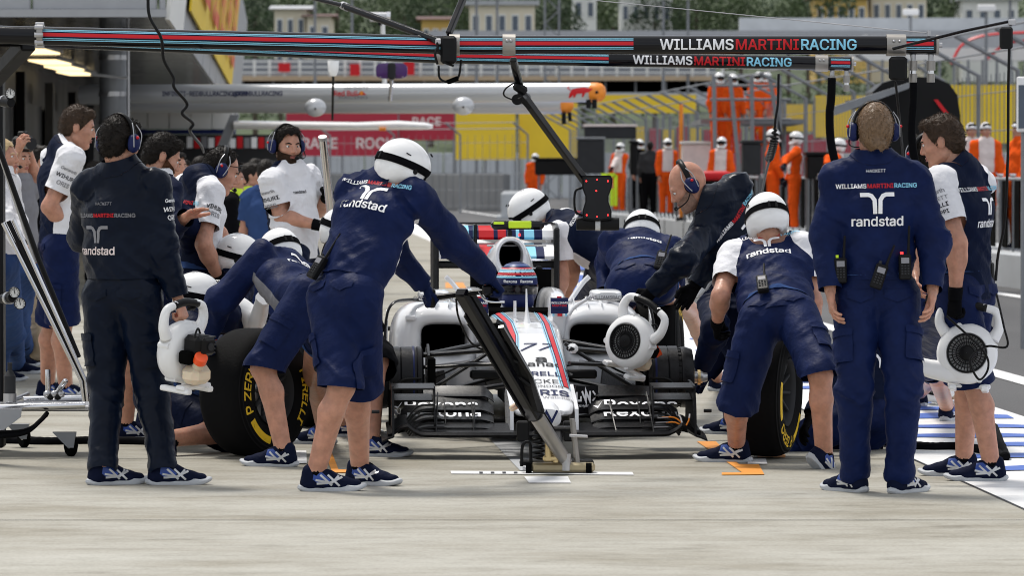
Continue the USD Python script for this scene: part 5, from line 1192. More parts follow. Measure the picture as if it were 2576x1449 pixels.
for s in (1, -1):
    f1 = flap(s, .255, .745, .13, .110, .12, .035, 0, .03, inner=.012); f2 = flap(s, .25, .735, .22, .148, .12, .045, 0, .045, inner=.02); f3 = flap(s, .245, .72, .31, .193, .13, .062, 0, .06, inner=.026); f4 = flap(s, .24, .60, .42, .258, .09, .05, 0, .0, inner=.03)
    # small stacked guide vanes at the outer end
    for k in range(6): cp('guide_vane', tube([(s * (.50 + .012 * k), .10 + .03 * k, .118 + .022 * k), (s * (.60 + .008 * k), .10 + .03 * k, .117 + .020 * k), (s * (.665 + .005 * k), .10 + .03 * k, .10 + .012 * k), (s * (.69 + .007 * k), .10 + .03 * k, .075 + .008 * k)], .006, 6, 5, flat=2.4, up=(0, 1, 0)), 'carbon')
    # end plate, foot, cascade box, strakes
    ep = cp('end_plate', prism(Polygon([(.08, .07), (.10, .20), (.16, .325), (.46, .345), (.56, .32), (.60, .07)]), .012, frame(V(0, 1, 0), V(0, 0, 1), V(1, 0, 0)), (s * .772 - .006, 0, 0)), 'carbon')
    cp('foot_plate', loft([np.array([[s * (.77 + .0), v, .068], [s * (.795), v, .060], [s * .83, v, .075 - dz], [s * .83, v, .083 - dz], [s * .795, v, .070], [s * .77, v, .078]])[::s] for v, dz in ((.06, .03), (.14, .012), (.3, .0), (.6, .0))]), 'carbon')
    for k in range(2): cp('end_plate_slot', bx((s * .78, .30 + .08 * k, .2), (.012, .012, .2)), 'black_matt', ep)
    cp('cascade', bx((s * .665, .22, .322), (.215, .16, .010), rotx(.12), .003), 'carbon'); cp('cascade', bx((s * .665, .27, .262), (.20, .12, .010), rotx(.25), .003), 'carbon'); cp('cascade_side', plate([V(s * .558, .12, .13), V(s * .558, .32, .13), V(s * .558, .32, .335), V(s * .558, .16, .325)], .007), 'carbon')
    for uu, h in ((.365, .19), (.555, .24)): cp('strake', plate([V(s * uu, .05, .08), V(s * uu, .2, .1), V(s * (uu - .015), .3, h + .05), V(s * (uu - .015), .2, h)], .005), 'carbon')
    for uu in (.36, .50): cp('slot_spacer', plate([V(s * uu, .2, .13), V(s * uu, .30, .15), V(s * uu, .40, .25), V(s * uu, .30, .21)], .005), 'black_plastic')
    cp('jack_block', bx((s * .118, -.02, .105), (.062, .06, .105), None, .008), 'black_plastic')
    cp('sensor_pin', cyl((s * .835, .3, .19), (s * .875, .3, .19), .009, 8), 'dark_grey')
    # sponsor lettering on the flaps
    for fl, dy in ((f3, -.028), (f2, .028)): pass
    def flt(m, u, v, z, slope, mat='white_print'):
        q = m[0]; return (np.stack([u + q[:, 0], v + q[:, 1], z + q[:, 1] * slope], 1), m[1])
    tx = text2d('Rexona', .085, True, True, .95)
    upm, lom = cutm((tx[0], tx[1]), lambda p: p[:, 1] + .002)
    cp('lettering', flt(upm, s * .515, .365, .222, .50), 'white_print', None, False); cp('lettering', flt(lom, s * .505, .29, .186, .42), 'white_print', None, False)
    ck = flatpoly(Polygon([(-.035, .0), (-.012, -.028), (.022, .055), (-.008, -.006)])); cp('emblem', flt(ck, s * .515 - .215, .335, .218, .5), 'white_print', None, False)
for k, (mt, u) in enumerate((('orange_print', .655), ('orange_print', .66), ('white_print', .70), ('orange_print', .73), ('white_print', .715))):
    pts = [[(.60, .10, .166), (.655, .10, .168), (.69, .10, .15), (.70, .10, .132)], [(.62, .09, .140), (.66, .09, .143), (.69, .09, .132)], [(.685, .09, .18), (.695, .09, .165), (.702, .09, .14)], [(.722, .08, .125), (.735, .08, .15), (.738, .08, .165)], [(.738, .075, .165), (.74, .075, .185)]][k]
    cp('flow_stripe', tube(pts, .0042, 6, 4), mt)
for k in range(4): cp('flow_stripe', tube([(.575 - .01 * k, .07, .165 - .024 * k), (.63, .07, .168 - .024 * k)], .003, 5), 'grey_print')
cp('side_panel', plate([V(.165, .5, .10), V(.165, 1.5, .10), V(.18, 1.5, .33), V(.17, .9, .34), V(.165, .55, .24)], .01), 'carbon')
cp('gkn_panel', plate([V(.18, .40, .17), V(.30, .46, .17), V(.30, .46, .315), V(.18, .40, .315)], .008), 'carbon')
gk = unary_union([stroke([(-.06, .022), (-.06, -.022), (-.035, -.022), (-.035, .0)], .011), stroke([(-.028, .026), (-.005, -.026), (-.005, .026), (.02, -.026), (.02, .026)], .011), stroke([(.036, .026), (.056, 0), (.036, -.026)], .009)])
cp('emblem', onplane(flatpoly(gk), V(.238, .418, .262), nrm(V(.12, .06, 0)), V(0, 0, 1), .003), 'white_print', None, False); cp('lettering', onplane(text2d('GKN Hybrid Power', .012, True), V(.24, .418, .212), nrm(V(.12, .06, 0)), V(0, 0, 1), .003), 'white_print', None, False)
# rear wing
RV = 4.5
bands = [(-.36, .0, 'white_print'), (-.33, .0, 'navy_print'), (-.295, .0, 'cyan_print'), (-.235, .0, 'navy_print'), (-.20, 0, 'cyan_print'), (-.15, 0, 'navy_print'), (-.09, 0, 'red_print'), (.0, 0, 'navy_print'), (.025, 0, 'red_print'), (.075, 0, 'navy_print'), (.135, 0, 'cyan_print'), (.155, 0, 'navy_print'), (.185, 0, 'cyan_print'), (.245, 0, 'navy_print'), (.295, 0, 'white_print'), (.36, 0, None)]
def wsec(u, v, z, c, a):
    p = np.array([[0, 0], [.004, .012], [.35, .03], [1, .006], [1, 0], [.35, .002], [.004, -.006]]); p = p * [c, 1]; ca, sa = math.cos(a), math.sin(a)
    return np.column_stack([np.full(7, u), v + p[:, 0] * ca - p[:, 1] * sa, z + p[:, 0] * sa + p[:, 1] * ca])
for (u0, _, m), (u1, _, _) in zip(bands, bands[1:]):
    cp('rear_wing_flap', loft([wsec(u0, RV + .22, 1.018, .13, .62), wsec(u1, RV + .22, 1.018, .13, .62)]), m); cp('rear_wing_plane', loft([wsec(u0, RV, .905, .28, .30), wsec(u1, RV, .905, .28, .30)]), m)
for s in (1, -1):
    cp('rear_end_plate', prism(Polygon([(-.06, .5), (-.06, 1.09), (.05, 1.115), (.42, 1.115), (.42, .55), (.2, .45)]), .014, frame(V(0, 1, 0), V(0, 0, 1), V(1, 0, 0)), (s * .368 - .007, RV, 0)), 'carbon')
    for k in range(5): cp('louvre', bx((s * .376, RV + .02 + .05 * k, 1.04), (.006, .03, .008)), 'black_gloss')
    cp('end_plate_edge', bx((s * .362, RV - .075, .78), (.034, .03, .62), None, .01), 'carbon')
    cp('rear_tyre_hub', lathe([(.001, .72), (.15, .72), (.155, .74), (.155, .86), (.10, .88), (.001, .88)], frame(V(0, s, 0), V(0, 0, 1), V(s, 0, 0)), (0, 4.0, .39), 32), 'carbon')
    for a, b in (((.1, 3.7, .5), (.72, 4, .5)), ((.1, 4.2, .3), (.72, 4, .3))): cp('rear_wishbone', tube([(s * a[0], a[1], a[2]), (s * b[0], b[1], b[2])], .014, 8), 'carbon')
cp('beam', bx((0, RV + .1, .865), (.74, .1, .045), None, .012), 'carbon'); cp('wing_top_trim', bx((0, RV + .34, 1.112), (.74, .02, .012), None, .004), 'carbon'); cp('wing_pillar', bx((-.12, RV + .1, .98), (.02, .15, .26), None, .006), 'carbon')
cp('wing_pillar', bx((.02, RV + .14, .82), (.03, .2, .34), None, .008), 'carbon'); cp('gearbox', bx((0, 4.5, .35), (.24, .5, .22), None, .05), 'carbon')
# the driver
dv = WP(.012, 2.62, .775)
drv = thing('person', WP(0, 2.7, .35), 'driver in a striped closed helmet with dark visor sitting in the racing car', 'person')
def DP(m): return xf(m, CR @ rotz(math.pi), dv, .96)
hs = blob([p_ell((0, -.01, .02), (.122, .148, .130)), (p_cone((-.05, .095, -.085), (.05, .095, -.085), .045, .045), .04), (p_ell((0, -.03, -.04), (.112, .12, .09)), .03)], .006, .03, [p_ell((0, -.02, -.19), (.09, .11, .10))])
H = obj('helmet', DP(hs), 'navy_print', drv, True); n_ = vnorm(hs)
def bandz(z0, z1, off, sl=.0): m = (hs[0] + n_ * off, hs[1]); m, _ = cutm(m, lambda p: np.minimum(p[:, 2] + sl * p[:, 1] - z0, z1 - p[:, 2] - sl * p[:, 1])); return m
for z0, z1, mt in ((.056, .064, 'cyan_print'), (.066, .071, 'white_print'), (.073, .084, 'red_print'), (.086, .090, 'white_print'), (.092, .1, 'cyan_print'), (.103, .107, 'white_print'), (.109, .115, 'red_print'), (.124, .136, 'blue_sign')): obj('stripe', DP(bandz(z0, z1, .0015)), mt, H, True)
vis, _ = cutm((hs[0] + n_ * .004, hs[1]), lambda p: np.minimum(.028 - np.abs(p[:, 2] + .012), p[:, 1] - .01)); obj('visor', DP(vis), 'black_gloss', H, True)
for u in (-.045, .05): obj('lettering', DP(decal(text2d('Rexona', .016, True), hs, V(-u, 0, .036), V(-1, 0, 0), V(0, 0, 1), .004, .02)), 'white_print', H, False)
obj('body', cat([xf(blob([p_cone((0, .02, -.10), (0, -.02, -.32), .07, .14, (1, 0, 0), .8), p_cone((-.14, 0, -.26), (.14, 0, -.26), .07, .07), p_cone((-.17, 0, -.27), (-.15, .25, -.42), .055, .045), p_cone((.17, 0, -.27), (.15, .25, -.42), .055, .045)], .01, .03), CR @ rotz(math.pi), dv)]), 'white_cloth', drv, True)

# ------------------------------------------------------------------ tyres, blowers, the jack
def arc_text(t, h, r, a0, mat, bold=True, slant=0.0, sp=1.0):
    v, f = text2d(t, h, bold, True, sp, slant); v, f = finer((v, f), .015); rad = r + v[:, 1]; a = a0 - v[:, 0] / r; return np.stack([rad * np.cos(a), rad * np.sin(a), v[:, 2]], 1), f
def arc_band(r0, r1, a0, a1): 
    a = np.linspace(a0, a1, 24); return flatpoly(Polygon([(r1 * math.cos(t), r1 * math.sin(t)) for t in a] + [(r0 * math.cos(t), r0 * math.sin(t)) for t in a[::-1]]))
def tyre(c, axis, label, w=.245, rot=0.0, rim='carbon', group=None):
    R = axis_frame(axis); h = w / 2; T = thing('wheel', V(c[0], c[1], c[2] - .33), label, 'wheel', group); Q = lambda m: xf(m, R @ rotz(rot), c)
    prof = [(.165, -h + .02), (.20, -h - .006), (.26, -h - .012), (.30, -h), (.322, -h + .03), (.33, -h + .07), (.331, 0), (.33, h - .07), (.322, h - .03), (.30, h), (.26, h + .012), (.20, h + .006), (.165, h - .02)]
    pr = np.array(prof); pr = spline(np.column_stack([pr, pr[:, 0] * 0]), 3)[:, :2]; t = obj('tyre', Q(lathe(pr, None, (0, 0, 0), 72)), 'rubber', T, True)
    for r_, z in ((.306, h - .004), (.288, h + .006)): obj('sidewall_ring', Q(lathe([(r_ - .004, z), (r_, z + .0045), (r_ + .004, z - .001)], None, (0, 0, 0), 64)), 'rubber_side', t, True)
    S = lambda m, z=.0165: Q((m[0] * [1, 1, 0] + np.column_stack([np.zeros((len(m[0]), 2)), h + np.interp(np.linalg.norm(m[0][:, :2], axis=1), [.2, .23, .26, .30], [.006, .0105, .012, 0]) + .003]), m[1]))
    for tt, a in (('P ZERO', math.pi), ('PIRELLI', 0)): obj('lettering', S(arc_text(tt, .052, .253, a, 0, True, .12, 1.1)), 'yellow_print', t, False)
    for a in (2.08, -2.08): obj('sidewall_band', S(finer(arc_band(.234, .272, a - .38, a + .38), .03)), 'yellow_print', t, False)
    obj('rim', Q(lathe([(.165, -h + .02), (.172, -h + .0), (.160, -h + .03), (.150, 0), (.155, h - .03), (.172, h - .002), (.166, h - .02)], None, (0, 0, 0), 48)), 'dark_grey', T, True)
    for k in range(10):
        a = k * math.pi / 5; obj('spoke', Q(bar((.04 * math.cos(a), .04 * math.sin(a), h - .06), (.158 * math.cos(a), .158 * math.sin(a), h - .035), .016, .022, bev=.004)), 'dark_grey', T)
    obj('hub', Q(lathe([(.001, h - .045), (.034, h - .045), (.05, h - .06), (.05, h - .12), (.001, h - .12)], None, (0, 0, 0), 24)), 'steel', T, True)
    return T
def blower(o, z, up, label, s=1.0, group=None, nozzle=True):
    R0 = axis_frame(z, up); T = thing('leaf_blower', V(o[0], o[1], max(o[2] - .2, 0)), label, 'leaf blower', group); Q = lambda m: xf(m, R0, o, s)
    hs_ = obj('housing', Q(lathe([(.001, -.055), (.10, -.055), (.128, -.045), (.142, -.02), (.142, .015), (.13, .04), (.10, .052), (.092, .052), (.092, .03), (.001, .03)], None, (0, 0, 0), 44)), 'white_plastic', T, True)
    for a in (.3, 1.9, 3.6, 5.2): obj('screw_boss', Q(cyl((.132 * math.cos(a), .132 * math.sin(a), -.03), (.132 * math.cos(a), .132 * math.sin(a), .03), .016, 10)), 'white_plastic', hs_)
    gd = obj('fan_guard', Q(lathe([(.094, .034), (.094, .056), (.088, .060), (.084, .056), (.084, .034)], None, (0, 0, 0), 44)), 'black_plastic', T, True)
    obj('guard_hub', Q(lathe([(.001, .058), (.03, .058), (.036, .05), (.036, .034)], None, (0, 0, 0), 24)), 'black_plastic', gd, True)
    for k in range(34):
        a = k * 2 * math.pi / 34; obj('guard_bar', Q(bar((.034 * math.cos(a), .034 * math.sin(a), .052), (.088 * math.cos(a), .088 * math.sin(a), .054), .0042, .006)), 'black_plastic', gd)
    for r_ in (.05, .068): obj('guard_ring', Q(lathe([(r_ - .0025, .05), (r_ - .0025, .057), (r_ + .0025, .057), (r_ + .0025, .05)], None, (0, 0, 0), 36)), 'black_plastic', gd)
    for _ in range(1): obj('nozzle', Q(loft([np.column_stack([np.full(16, x if nozzle else x * .35), cy + q[:, 0], q[:, 1] - .005]) for x, cy, a in ((.0, -.09, .05), (-.08, -.092, .05), (-.17, -.08, .044), (-.27, -.055, .036), (-.28, -.053, .04), (-.30, -.048, .04)) for q in [sellipse(16, a, a, 3)]])), 'white_plastic', T, 40)
    obj('handle', Q(tube([(-.10, .085, 0), (-.135, .14, 0), (-.125, .2, 0), (-.07, .222, 0)], [.03, .024, .02, .018], 12, 6)), 'white_plastic', T, True); obj('handle', Q(tube([(.115, .07, 0), (.14, .13, 0), (.125, .2, 0), (.06, .222, 0)], [.03, .024, .02, .018], 12, 6)), 'white_plastic', T, True)
    obj('grip', Q(tube([(-.09, .215, 0), (0, .228, 0), (.08, .217, 0)], .019, 12, 6)), 'black_plastic', T, True); obj('trigger', Q(bx((-.05, .196, 0), (.05, .016, .02), None, .005)), 'black_plastic', T)
    en = obj('engine', Q(bx((.02, .045, -.105), (.11, .10, .10), None, .02)), 'black_plastic', T); obj('starter_cover', Q(bx((.02, .05, -.165), (.085, .085, .03), None, .014)), 'black_plastic', en); obj('starter_hub', Q(cyl((.02, .05, -.18), (.02, .05, -.186), .018, 14)), 'dark_grey', en)
    for k in range(5): obj('cooling_fin', Q(bx((-.05, .01 + .018 * k, -.10), (.035, .006, .08))), 'dark_grey', en)
    obj('carburettor', Q(bx((.085, -.005, -.10), (.05, .06, .07), None, .01)), 'black_matt', en); obj('spark_lead', Q(tube([(.0, .1, -.10), (.03, .125, -.11), (.06, .09, -.12), (.06, .04, -.13)], .005, 6, 5)), 'black_plastic', en)
    ft = obj('fuel_tank', Q(bx((.03, -.085, -.115), (.13, .085, .10), None, .025)), 'fuel_tank', T); obj('filler_neck', Q(cyl((.05, -.05, -.135), (.065, -.015, -.16), .026, 16)), 'fuel_tank', ft); obj('cap', Q(cyl((.064, -.018, -.158), (.074, .008, -.176), .031, 16)), 'orange_cap', ft)
    for x in (-.06, .09): obj('foot', Q(bx((x, -.16, -.05), (.035, .025, .17), None, .006)), 'white_plastic', T)
    obj('base', Q(bx((.015, -.145, -.09), (.20, .022, .05), None, .006)), 'white_plastic', T)
    return T
FA = math.radians(57)
tyre(V(at(640, 1008, 24.75)[0], 24.75, .331), V(math.sin(FA), -math.cos(FA), 0.02), 'front wheel with yellow lettering standing on the ground beside the kneeling mechanic', .26, -.12)
tyre(at(1922, 985, 24.5), V(.965, -.26, -.03), 'front wheel held upright by the man in short white sleeves', .26, 1.2)
tyre(V(*at(1640, 920, 28.2)[:2], .40), V(.995, -.10, .03), 'rear wheel with thin yellow line behind the hanging leaf blower', .325, 1.5)
tyre(V(*at(812, 915, 27.6)[:2], .335), V(-.97, -.24, 0), 'rear wheel half hidden behind the jack man legs', .325, 1.5)
blower(at(2432, 890, 22.45), V(-.12, -.97, .1), V(.05, 0, 1), 'white leaf blower with black fan guard facing us held by the young man')
blower(at(458, 885, 22.3), V(-.80, .58, .12), V(-.1, 0, 1), 'white leaf blower with orange fuel cap hanging from a bare hand', 1.02, None, False)
blower(at(1585, 860, 25.0), V(-.55, -.82, .1), V(.55, 0, .85), 'white leaf blower held over the car side pod in a black glove', 1.0, None, False)
blower(V(*gr(2358, 1022)[:2], .165), V(-.55, -.80, 0), V(0, 0, 1), 'white leaf blower standing on the ground between two pairs of legs')
blower(at(600, 800, 26.3), V(.5, .6, .55), V(-.8, 0, .6), 'white leaf blower lying behind the big front tyre by the mechanics')
# front jack
JB = gr(1400, 1194); J0 = at(1163, 742, 22.5); JL = at(1082, 750, 22.55); JR_ = at(1258, 730, 22.45); J1 = V(JB[0] - .02, JB[1], .13)
jk = thing('front_jack', JB, 'black front jack with long arm and small wheels lifting the car nose', 'jack')
arm_d = nrm(J1 - J0); jx = nrm(np.cross(arm_d, V(0, 1, 0))); JF = frame(jx, np.cross(arm_d, jx), arm_d)
obj('handle_bar', tube([JL, J0 + V(0, 0, .005), JR_], .013, 12), 'black_plastic', jk); obj('handle_clamp', bx(JL, (.05, .06, .09), None, .01), 'black_plastic', jk); obj('brake_lever', tube([JR_ + V(-.10, 0, -.01), JR_ + V(-.06, -.03, -.05), JR_ + V(.02, -.04, -.055)], .006, 8, 4), 'chrome', jk); obj('lever_mount', bx(JR_ + V(-.06, -.01, .0), (.05, .05, .05), None, .01), 'black_gloss', jk)
A = lambda t, x=0, y=0: J0 + (J1 - J0) * t + jx * x + JF[:, 1] * y
obj('arm', bar(A(-.02), A(.80), .062, .05, bev=.008), 'black_gloss', jk); obj('arm_rail', bar(A(.02, .042), A(.78, .042), .012, .03), 'black_plastic', jk); obj('arm_rail', bar(A(.1, -.036), A(.75, -.036), .008, .025), 'black_plastic', jk)
for t in np.linspace(.2, .72, 9): obj('arm_bolt', ball(A(t, -.036, -.014), .006, 1), 'steel', jk)
pl = [at(1174, 811, 22.80), at(1248, 808, 22.76), at(1266, 818, 22.76), at(1341, 946, 22.93), at(1368, 1038, 23.03), at(1340, 1030, 23.03), at(1285, 950, 22.95), at(1215, 868, 22.86)]
obj('shroud', plate(pl, .03), 'black_plastic', jk); obj('shroud_flange', plate([pl[2] + V(0, -.02, 0), pl[3] + V(0, -.02, 0), pl[4] + V(0, -.02, 0), pl[4] + V(-.03, -.025, 0), pl[3] + V(-.025, -.025, .02), pl[2] + V(-.025, -.02, -.005)], .02), 'black_gloss', jk)
for f_ in (.2, .45, .7): obj('shroud_rib', bar(pl[1] * (1 - f_) + pl[4] * f_ + V(.0, -.03, 0), pl[0] * (1 - f_) + pl[6] * f_ + V(0, -.03, 0), .012), 'black_plastic', jk)
obj('pull_cable', tube([J0 + V(-.03, 0, -.02), A(.1, -.07), A(.25, -.08), A(.35, -.03)], .005, 6, 6), 'black_plastic', jk)
obj('side_plate', plate([A(.70, -.05, -.03), A(.70, .05, -.03), A(.93, .055, -.03), A(.95, -.03, -.03)], .012), 'black_plastic', jk); obj('release_pad', bx(A(.72, -.055, -.04), (.06, .03, .035), JF, .01), 'fuel_tank', jk); obj('plate_slot', cyl(A(.84, -.01, -.04), A(.84, -.01, -.034), .018, 14), 'titanium', jk)
obj('lift_ram', cyl(A(.80, .01), JB + V(.045, 0, .06), .036, 18, .033), 'titanium', jk); obj('ram_end', cyl(JB + V(.045, -.02, .02), JB + V(.045, -.02, .10), .024, 16), 'steel', jk); obj('ram', cyl(JB + V(.10, .02, .05), JB + V(.075, .02, .27), .014, 12), 'titanium', jk)
obj('base_plate', bx(JB + V(.03, .02, .035), (.31, .11, .045), None, .012), 'olive_metal', jk); obj('base_edge', bx(JB + V(.0, .06, .055), (.36, .05, .03), None, .01), 'black_plastic', jk)
for x in (-.135, .155): wv = obj('jack_wheel', cyl(JB + V(x - .014, -.01, .03), JB + V(x + .014, -.01, .03), .030, 20), 'black_matt', jk); obj('axle', cyl(JB + V(x - .03, -.01, .03), JB + V(x + .03, -.01, .03), .008, 10), 'steel', wv)
obj('spring', tube([JB + V(-.085 + .028 * math.cos(t * 6.28 * 7), .0 + .028 * math.sin(t * 6.28 * 7), .07 + .17 * t) for t in np.linspace(0, 1, 90)], .006, 6), 'black_plastic', jk)
for x, z, r_, h_ in ((-.04, .07, .018, .10), (-.005, .06, .014, .06), (-.025, .13, .012, .05)): obj('hydraulic_valve', cyl(JB + V(x, -.03, z), JB + V(x, -.03, z + h_), r_, 14), 'gold_metal', jk)
obj('valve_block', bx(JB + V(-.03, -.02, .08), (.075, .05, .03), None, .008), 'gold_metal', jk); obj('guard_loop', tube([JB + V(-.17, .0, .04), JB + V(-.165, .0, .14), JB + V(-.13, .0, .15), JB + V(-.125, .0, .05)], .008, 8, 4), 'black_plastic', jk); obj('locking_lever', bar(JB + V(.06, -.02, .19), JB + V(.15, -.03, .185), .014, bev=.003), 'steel', jk); obj('lift_pad', bx(JB + V(0, .35, .20), (.16, .08, .03), None, .01), 'black_plastic', jk); obj('lift_link', bar(JB + V(0, .03, .09), JB + V(0, .36, .19), .06, .04, bev=.01), 'black_plastic', jk)
# ------------------------------------------------------------------ pit gantry: two striped booms, struts, signal arm, hoses
def boom(P, r, label, st, tx0, words_h, x_end, clamp, Y):
    """P: axis points (left, bend, right); stripes between the first and the last point of st."""
    o = thing('gantry_boom', P[-1], label, 'boom'); pp = [P[0], P[1] - nrm(P[1] - P[0]) * .15, P[1], P[1] + nrm(P[2] - P[1]) * .15, P[2]]
    t = obj('tube', tube(pp, r, 36), 'black_gloss', o, True)
    def pos(x):        # axis point over the picture column x
        for a, b in ((P[0], P[1]), (P[1], P[2])):
            xa, xb = CX + a[0] / a[1] * F, CX + b[0] / b[1] * F
            if x <= xb or b is P[2]: return a + (b - a) * (x - xa) / (xb - xa), nrm(b - a)
    def strip(x0, x1, a0, a1, mat, off=.0015):
        xs = [x0] + [x for x in (CX + P[1][0] / P[1][1] * F,) if x0 < x < x1] + [x1]; R = []
        for x in xs:
            c, d = pos(x); n = nrm(np.cross(d, V(0, 0, 1))); n = n if n[1] < 0 else -n; u = V(0, 0, 1); R.append([c + (r + off) * (math.cos(a) * n + math.sin(a) * u) for a in np.linspace(a0, a1, 5)])
        obj('stripe', loft(np.array(R), False, False, False), mat, t, False)
    for x0, x1 in st:
        for a0, a1, m in ((.62, .70, 'cyan_print'), (.46, .54, 'cyan_print'), (-.06, .33, 'red_print'), (-.12, -.065, 'navy_print'), (.335, .38, 'navy_print'), (-.32, -.24, 'cyan_print'), (-.50, -.41, 'cyan_print')): strip(x0, x1, a0, a1, m)
    for fl, mt in wmr(words_h):
        c, d = pos(tx0); n = nrm(np.cross(d, V(0, 0, 1))); n = n if n[1] < 0 else -n; v, f = finer(fl, .03); a = v[:, 1] / r + .06; w = c + v[:, :1] * d + (r + .002) * (np.cos(a)[:, None] * n + np.sin(a)[:, None] * V(0, 0, 1)); obj('lettering', (w, f), mt, t, False)
    for x, wd, mt in clamp:
        c, d = pos(x); cl_ = obj('clamp', cyl(c - d * wd / 2, c + d * wd / 2, r + .008, 32), mt, o)
        for k in (-.5, .5): obj('clamp_bolt', ball(c + d * wd * .3 * k + V(0, -r - .01, r * .4), .007, 1), 'steel', cl_)
    for x in x_end[:-1]:      # air couplings under the end
        c, d = pos(x); q = c - V(0, 0, r)
        for z0, z1, rr, mt in ((0, .03, .014, 'steel'), (.03, .075, .021, 'titanium'), (.075, .09, .015, 'chrome'), (.09, .13, .019, 'titanium')): obj('coupling', cyl(q - V(0, 0, z0), q - V(0, 0, z1), rr, 14), mt, o)
    c, d = pos(x_end[-1]); obj('end_cap', cyl(c, c + d * .012, r + .004, 32), 'titanium', o); obj('end_bolt', cyl(c + d * .012, c + d * .03, .012, 12), 'steel', o)
    return o, pos
B1 = [at(-60, 86, 22.6), at(1115, 112, 22.5), at(2352, 113, 22.5)]; B2 = [at(-60, 95, 30.3), at(1110, 142, 30.2), at(2140, 160, 30.2)]
b1, p1 = boom(B1, .0437, 'front black pit boom with stripes and team lettering, the upper one', [(112, 1592), (2276, 2345)], 1905, .0485, (2295, 2340, 2352), [(1143, .05, 'titanium'), (1280, .06, 'titanium'), (2252, .09, 'titanium')], 22.5)
b2, p2 = boom(B2, .0437, 'rear black pit boom with stripes and team lettering, the lower one', [(112, 1530), (2088, 2136)], 1790, .0525, (2092, 2128, 2140), [(1108, .05, 'titanium'), (2065, .08, 'titanium')], 30.2)
for k, a in enumerate(np.linspace(0, 6.28, 9)[:-1]): obj('flange_bolt', cyl(at(100, 88, 22.55) + V(0, .05 * math.cos(a), .05 * math.sin(a)) - V(.02, 0, 0), at(100, 88, 22.55) + V(.02, .05 * math.cos(a), .05 * math.sin(a)), .011, 8), 'steel', b1)
obj('flange', cyl(at(94, 88, 22.55), at(108, 88, 22.55), .052, 24), 'titanium', b1); obj('sensor_box', bx(at(2258, 172, 22.45), (.085, .05, .11), None, .012), 'black_plastic', b1); obj('junction_box', bx(at(1128, 125, 22.4), (.075, .09, .13), None, .012), 'black_plastic', b1)
for q in [(1100, 95, 1118, 150), (1118, 150, 1140, 165), (1105, 110, 1100, 160)]: obj('cable', tube([at(q[0], q[1], 22.38), at((q[0] + q[2]) / 2 - 8, (q[1] + q[3]) / 2, 22.36), at(q[2], q[3], 22.38)], .006, 6, 5), 'black_plastic', b1)
obj('cable', tube([at(1103, 165, 22.4), at(1106, 196, 22.4), at(1128, 206, 22.4), at(1152, 195, 22.4), at(1160, 150, 22.4)], .006, 6, 6), 'black_plastic', b1); obj('plug', cyl(at(1124, 207, 22.4), at(1152, 196, 22.4), .012, 10), 'black_matt', b1)
obj('hanger', bar(at(1128, 85, 22.5), at(1180, -40, 22.7), .028, bev=.004), 'black_gloss', b1); obj('stay', tube([at(1112, 106, 22.4), at(872, 17, 22.9), at(866, 14, 22.92)], .017, 12), 'black_gloss', b1); obj('stay_ferrule', cyl(at(874, 18, 22.9), at(862, 13, 22.95), .02, 12), 'steel', b1); obj('stay_rod', cyl(at(866, 14, 22.92), at(560, -60, 23.6), .011, 10), 'black_gloss', b1); obj('stay_eye', bx(at(1108, 104, 22.38), (.05, .03, .03), None, .006), 'steel', b1)
# outrigger rod with a black box and a cable dropping to the radio of the young man
o = thing('outrigger', at(2540, 60, 22), 'thin black rod reaching right from the boom end to a small black box', 'rod'); obj('rod', tube([at(2245, 122, 22.35), at(2420, 78, 22.2), at(2545, 52, 22.0)], .0075, 8), 'black_gloss', o); obj('box', bx(at(2530, 95, 22.0), (.058, .05, .10), None, .008), 'black_plastic', o); obj('bracket', bx(at(2545, 56, 22.0), (.035, .03, .03), None, .005), 'steel', o)
obj('guy_wire', cyl(at(2330, 82, 22.5), at(880, -60, 26), .0022, 5), 'steel', b1); obj('eye_bolt', cyl(at(2336, 92, 22.5), at(2336, 76, 22.5), .008, 8), 'steel', b1)
def hose(name, pts, r, mat, label, cat_='hose', sp=8, coil=None, n=8):
    p = spline(np.array(pts), sp)
    if coil:       # a coiled stretch between two fractions
        f0, f1, R_, turns = coil; d = np.concatenate([[0], np.cumsum(np.linalg.norm(np.diff(p, axis=0), axis=1))]); d /= d[-1]; t = np.linspace(0, 1, 60 + int(turns * 14)); q = np.stack([np.interp(t, d, p[:, i]) for i in range(3)], 1); m = np.clip(np.minimum(t - f0, f1 - t) / .04, 0, 1); a = (t - f0) / (f1 - f0) * turns * 2 * np.pi
        p = q + (m * R_)[:, None] * (np.cos(a)[:, None] * V(1, 0, 0) + np.sin(a)[:, None] * V(0, 1, 0))
    o = thing(name, p[-1], label, cat_); obj('hose', tube(p, r, n), mat, o, True); return o
hose('black_cable', [at(2540, 70, 22), at(2536, 200, 22), at(2534, 400, 22.1), at(2526, 560, 22.2), at(2510, 640, 22.3), at(2504, 705, 22.4)], .0065, 'black_plastic', 'long thin black cable hanging at the right edge', 'cable')
hose('black_cable', [at(2506, 740, 22.3), at(2524, 820, 22.2), at(2532, 872, 22.2), at(2480, 872, 22.25), at(2440, 905, 22.25), at(2462, 955, 22.25), at(2485, 925, 22.25), at(2470, 880, 22.25), at(2380, 795, 22.3)], .0055, 'black_plastic', 'thin black cable looping over the leaf blower of the young man', 'cable')
hose('coiled_cable', [at(372, -20, 22.2), at(376, 40, 22.2), at(405, 95, 22.2), at(412, 150, 22.25), at(436, 195, 22.3), at(438, 220, 22.3), at(470, 260, 22.4), at(458, 285, 22.4), at(485, 310, 22.5), at(478, 330, 22.6), at(505, 365, 23.5), at(512, 382, 26)], .0075, 'black_plastic', 'wavy black cable dropping from above to the balding man headset', 'cable')
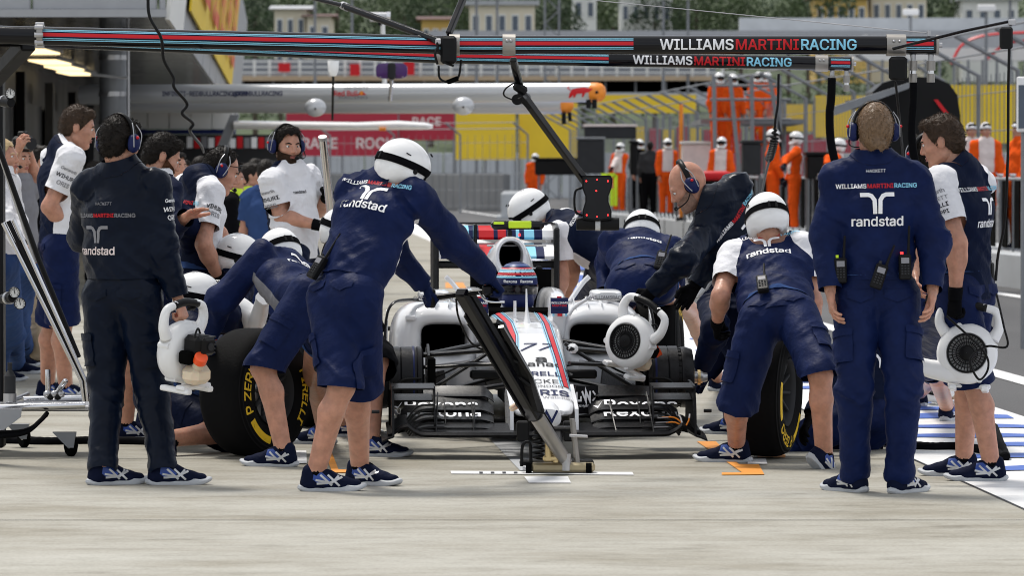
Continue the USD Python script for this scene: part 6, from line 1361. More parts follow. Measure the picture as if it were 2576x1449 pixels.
hose('coiled_cable', [at(1958, 185, 30), at(1956, 260, 30), at(1950, 300, 30), at(1945, 360, 30), at(1925, 440, 29.5), at(1912, 505, 29)], .008, 'black_plastic', 'black coiled cable hanging from the rear boom before the marshals', 'cable', coil=(.22, .50, .022, 16))
for pts, l, Y in (([(2092, 195), (2090, 250), (2086, 290), (2090, 360), (2108, 440), (2118, 480)], 'black wrapped air hose hanging from the rear boom left of the woman', 30), ([(2298, 195), (2296, 260), (2292, 330), (2300, 400), (2318, 440), (2330, 520)], 'black wrapped air hose hanging from the front boom right of the woman', 23.2)):
    h_ = hose('air_hose', [at(x, y, Y) for x, y in pts], .020 if Y < 25 else .026, 'black_cloth', l); obj('coupling', cyl(at(pts[0][0], pts[0][1] - 6, Y), at(pts[1][0], pts[1][1] - 15, Y), .017, 12), 'titanium', h_)
hose('air_line', [at(2252, 205, 22.4), at(2262, 300, 22.6), at(2270, 380, 23), at(2278, 455, 23.5)], .006, 'black_plastic', 'thin black line hanging beside the sensor box', 'cable')
# the signal arm with its panel of lamps
sg = thing('signal_light', at(1500, 510, 23.3), 'black pit signal arm with hourglass lamp panel hanging over the car', 'signal')
A0, A1, A2 = at(1290, 148, 22.6), at(1312, 236, 22.8), at(1482, 470, 23.3)
obj('arm', bar(A0, A1, .034, .03, bev=.006), 'black_gloss', sg); obj('arm', bar(A1, A2, .034, .04, bev=.006), 'black_gloss', sg); obj('joint', bx(at(1308, 222, 22.75), (.07, .07, .045), roty(.6), .012), 'black_plastic', sg); obj('joint', cyl(at(1300, 250, 22.7), at(1322, 246, 22.9), .026, 14), 'black_plastic', sg); obj('clip', plate([at(1300, 245, 22.7), at(1312, 238, 22.7), at(1334, 266, 22.75), at(1326, 274, 22.75)], .03), 'black_plastic', sg); obj('cable', tube([at(1298, 205, 22.7), at(1272, 222, 22.65), at(1268, 240, 22.65), at(1292, 252, 22.7)], .004, 6, 6), 'black_plastic', sg)
pc = at(1501, 498, 23.25)
def pan(sx, sy): return Polygon([(-.082 * sx, .11 * sy), (-.06 * sx, .118 * sy), (.075 * sx, .118 * sy), (.086 * sx, .10 * sy), (.082 * sx, .055 * sy), (.064 * sx, .01 * sy), (.064 * sx, -.02 * sy), (.082 * sx, -.07 * sy), (.080 * sx, -.112 * sy), (.0, -.122 * sy), (-.078 * sx, -.112 * sy), (-.082 * sx, -.07 * sy), (-.066 * sx, -.02 * sy), (-.066 * sx, .01 * sy), (-.084 * sx, .055 * sy)])
PF = frame(V(1, 0, 0), V(0, 0, 1), V(0, -1, 0)); obj('panel', prism(pan(.86, .92), .05, PF, pc), 'black_plastic', sg); obj('panel_face', prism(pan(.78, .85), .008, PF, pc - V(0, .05, 0)), 'black_gloss', sg)
for x, z in ((-.052, .082), (0, .09), (.052, .082), (-.05, -.082), (0, -.09), (.052, -.082), (-.004, .035)): obj('lamp', cyl(pc + V(x, -.058, z), pc + V(x, -.062, z), .0042, 10), 'led_red', sg)
obj('handle', tube([pc + V(-.07, -.02, .05), pc + V(-.105, -.03, .03), pc + V(-.105, -.03, -.06), pc + V(-.07, -.02, -.085)], .006, 8, 5), 'black_plastic', sg); obj('camera_housing', xf(loft([np.column_stack([np.full(20, x), q]) for x, s_ in ((-.108, .9), (-.10, 1), (.09, 1), (.10, .95)) for q in [sellipse(20, .034 * s_, .032 * s_, 3)]]), None, at(1505, 563, 23.25)), 'black_plastic', sg, 40); obj('housing_band', xf(loft([np.column_stack([np.full(20, x), q]) for x in (-.012, .012) for q in [sellipse(20, .0355, .0335, 3)]]), None, at(1503, 563, 23.25)), 'silver', sg, 40); obj('housing_neck', bx(at(1503, 545, 23.25), (.06, .04, .03)), 'black_plastic', sg)
# ------------------------------------------------------------------ other teams' booms further on
Y = 48; S_ = [at(205, 238, 60.4), at(330, 236, 60.2), at(1500, 232, 58)]; o = thing('silver_boom', S_[2], 'thick silver boom with orange tip and red bull emblem across the lane', 'boom')
obj('tube', tube([S_[0], S_[1], S_[2]], .118, 40), 'silver', o, True); obj('joint_ring', cyl(at(222, 238, 60.4), at(246, 238, 60.4), .13, 36), 'galv', o); tip = S_[2]; dd = nrm(S_[2] - S_[1])
obj('tip', xf(lathe([(.120, 0), (.119, .06), (.108, .12), (.075, .155), (.03, .17), (.001, .172)], axis_frame(dd), tip - dd * .06, 32), None), 'orange_print', o, True); obj('tip_valve', ball(tip + V(-.0, -.128, .0), .02, 1), 'black_plastic', o)
ax0, ax1 = S_[1], S_[2]
def on_boom(fl, x, a0, mat, r=.118):
    c = ax0 + (ax1 - ax0) * ((x - 330) / 1170); v, f = finer(fl, .05); a = v[:, 1] / r + a0; n = nrm(np.cross(dd, V(0, 0, 1))); n = n if n[1] < 0 else -n; obj('lettering', (c + v[:, :1] * dd + (r + .006) * (np.cos(a)[:, None] * n + np.sin(a)[:, None] * V(0, 0, 1)), f), mat, o, False)
on_boom(text2d('INFINITI-REDBULLRACING.COM', .055, True, True, .95), 531, .0, 'navy_print'); on_boom(text2d('@REDBULLRACING', .055, True, True, .95), 667, .0, 'navy_print'); on_boom(text2d('INFINITI', .04, False, True, 1.3), 915, .55, 'grey_print'); on_boom(text2d('Red Bull', .06, True), 890, -.02, 'red_print'); on_boom(text2d('RACING', .04, False, True, 1.8), 908, -.45, 'grey_print')
bull = unary_union([Polygon([(-.13, -.01), (-.10, .035), (-.03, .05), (.05, .06), (.10, .05), (.15, .03), (.12, .0), (.07, -.01), (.04, -.06), (.02, -.06), (.03, -.015), (-.04, -.02), (-.07, -.065), (-.095, -.065), (-.08, -.03), (-.13, -.07), (-.15, -.07)]), stroke([(-.12, .02), (-.16, .05), (-.15, .075)], .012), Polygon([(.12, .04), (.16, .05), (.15, .02)])])
v_, f_ = flatpoly(bull); on_boom((v_ * 1.0, f_), 1468, .02, 'red_print'); v_, f_ = flatpoly(Point(0, 0).buffer(.026)); on_boom((v_, f_), 930, -.02, 'orange_print'); v_, f_ = flatpoly(unary_union([Polygon([(-.06, -.02), (-.02, .02), (-.005, -.01), (-.02, -.02)]), Polygon([(.06, -.02), (.02, .02), (.005, -.01), (.02, -.02)])])); on_boom((v_, f_), 930, -.02, 'red_print')
for x, y in ((793, 270), (1165, 266)): obj('lamp_ball', ball(at(x, y, 57.5), (.13, .12, .11), 3), 'silver', o, True); obj('lamp_screw', ball(at(x, y + 3, 57.37), .013, 1), 'dark_grey', o)
for x in (1480, 1495): obj('coupling', cyl(at(x, 250, 57.9), at(x, 272, 57.9), .03, 10), 'black_plastic', o)
S2 = [at(330, 262, 67), at(1420, 264, 65)]; o = thing('silver_boom', S2[1], 'second silver boom just below and beyond the first one', 'boom'); obj('tube', tube(S2, .118, 32), 'silver', o, True); obj('tip', xf(lathe([(.120, 0), (.118, .04), (.10, .1), (.04, .14), (.001, .145)], axis_frame(nrm(S2[1] - S2[0])), S2[1] - V(.02, 0, 0), 28), None), 'orange_print', o, True); obj('coupling', cyl(at(1418, 282, 64.9), at(1418, 312, 64.9), .03, 10), 'black_plastic', o); obj('coupling', cyl(at(1432, 282, 64.9), at(1434, 305, 64.9), .026, 10), 'black_plastic', o)
# white wing shaped boom on a grey strut
o = thing('white_boom', at(1085, 315, 82), 'white wing shaped boom on a slanted grey strut beyond the silver one', 'boom'); ws = []
for x, yt, yb in ((590, 303, 325), (900, 307, 326), (1000, 303, 326), (1070, 308, 325), (1088, 313, 322)):
    a, b = at(x, yt, 82), at(x, yb, 82); q = sellipse(20, .35, (a[2] - b[2]) / 2, 2.4); ws.append(np.column_stack([np.full(20, a[0]), a[1] + q[:, 0], (a[2] + b[2]) / 2 + q[:, 1]]))
obj('wing', loft(ws), 'white_shell', o, True); obj('strut', plate([at(562, 400, 82), at(540, 388, 82), at(580, 288, 82), at(602, 288, 82)], .3), 'galv', o); obj('lamp', bx(at(962, 324, 81.6), (.12, .05, .06), None, .01), 'orange_print', o); obj('lettering', onplane(text2d('WWW.RACING-TEAM.COM', .06, True), at(1000, 318, 81.6), V(1, 0, 0), V(0, 0, 1)), 'grey_print', o, False) if False else None
# purple lollipop lamp, white spotlight and camera on their poles
o = thing('pit_lamp', at(985, 178, 55), 'dark purple rounded lamp pod on a thin pole above the silver boom', 'lamp'); obj('pod', loft([np.column_stack([at(985, 178, 55)[0] + q[:, 0], np.full(24, at(985, 178, 55)[1] + d), at(985, 178, 55)[2] + q[:, 1]]) for d, s_ in ((-.12, .6), (-.09, 1), (.09, 1), (.12, .6)) for q in [sellipse(24, .18 * s_, .09 * s_, 4)]]), 'purple', o, 40); obj('fin', bx(at(985, 178, 54.87), (.09, .05, .19), None, .02), 'black_gloss', o); obj('rim', bx(at(985, 193, 55), (.29, .2, .03), None, .012), 'steel', o); obj('pole', cyl(at(985, 198, 55), at(981, 250, 57), .022, 10), 'steel', o); obj('pole_clamp', bx(at(981, 248, 57.6), (.05, .06, .06), None, .01), 'steel', o)
o = thing('spotlight', at(838, 168, 46), 'white spotlight head above the silver boom left of the purple lamp', 'lamp'); obj('head', xf(lathe([(.001, -.09), (.03, -.085), (.05, -.03), (.055, .06), (.001, .062)], None, at(838, 168, 46), 20), None), 'white_plastic', o, True); obj('pole', cyl(at(838, 185, 46), at(836, 300, 46.5), .012, 8), 'black_plastic', o)
o = thing('television_camera', at(956, 42, 60), 'silver remote camera on a white post above the booms', 'camera'); c_ = at(956, 42, 60); obj('body', cyl(c_ - V(.13, 0, 0), c_ + V(.12, 0, 0), .06, 20), 'silver', o); obj('lens', cyl(c_ + V(.08, -.03, 0), c_ + V(.13, -.03, 0), .064, 20), 'chrome', o); obj('yoke', bx(c_ - V(0, 0, .07), (.05, .06, .08), None, .01), 'black_plastic', o); obj('post', cyl(at(962, 60, 60), at(968, 240, 60), .03, 10), 'white_plastic', o)
# black canopy of the pit wall stand, monitor at the right edge
o = thing('pit_stand', at(2300, 260, 60), 'black rounded canopy of a pit wall stand with a grey awning', 'stand'); q = np.array([(2180, 330), (2176, 270), (2186, 232), (2210, 210), (2250, 198), (2300, 195), (2345, 199), (2376, 212), (2396, 240), (2404, 290), (2404, 400), (2180, 400)]); P3 = [at(x, y, 60) for x, y in q]
obj('canopy', plate(P3, 1.2), 'black_plastic', o); obj('awning', plate([at(2095, 268, 59), at(2300, 203, 59), at(2302, 215, 59), at(2098, 290, 59)], .5), 'galv', o); obj('awning_arm', tube([at(2128, 265, 59.5), at(2148, 262, 59.5), at(2200, 250, 59.5)], .06, 8), 'black_plastic', o); obj('emblem', plate([at(2348, 250, 59.3), at(2358, 250, 59.3), at(2386, 285, 59.3), at(2374, 285, 59.3)], .02), 'red_print', o)
for x in (2195, 2395): obj('leg', cyl(at(x, 380, 60), at(x, 380, 60) * [1, 1, 0] + V(0, 0, .42), .05, 8), 'black_plastic', o)
o = thing('monitor', at(2568, 260, 40), 'tall dark monitor in a pale frame at the right edge', 'monitor'); c_ = at(2578, 262, 40); obj('frame', bx(c_, (.14, .06, .46), None, .01), 'white_plastic', o); obj('screen', bx(c_ - V(0, .034, .02), (.12, .01, .36)), 'window_glass', o); obj('pole', cyl(c_ - V(0, -.05, .2), V(c_[0], c_[1] + .05, .0), .03, 10), 'galv', o)
# dark trackside equipment and a pale cabinet behind the railing
def kit(label, x0, x1, y0, y1, Y, mat, top=None, d=.8):
    a, b = at(x0, y0, Y), at(x1, y1, Y); c = V((a[0] + b[0]) / 2, Y + d / 2, (a[2] + b[2]) / 2); o = thing('equipment_box', c, label, 'equipment'); obj('case', bx(c, (b[0] - a[0], d, a[2] - b[2]), None, .03), mat, o); obj('lid', bx(c + V(0, 0, (a[2] - b[2]) / 2 + .03), (b[0] - a[0] + .06, d + .06, .06), None, .01), top or mat, o)
    for s in (-1, 1): obj('leg', cyl(V(c[0] + s * (b[0] - a[0]) * .42, Y + .1, .42), V(c[0] + s * (b[0] - a[0]) * .42, Y + .1, b[2]), .03, 6), 'galv', o)
kit('long black equipment case behind the railing at the far left', 1345, 1470, 402, 440, 134, 'black_plastic'); kit('tall dark equipment rack left of the lime board marshal', 1452, 1520, 350, 436, 131, 'dark_grey', 'galv'); kit('dark box with pale slanted lid beyond the signal arm', 1470, 1600, 318, 348, 136, 'dark_grey', 'pale_banner'); kit('black rack between the marshals and the dark jacketed man', 1585, 1604, 360, 440, 116, 'black_plastic'); kit('pale cabinet beside the marshal with white bib', 1716, 1790, 362, 432, 106, 'pale_banner', 'white_wall'); kit('dark cabinet left of the facing pair of marshals', 1868, 1915, 360, 440, 94, 'dark_grey'); kit('black cabinet between the two marshal groups on the right', 2030, 2085, 390, 450, 86, 'black_plastic')
o = thing('orange_pole', at(1713, 330, 108) * [1, 1, 0], 'thin orange pole standing beside the pale cabinet', 'pole'); q_ = at(1713, 262, 108); obj('pole', cyl(V(q_[0], 108, .42), q_, .045, 10), 'orange_print', o); obj('base', cyl(V(q_[0], 108, .42), V(q_[0], 108, .5), .12, 12), 'dark_grey', o)
# marshals' ladder platform
o = thing('marshal_platform', at(1870, 300, 108) * [1, 1, 0], 'raised steel marshal platform with slanting struts and railings', 'platform'); zp = at(1860, 300, 107)[2]
obj('deck', bx((at(1880, 300, 108)[0], 108.5, zp - .06), (2.3, 6, .1)), 'galv', o)
for x0, x1 in ((1795, 1800), (1835, 1868), (1890, 1894), (1935, 1990), (1960, 1962)): obj('strut', bar(at(x0, 190, 104.5), at(x1, 520, 104.5), .09), 'galv', o)
for y in (215, 250, 300): obj('rail', cyl(at(1785, y, 104.6), at(1990, y, 104.6), .03, 8), 'galv', o)
o = thing('signal_board', at(1530, 470, 123), 'lime green number board frame beside a marshal', 'board'); b_ = at(1530, 480, 123)
for (x0, y0, x1, y1) in ((1512, 440, 1548, 440), (1530, 440, 1530, 470), (1512, 470, 1536, 474), (1548, 440, 1548, 518), (1538, 474, 1538, 518)): obj('bar', bar(at(x0, y0, 122.9), at(x1, y1, 122.9), .09), 'lime', o)
o = thing('red_kart', at(1802, 440, 99), 'red pit bike seat and handlebar behind the railing by the bald man', 'bike'); obj('seat', xf(loft([np.column_stack([np.full(16, x), q]) for x, s_ in ((-.34, .5), (-.25, 1), (.2, 1), (.34, .4)) for q in [sellipse(16, .22 * s_, .1 * s_, 3)]]), None, at(1802, 442, 99)), 'red_print', o, True); obj('frame', bx(at(1802, 470, 99), (.5, .2, .4), None, .05), 'black_plastic', o)
# ------------------------------------------------------------------ tool trolley and gauges at the left edge
TY = 24.6; o = thing('equipment_trolley', gr(110, 1080), 'chrome tube equipment trolley with castors and slanted bars at the left edge', 'trolley')
def tb(name, pts, r, mat, sp=0): obj(name, tube([at(*p) for p in pts], r, 12, sp), mat, o, True)
obj('base_tray', bx(at(95, 1022, 24.9), (.58, .5, .03), None, .006), 'steel', o)
tb('base_bar', [(-60, 1028, 24.6), (214, 1020, 24.6)], .019, 'chrome'); tb('base_bar', [(60, 1005, 25.1), (212, 1002, 25.1)], .016, 'chrome'); tb('base_bar', [(20, 1012, 24.9), (70, 992, 25.2)], .012, 'steel')
for dx, dy, m in ((0, 0, 'chrome'), (13, -4, 'black_plastic'), (26, -7, 'chrome')): tb('slanted_bar', [(8 + dx, 560 + dy, 24.55), (205 + dx * .35, 958, 24.55), (212 + dx * .25, 1010, 24.55)], .012, m)
tb('brace_bar', [(-10, 350, 24.7), (98, 655, 24.7), (198, 900, 24.7)], .014, 'black_plastic'); tb('brace_bar', [(-6, 372, 24.75), (90, 660, 24.75)], .010, 'steel')
obj('upright', bx(V(at(4, 700, 25.2)[0] - .03, 25.2, 1.02), (.09, .14, 2.0), None, .01), 'black_plastic', o); obj('gusset', plate([at(-40, 1030, 24.55), at(55, 1028, 24.55), at(52, 1050, 24.55), at(10, 1082, 24.55), at(-40, 1086, 24.55)], .02), 'grey_paint', o)
for x, y, Y_ in ((178, 1056, 24.7), (-30, 1060, 24.7), (60, 985, 25.5)):
    c = at(x, y, Y_); cw = obj('castor', lathe([(.001, -.018), (.05, -.018), (.058, -.01), (.058, .01), (.05, .018), (.001, .018)], frame(V(0, 1, 0), V(0, 0, 1), V(1, 0, 0)) @ roty(.5), (c[0], c[1], .060), 28), 'black_matt', o); obj('castor_hub', ball(c * [1, 1, 0] + V(.01, -.02, .06), (.03, .02, .022), 2), 'steel', cw); obj('castor_fork', plate([c * [1, 1, 0] + V(-.09, -.03, .13), c * [1, 1, 0] + V(.03, -.03, .13), c * [1, 1, 0] + V(.02, -.03, .05), c * [1, 1, 0] + V(-.01, -.03, .05)], .06), 'galv', o)
tb('socket_handle', [(120, 930, 24.8), (121, 985, 24.8)], .014, 'chrome'); tb('socket_handle', [(134, 1000, 24.7), (165, 958, 24.6)], .014, 'chrome'); 
for k in range(5): obj('valve', ball(at(118 + 9 * k, 992 + 6 * (k % 2), 24.65), .02, 1), ['steel', 'black_plastic'][k % 2], o)
obj('bottle', lathe([(.001, 0), (.03, 0), (.03, .13), (.012, .16), (.012, .2), (.001, .2)], None, at(25, 1010, 24.7), 18), 'dark_grey', o); obj('bottle_holder', cyl(at(25, 1012, 24.7), at(25, 990, 24.7), .034, 18), 'steel', o)
for k in range(3): tb('air_line', [(-20, 1100 - 6 * k, 24.4), (60, 1090 - 4 * k, 24.4), (100, 1060, 24.5), (118, 1040 + 3 * k, 24.6)], .012 if k == 0 else .007, 'black_cloth', 6)
def gauge(x, y, Y_, r, label):
    g_ = thing('pressure_gauge', at(x, y, Y_), label, 'gauge'); c = at(x, y, Y_); R = axis_frame(V(.15, -1, 0)); obj('case', xf(lathe([(.001, -.02), (r, -.02), (r, .008), (r * .9, .012), (r * .86, .006), (.001, .006)], R, c, 28), None), 'black_plastic', g_); obj('dial', xf(lathe([(.001, .008), (r * .86, .008)], R, c, 28), None), 'dial', g_)
    for k in range(9): a = math.radians(-130 + 32 * k); obj('tick', xf(bx((r * .72 * math.sin(a), r * .72 * math.cos(a), .0095), (.0025, .010, .001), rotz(-a)), R, c), 'black_print', g_)
    obj('needle', xf(bx((.0, r * .22, .0105), (.004, r * .9, .001), rotz(.2)), R, c), 'black_print', g_); return g_
gauge(26, 235, 24.6, .027, 'white dial gauge high on the black upright at the left edge'); gauge(36, 736, 24.6, .029, 'white dial gauge above the other at the trolley'); g_ = gauge(50, 764, 24.5, .030, 'lower white dial gauge of the pair at the trolley')
o = thing('regulator', at(22, 750, 24.65), 'dark brass regulator knob beside the trolley gauges', 'regulator'); obj('knob', cyl(at(8, 752, 24.7), at(32, 748, 24.6), .026, 18), 'black_plastic', o); obj('ring', cyl(at(20, 750, 24.66), at(25, 750, 24.63), .033, 18), 'steel', o)
o = thing('regulator', at(15, 256, 24.7), 'dark regulator under the high gauge at the left edge', 'regulator'); obj('knob', cyl(at(-5, 254, 24.7), at(28, 258, 24.6), .024, 16), 'black_plastic', o); obj('ring', cyl(at(8, 254, 24.68), at(13, 254, 24.66), .03, 16), 'steel', o)
o = thing('pit_gantry', at(20, 120, 24.5), 'black gantry frame with a thick diagonal brace at the upper left corner', 'frame'); obj('brace', bar(at(-30, 215, 23.4), at(70, 108, 22.9), .075, bev=.008), 'black_plastic', o); obj('post', bx(V(at(-34, 300, 24)[0], 24.0, 1.1), (.10, .12, 2.2), None, .01), 'black_plastic', o); obj('head', bx(at(10, 92, 22.9), (.19, .12, .09), None, .01), 'black_matt', o)
# covered hoses lying across the concrete
for pts, l in (([(-80, 1117), (20, 1118), (120, 1121), (215, 1119), (330, 1120), (420, 1124)], 'black fabric covered hose lying on the concrete at the left'), ([(2150, 1112), (2240, 1126), (2330, 1134), (2400, 1134), (2452, 1140), (2500, 1150), (2528, 1160), (2516, 1128), (2500, 1085)], 'black fabric covered hose curving behind the young man shoes')):
    p = spline(np.array([gr(*q) for q in pts]) + V(0, 0, .022), 10); rr2 = np.random.RandomState(2); rad = .022 + .004 * rr2.rand(len(p)); o = thing('ground_hose', p[0], l, 'hose'); obj('cover', tube(p, rad, 10), 'black_cloth', o, True)
# ------------------------------------------------------------------ the crew
ST = lambda q, mt='grey_print': sleeve_text(q, mt)
person('woman with hair tied back in blue team jacket and trousers seen from behind', 1.78, 21.9, (2205, 727), (2199, 410, 0), 0, head=(2196, 328, 0), look=-8, pitch=4,
    LA=((2078, 600, 0), (2088, 735, -1)), RA=((2352, 610, 0), (2345, 735, -1)), LL=((2150, 985, -1), (2150, 1240, 'g')), RL=((2270, 985, -1), (2262, 1243, 'g')), Lf=-38, Rf=38, hair='bun', hairm='hair_light', headset=True,
    text=BACK, radios=((.0, .06, 'back', .10, None, .35), (.12, .10, 'back', .13, 'led_red', 0), (-.17, .09, 'back', .1, 'lime', 0)))
jack = person('jack man in white helmet and blue shorts leaning on the front jack handle', 1.82, 22.0, (872, 735), (975, 458, 1), 28, hips=44, head=(1014, 428, 0), look=62, pitch=28, helmet=True,
    LA=((970, 640, 1), JL + V(-.03, -.02, .06)), RA=((1120, 592, 1), JR_ + V(-.05, -.02, .06)), LL=((858, 975, -1), (795, 1238, 'g')), RL=((905, 985, -1), (905, 1222, 'g')), Lf=84, Rf=120,
    bottom='shorts', front='white_cloth', fcut=.03, fat=1.12, gloves='navy', hands=('grip', 'grip'), palm=(V(-.2, -.4, 1), V(0, -.4, 1)), text=[('@wmr', None, .0195, 0, .055, True, 'back'), ('@rr', 'white_print', .15, 0, .125, True, 'back'), ('randstad', 'white_print', .042, 0, .195, True, 'back')], radios=((-.10, .06, 'back', .13, None, .3),))
person('man in black leather overalls seen from behind with leaf blower in hand', 1.8, 22.6, (308, 725), (306, 434, 0), 22, head=(300, 358, 0), look=35, pitch=12, tm='leather', bm='leather',
    LA=((212, 590, 1), (290, 640, 1)), RA=((408, 620, 0), (452, 765, -1)), LL=((268, 990, -1), (258, 1222, 'g')), RL=((385, 985, -1), (410, 1222, 'g')), Lf=65, Rf=82, hair='short', headset=True, hands=('relaxed', 'grip'), fat=1.2,
    text=[('HACKETT', 'grey_print', .014, -.03, .145, False, 'back'), ('@wmr', ('grey_print', 'red_print', 'grey_print'), .018, -.04, .20, True, 'back'), ('@rr', 'grey_print', .13, -.07, .29, True, 'back'), ('randstad', 'pale_banner', .036, -.07, .365, True, 'back')] + ST('R', 'white_print'))
yng = person('young dark haired man in white sleeved polo and shorts carrying a leaf blower', 1.76, 22.6, (2425, 718), (2410, 424, 0), -52, hips=-58, head=(2368, 354, 0), look=-72, pitch=18, top='polo', tm='polo_navy', front='white_cloth', sleeve='white_cloth', fcut=.035, hair='short', hairm='hair_brown',
    LA=((2410, 618, -1), (2402, 748, 'Y', 22.40)), RA=((2350, 620, 0), (2362, 735, 1)), LL=((2452, 975, -1), (2492, 1212, 'g')), RL=((2415, 975, -1), (2424, 1200, 'g')), Lf=-86, Rf=-78, bottom='shorts', gloves=('black_cloth', 'black_cloth'), hands=('grip', 'grip'),
    text=[('@wmr', None, .019, .03, .10, True, 'back'), ('@rr', 'white_print', .13, .05, .185, True, 'back'), ('randstad', 'white_print', .036, .05, .262, True, 'back')] + [('Genworth', 'grey_print', .017, 0, .06, True, 'sleeveL'), ('HACKETT', 'grey_print', .018, 0, .095, False, 'sleeveL'), ('PIRELLI', 'black_print', .02, 0, .13, True, 'sleeveL'), ('KEMPPI', 'black_print', .018, 0, .165, True, 'sleeveL')], radios=((-.02, .04, 'R', .13, None, 0),))
person('man crouching with his back to us holding a front wheel, white helmet', 1.8, 23.85, (1955, 790), (1928, 612, 1), 2, head=(1928, 556, 0), look=-12, pitch=35, top='polo', sleeve='white_cloth', helmet=True,
    LA=((1812, 745, -1), (1803, 815, 1)), RA=((2045, 760, -1), (2030, 850, 1)), LL=((1868, 965, -1), (1852, 1165, 'g')), RL=((2065, 945, -1), (2072, 1140, 'Y', 23.65)), Lf=-72, Rf=48, Rtoe=42, bottom='shorts', gloves='black_cloth', hands=('half', 'half'), arch=-.05, fat=1.1,
    text=[('@wmr', None, .018, 0, .04, True, 'back'), ('@rr', 'white_print', .13, 0, .10, True, 'back'), ('randstad', 'white_print', .04, 0, .18, True, 'back')], radios=((-.055, .075, 'back', .10, None, 0),))
person('tyre mechanic in shorts squatting over the big front tyre, white helmet', 1.78, 24.0, (792, 775), (722, 668, 1), -28, hips=-50, head=(702, 645, 1), look=-30, pitch=40, helmet=True,
    LA=((548, 762, 0), (525, 845, 1)), RA=((760, 760, -1), (700, 850, 1)), LL=((648, 940, -1), (712, 1176, 'g')), RL=((800, 950, 1), (815, 1120, 'g')), Lf=-75, Rf=-60, bottom='shorts', front='grey_cloth', fcut=.075, gloves='navy_dark', hands=('half', 'half'), arch=-.06,
    text=[('@rr', 'white_print', .13, .02, .10, True, 'back'), ('randstad', 'white_print', .04, .02, .17, True, 'back')])
person('tall dark haired man in white polo looking down at the left', 1.92, 30.5, (150, 612), (158, 372, 0), 68, hips=80, head=(196, 318, 0), look=82, pitch=16, top='polo', tm='polo_navy', front='white_cloth', sleeve='white_cloth', fcut=-.085, hair='short', hairm='hair_brown',
    RA=((112, 545, -1), (190, 592, 1)), LA=((150, 560, 1), (215, 590, 1)), RL=((160, 880, -1), (165, 1012, 'g')), LL=((125, 880, 1), (120, 1006, 'g')), Rf=85, Lf=75, bottom='shorts', gloves='black_cloth', knee_pad=False,
    text=[('Genworth', 'grey_print', .018, 0, .065, True, 'sleeveR'), ('WIHURI', 'black_print', .024, 0, .11, True, 'sleeveR'), ('ORIS', 'grey_print', .026, 0, .155, True, 'sleeveR'), ('randstad', 'black_print', .022, .06, .16, True, 'front')], belt=False)
person('bearded man in dark jacket looking down with one hand spread out', 1.8, 26.2, (385, 690), (392, 452, 0), 62, head=(408, 392, 0), look=72, pitch=28, hair='short', beard='beard_red', tm='navy_dark', collar='white_cloth',
    RA=((415, 585, -1), (470, 545, -1)), LA=((470, 560, 1), (480, 640, 1)), RL=((330, 900, -1), (316, 1108, 'g')), LL=((370, 900, 1), (372, 1085, 'g')), Rf=80, Lf=80, bottom='shorts', bm='navy_dark', hands=('relaxed', 'open'), palm=(None, V(-.2, .3, .9)), gloves=None)
person('older balding man in headset with glasses on his forehead', 1.8, 26.7, (480, 705), (500, 452, 0), 62, head=(556, 428, 1), look=80, pitch=26, top='polo', tm='polo_navy', front='white_cloth', sleeve='white_cloth', fcut=.02, hair='bald', hairm='hair_dark', headset=True, glasses=True, arch=-.03,
    RA=((512, 615, -1), (553, 708, 1)), LA=((560, 600, 1), (590, 690, 1)), RL=((490, 900, -1), (480, 1085, 'g')), LL=((530, 900, 1), (520, 1080, 'g')), gloves='black_cloth', bm='navy_dark',
    text=[('@wmr', None, .02, .04, .13, True, 'back'), ('ORIS', 'grey_print', .026, 0, .15, True, 'sleeveR'), ('WIHURI', 'black_print', .022, 0, .11, True, 'sleeveR'), ('@rr', 'white_print', .13, .05, .22, True, 'back')], radios=((-.1, .12, 'back', .1, 'led_red', 0),))
tubm = person('bearded man in white polo and headset holding a shiny metal tube', 1.8, 30.0, (745, 625), (726, 424, 0), 128, hips=110, head=(722, 366, 0), look=152, pitch=6, top='polo', tm='polo_navy', front='white_cloth', sleeve='white_cloth', fcut=-.03, hair='short', beard='beard', headset=True, fat=1.18,
    RA=((706, 545, 0), (806, 568, -1)), LA=((800, 530, 1), (824, 492, -1)), gloves='black_cloth', hands=('grip', 'grip'), palm=(V(.3, 0, .2), None), bm='navy_dark',
    text=[('Genworth', 'grey_print', .018, 0, .065, True, 'sleeveR'), ('WIHURI', 'black_print', .024, 0, .11, True, 'sleeveR'), ('ORIS', 'grey_print', .026, 0, .155, True, 'sleeveR'), ('randstad', 'black_print', .018, -.05, .15, True, 'front')])
t0, t1 = at(811, 345, 29.45), at(832, 535, 29.75); o = thing('metal_tube', t1, 'long shiny metal tube held upright by the bearded man in headset', 'tube')
obj('tube', cyl(t0, t1, .026, 20), 'chrome', o); obj('end_ring', cyl(t0 + V(0, 0, .004), t0 - (t0 - t1) * .03, .028, 20), 'steel', o)
person('mechanic bending left behind the rear wing in short white sleeves and helmet', 1.8, 29.6, (1520, 640), (1390, 560, 0), -82, head=(1326, 532, 0), look=-98, pitch=40, helmet=True, top='polo', tm='polo_navy', front='white_cloth', sleeve='white_cloth', fcut=.045,
    LA=((1412, 690, 0), (1405, 765, -1)), RA=((1440, 680, 1), (1420, 760, 1)), LL=((1480, 760, -1), (1500, 960, 'g')), RL=((1520, 780, 1), (1540, 945, 'g')), gloves='black_cloth', bm='navy_dark',
    text=[('@wmr', None, .02, 0, .10, True, 'back'), ('@rr', 'white_print', .13, .0, .2, True, 'back')])
